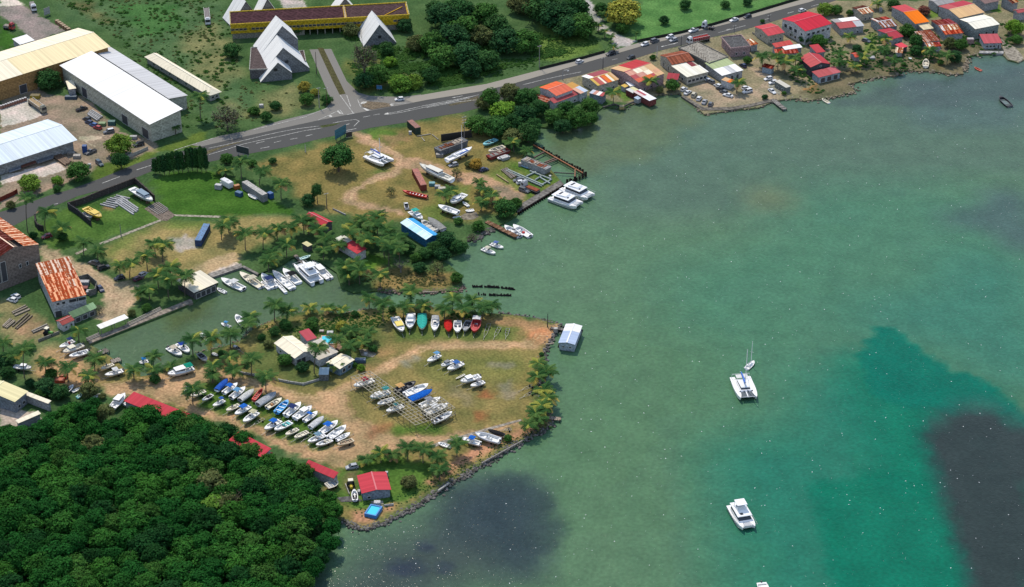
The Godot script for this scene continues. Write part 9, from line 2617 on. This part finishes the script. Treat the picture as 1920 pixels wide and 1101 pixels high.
	crate("wrapped_pallet","one of the white wrapped pallets in a row before the cream warehouse","pallet",-211.6,-767.2,0,V(1.1,1.5,1.1),C(.4,.2,.14),C(.66,.66,.66),"row of wrapped pallets")
	crate("wrapped_pallet","one of the white wrapped pallets in a row before the cream warehouse","pallet",-210.8,-768,0,V(1.1,1.5,1.1),C(.4,.2,.14),C(.66,.66,.66),"row of wrapped pallets")
	crate("wrapped_pallet","one of the white wrapped pallets in a row before the cream warehouse","pallet",-210,-768.8,0,V(1.1,1.5,1.1),C(.4,.2,.14),C(.66,.66,.66),"row of wrapped pallets")
	crate("wrapped_pallet","one of the white wrapped pallets in a row before the cream warehouse","pallet",-209.1,-769.5,0,V(1.1,1.5,1.1),C(.4,.2,.14),C(.66,.66,.66),"row of wrapped pallets")
	crate("wrapped_pallet","one of the white wrapped pallets in a row before the cream warehouse","pallet",-208.3,-770.3,0,V(1.1,1.5,1.1),C(.4,.2,.14),C(.66,.66,.66),"row of wrapped pallets")
	crate("wrapped_pallet","one of the white wrapped pallets in a row before the cream warehouse","pallet",-207.4,-771.1,0,V(1.1,1.5,1.1),C(.4,.2,.14),C(.66,.66,.66),"row of wrapped pallets")
	crate("wrapped_pallet","one of the white wrapped pallets in a row before the cream warehouse","pallet",-206.6,-771.9,0,V(1.1,1.5,1.1),C(.4,.2,.14),C(.66,.66,.66),"row of wrapped pallets")
	crate("wrapped_pallet","one of the white wrapped pallets in a row before the cream warehouse","pallet",-205.7,-772.6,0,V(1.1,1.5,1.1),C(.4,.2,.14),C(.66,.66,.66),"row of wrapped pallets")
	crate("wrapped_pallet","one of the white wrapped pallets in a row before the cream warehouse","pallet",-204.9,-773.4,0,V(1.1,1.5,1.1),C(.4,.2,.14),C(.66,.66,.66),"row of wrapped pallets")
	crate("crate","one of the brown crates lined up along the gravel yard edge","crate",-207.1,-854.9,-.9,V(1.7,1.5,1.7),C(.3,.17,.08),C(.45,.32,.18),"crates along the gravel yard edge")
	crate("crate","one of the brown crates lined up along the gravel yard edge","crate",-205.7,-853,-.89,V(1.7,1.5,1.7),C(.3,.17,.08),C(.45,.32,.18),"crates along the gravel yard edge")
	crate("crate","one of the brown crates lined up along the gravel yard edge","crate",-204.3,-851.2,-.79,V(1.7,1.5,1.7),C(.3,.17,.08),C(.45,.32,.18),"crates along the gravel yard edge")
	crate("crate","one of the brown crates lined up along the gravel yard edge","crate",-203,-849.4,2.14,V(1.7,1.5,1.7),C(.3,.17,.08),C(.45,.32,.18),"crates along the gravel yard edge")
	crate("crate","one of the brown crates lined up along the gravel yard edge","crate",-201.6,-847.6,2.19,V(1.7,1.5,1.7),C(.3,.17,.08),C(.45,.32,.18),"crates along the gravel yard edge")
	crate("crate","one of the brown crates lined up along the gravel yard edge","crate",-200.2,-845.8,2.2,V(1.7,1.5,1.7),C(.3,.17,.08),C(.45,.32,.18),"crates along the gravel yard edge")
	crate("skip","yellow skip before the cream warehouse","skip",-201.3,-776.2,0,V(4,1.4,2.4),C(.45,.32,.02),C(.2,.16,.06))
	crate("raft","orange rafts heaped under the palm, lower","raft",-149.4,-559.2,0,V(3,1,2),C(.6,.1,.03))
	crate("raft","orange rafts heaped under the palm, upper","raft",-148.7,-561.5,0,V(2.4,1.2,1.6),C(.6,.1,.03))
	crate("board","white board on the junk beside the rusty roof","board",-152.9,-622,0,V(4,1.4,2),C(.5,.5,.5))
	crate("drum","white drum on the junk beside the rusty roof","drum",-149.8,-615.6,0,V(2,1.2,2),C(.5,.5,.5))
	crate("storage_heap","dark junk inside the grey yard wall","junk",-152.3,-618.8,0,V(3,.8,2),C(.05,.06,.08),C(.3,.06,.04))
	crate("box","white van body by the grey yard wall","box",-156.1,-623.1,0,V(3,1.6,1.6),C(.5,.48,.42))
	crate("box","turquoise box behind the red container","box",-31.1,-697.5,0,V(2.4,1.2,1.8),C(.14,.4,.42))
	crate("box","grey boxes behind the red container","box",-28.9,-695.4,0,V(2.2,1,1.6),C(.42,.42,.42))
	crate("box","cream tarpaulined box behind the yacht","box",-27.1,-693.6,0,V(3,1,2),C(.5,.46,.34))
	crate("drum","white drum beside the dark green container","drum",-41.5,-742.1,0,V(1.2,1.2,1.2),C(.55,.55,.53))
	crate("box","scrap box at the near end of the grey barge","box",-28.9,-722,0,V(3,1.2,1.8),C(.4,.36,.3))
	crate("storage_heap","white scrap beside the derelict hull","scrap",3.5,-713.9,0,V(2,1.4,1.4),C(.45,.4,.36))
	crate("drum","white drum by the quay end","drum",14.9,-703.4,0,V(.9,1.2,.9),C(.6,.6,.58))
	crate("storage_heap","white garden furniture by the pool trees","furniture",-62.4,-588.9,0,V(2.2,.8,1.6),C(.55,.55,.53))
	crate("lounger","orange and white lounger behind the pool","lounger",-65.4,-590.1,0,V(1.6,.6,1.2),C(.5,.3,.2),C(.6,.5,.45))
	crate("table","white table on the sandy patio","table",-49.4,-575.6,0,V(1.2,.7,1.2),C(.6,.6,.6))
	crate("box","blue-grey tarped jet boat behind the cottage","box",-50.9,-571.3,0,V(3.6,1.1,1.7),C(.1,.16,.24))
	crate("box","white box at the pool terrace","box",-40.7,-491.8,0,V(2,1.2,1.6),C(.6,.6,.6))
	crate("bin","white bins along the red house wall","bin",-46.6,-497.7,0,V(.9,1,1.4),C(.5,.5,.5))
	crate("box","cream hut box at the gangway","box",15,-590,0,V(1.4,1.6,1.2),C(.5,.47,.4))
	crate("storage_heap","grey air unit on the white ribbed roof, far one","unit",81.6,-812.6,0,V(3.2,1,1.8),C(.3,.29,.26))
	crate("storage_heap","grey air unit on the white ribbed roof, near one","unit",82.6,-806.2,0,V(3,1,1.8),C(.34,.32,.28))
	crate("drum","yellow drum on the garden sea wall","drum",45.9,-765.9,0,V(2,1.2,2),C(.5,.38,.15))
	crate("storage_heap","white rubbish beside the dark meadow bush","rubbish",-104.9,-767.2,0,V(1.8,1.2,1.4),C(.55,.53,.5))
	crate("crate","red crate in the village shore clutter","crate",149.8,-816.7,0,V(2,1,2),C(.5,.1,.08))
	crate("storage_heap","grey sheets lying on the village shore","sheets",157.3,-815.9,0,V(4,.9,2.6),C(.42,.42,.42))
	crate("shed","white and pink shed box by the cottage stairs","shed",204.3,-832.4,0,V(3,2.4,2),C(.5,.3,.28),C(.6,.55,.53))
	crate("tank","white tank at the top edge of the village","tank",170.1,-868.8,0,V(1.2,1.6,1.2),C(.55,.55,.55))
	crate("storage_heap","white dish stand behind the red house","dish",-38.6,-506.2,0,V(.9,1.8,.9),C(.55,.55,.55))
	crate("storage_heap","pallet heap near the blue cabinet, far one","pallets",-176.2,-723.5,0,V(3,1.2,2),C(.25,.22,.18))
	crate("storage_heap","pallet heap near the blue cabinet, near one","pallets",-173.5,-721,0,V(3,1.2,2),C(.4,.36,.3))
	crate("storage_heap","green heap before the warehouse door","heap",-168.5,-750.1,0,V(3,1.2,2),C(.2,.32,.12))
	crate("storage_heap","dark green machine by the warehouse door","machine",-164.7,-750.9,0,V(3,1.6,2),C(.05,.16,.14))
	crate("storage_heap","white boxes at the warehouse corner door","boxes",-153.7,-737.9,0,V(3,1.2,1.6),C(.45,.45,.45))
	crate("tank","white tank on the verge near the teal car","tank",-167.1,-712.9,0,V(1.2,1.4,1.2),C(.55,.55,.54))
	crate("storage_heap","white slabs under the bright umbrella tree","slabs",-153.5,-723.8,0,V(2.4,.8,1.2),C(.55,.55,.5))
	crate("storage_heap","dark sheets stacked under the loading canopy","sheets",-186.1,-775.6,0,V(5,1.2,2),C(.06,.1,.14))
	boat("yellow and white kayak beside the white cabin boat","open",V(-17.2,.05,-561.6),-2.36,4.2,.8,C(.6,.45,.06),{"cat": "kayak","name": "kayak","d": .4,"n": 0,"benches": 2,"deck": C(.66,.62,.5)})
	pool("blue plunge pool in front of the red roofed house",V(-41.6,.05,-487.7),1.23,4.63,3.4,1.2)
	pool("turquoise swimming pool behind the pale annex",V(-62.5,.05,-584.5),-.06,5.48,5,.35)
	stones("shore_stones",P([-51.1,-484.8,-43.9,-480.4,-35.9,-485.6,-27.5,-494,-18.8,-504.1,-9.1,-513.3,0,-523.3,6.8,-529.2,12.8,-535.2]),1300,1.8,.2,.62,1,Color(.15,.14,.13))
	stones("shore_stones",P([12.8,-535.2,9.4,-545.2,9.1,-553.6,8.5,-564.7,10,-571.9,11.2,-580.6,13.9,-588.7,17,-595]),650,1.8,.2,.62,2,Color(.15,.14,.13))
	stones("shore_stones",P([-48.4,-619,-42.4,-617.6,-33.4,-617.6,-19.5,-618.3,-17.5,-622.4]),350,2,.2,.6,3,Color(.2,.15,.12))
	stones("shore_stones",P([17,-595,7.4,-599.9,0,-602,-5.6,-602.7]),120,1,.25,.6,4,Color(.15,.14,.13))
	stones("village_stones",P([120.8,-776.7,123,-774.1,130,-776.1,135.4,-777.7,145.9,-783.5,143.9,-790.4,155.2,-796.9,166,-799.6,169,-805.1,182.2,-804,190.4,-800.7,195.6,-801.2]),420,2.4,.2,.7,5,Color(.24,.2,.15))
	stones("village_stones",P([196,-803.4,201,-819.6,206.3,-821.3]),120,2,.3,.8,6,Color(.24,.2,.15))
	stones("village_stones",P([38.4,-768.4,46.2,-766.3,53.2,-773.5,62.2,-780.3,71.3,-781.4]),100,1.2,.2,.5,7,Color(.14,.13,.12))
	stones("village_stones",P([77.2,-768.9,79.9,-761.3,91.8,-765.3,102.7,-767.4,110.8,-774.1,119.5,-776.7]),150,1.4,.2,.6,8,Color(.26,.22,.17))
	stones("shore_stones",P([-16.6,-655.3,-13.3,-655.3,-10,-661,-7.2,-663.4]),120,2,.3,.8,9,Color(.15,.14,.13))
	stones("shore_stones",P([-107.8,-576.6,-101.3,-579.6,-92.9,-584.6,-88.7,-593.6,-85.3,-596,-74.5,-603.4,-59.6,-602.7,-44.9,-606.7,-24.3,-606.3]),260,1,.2,.5,10,Color(.22,.18,.13))
	glint_flecks(2400,P([25,-692,75,-753,234,-816,151,-448,-48,-448,-41,-478,0,-516,17,-533,25,-584,0,-635]),5)
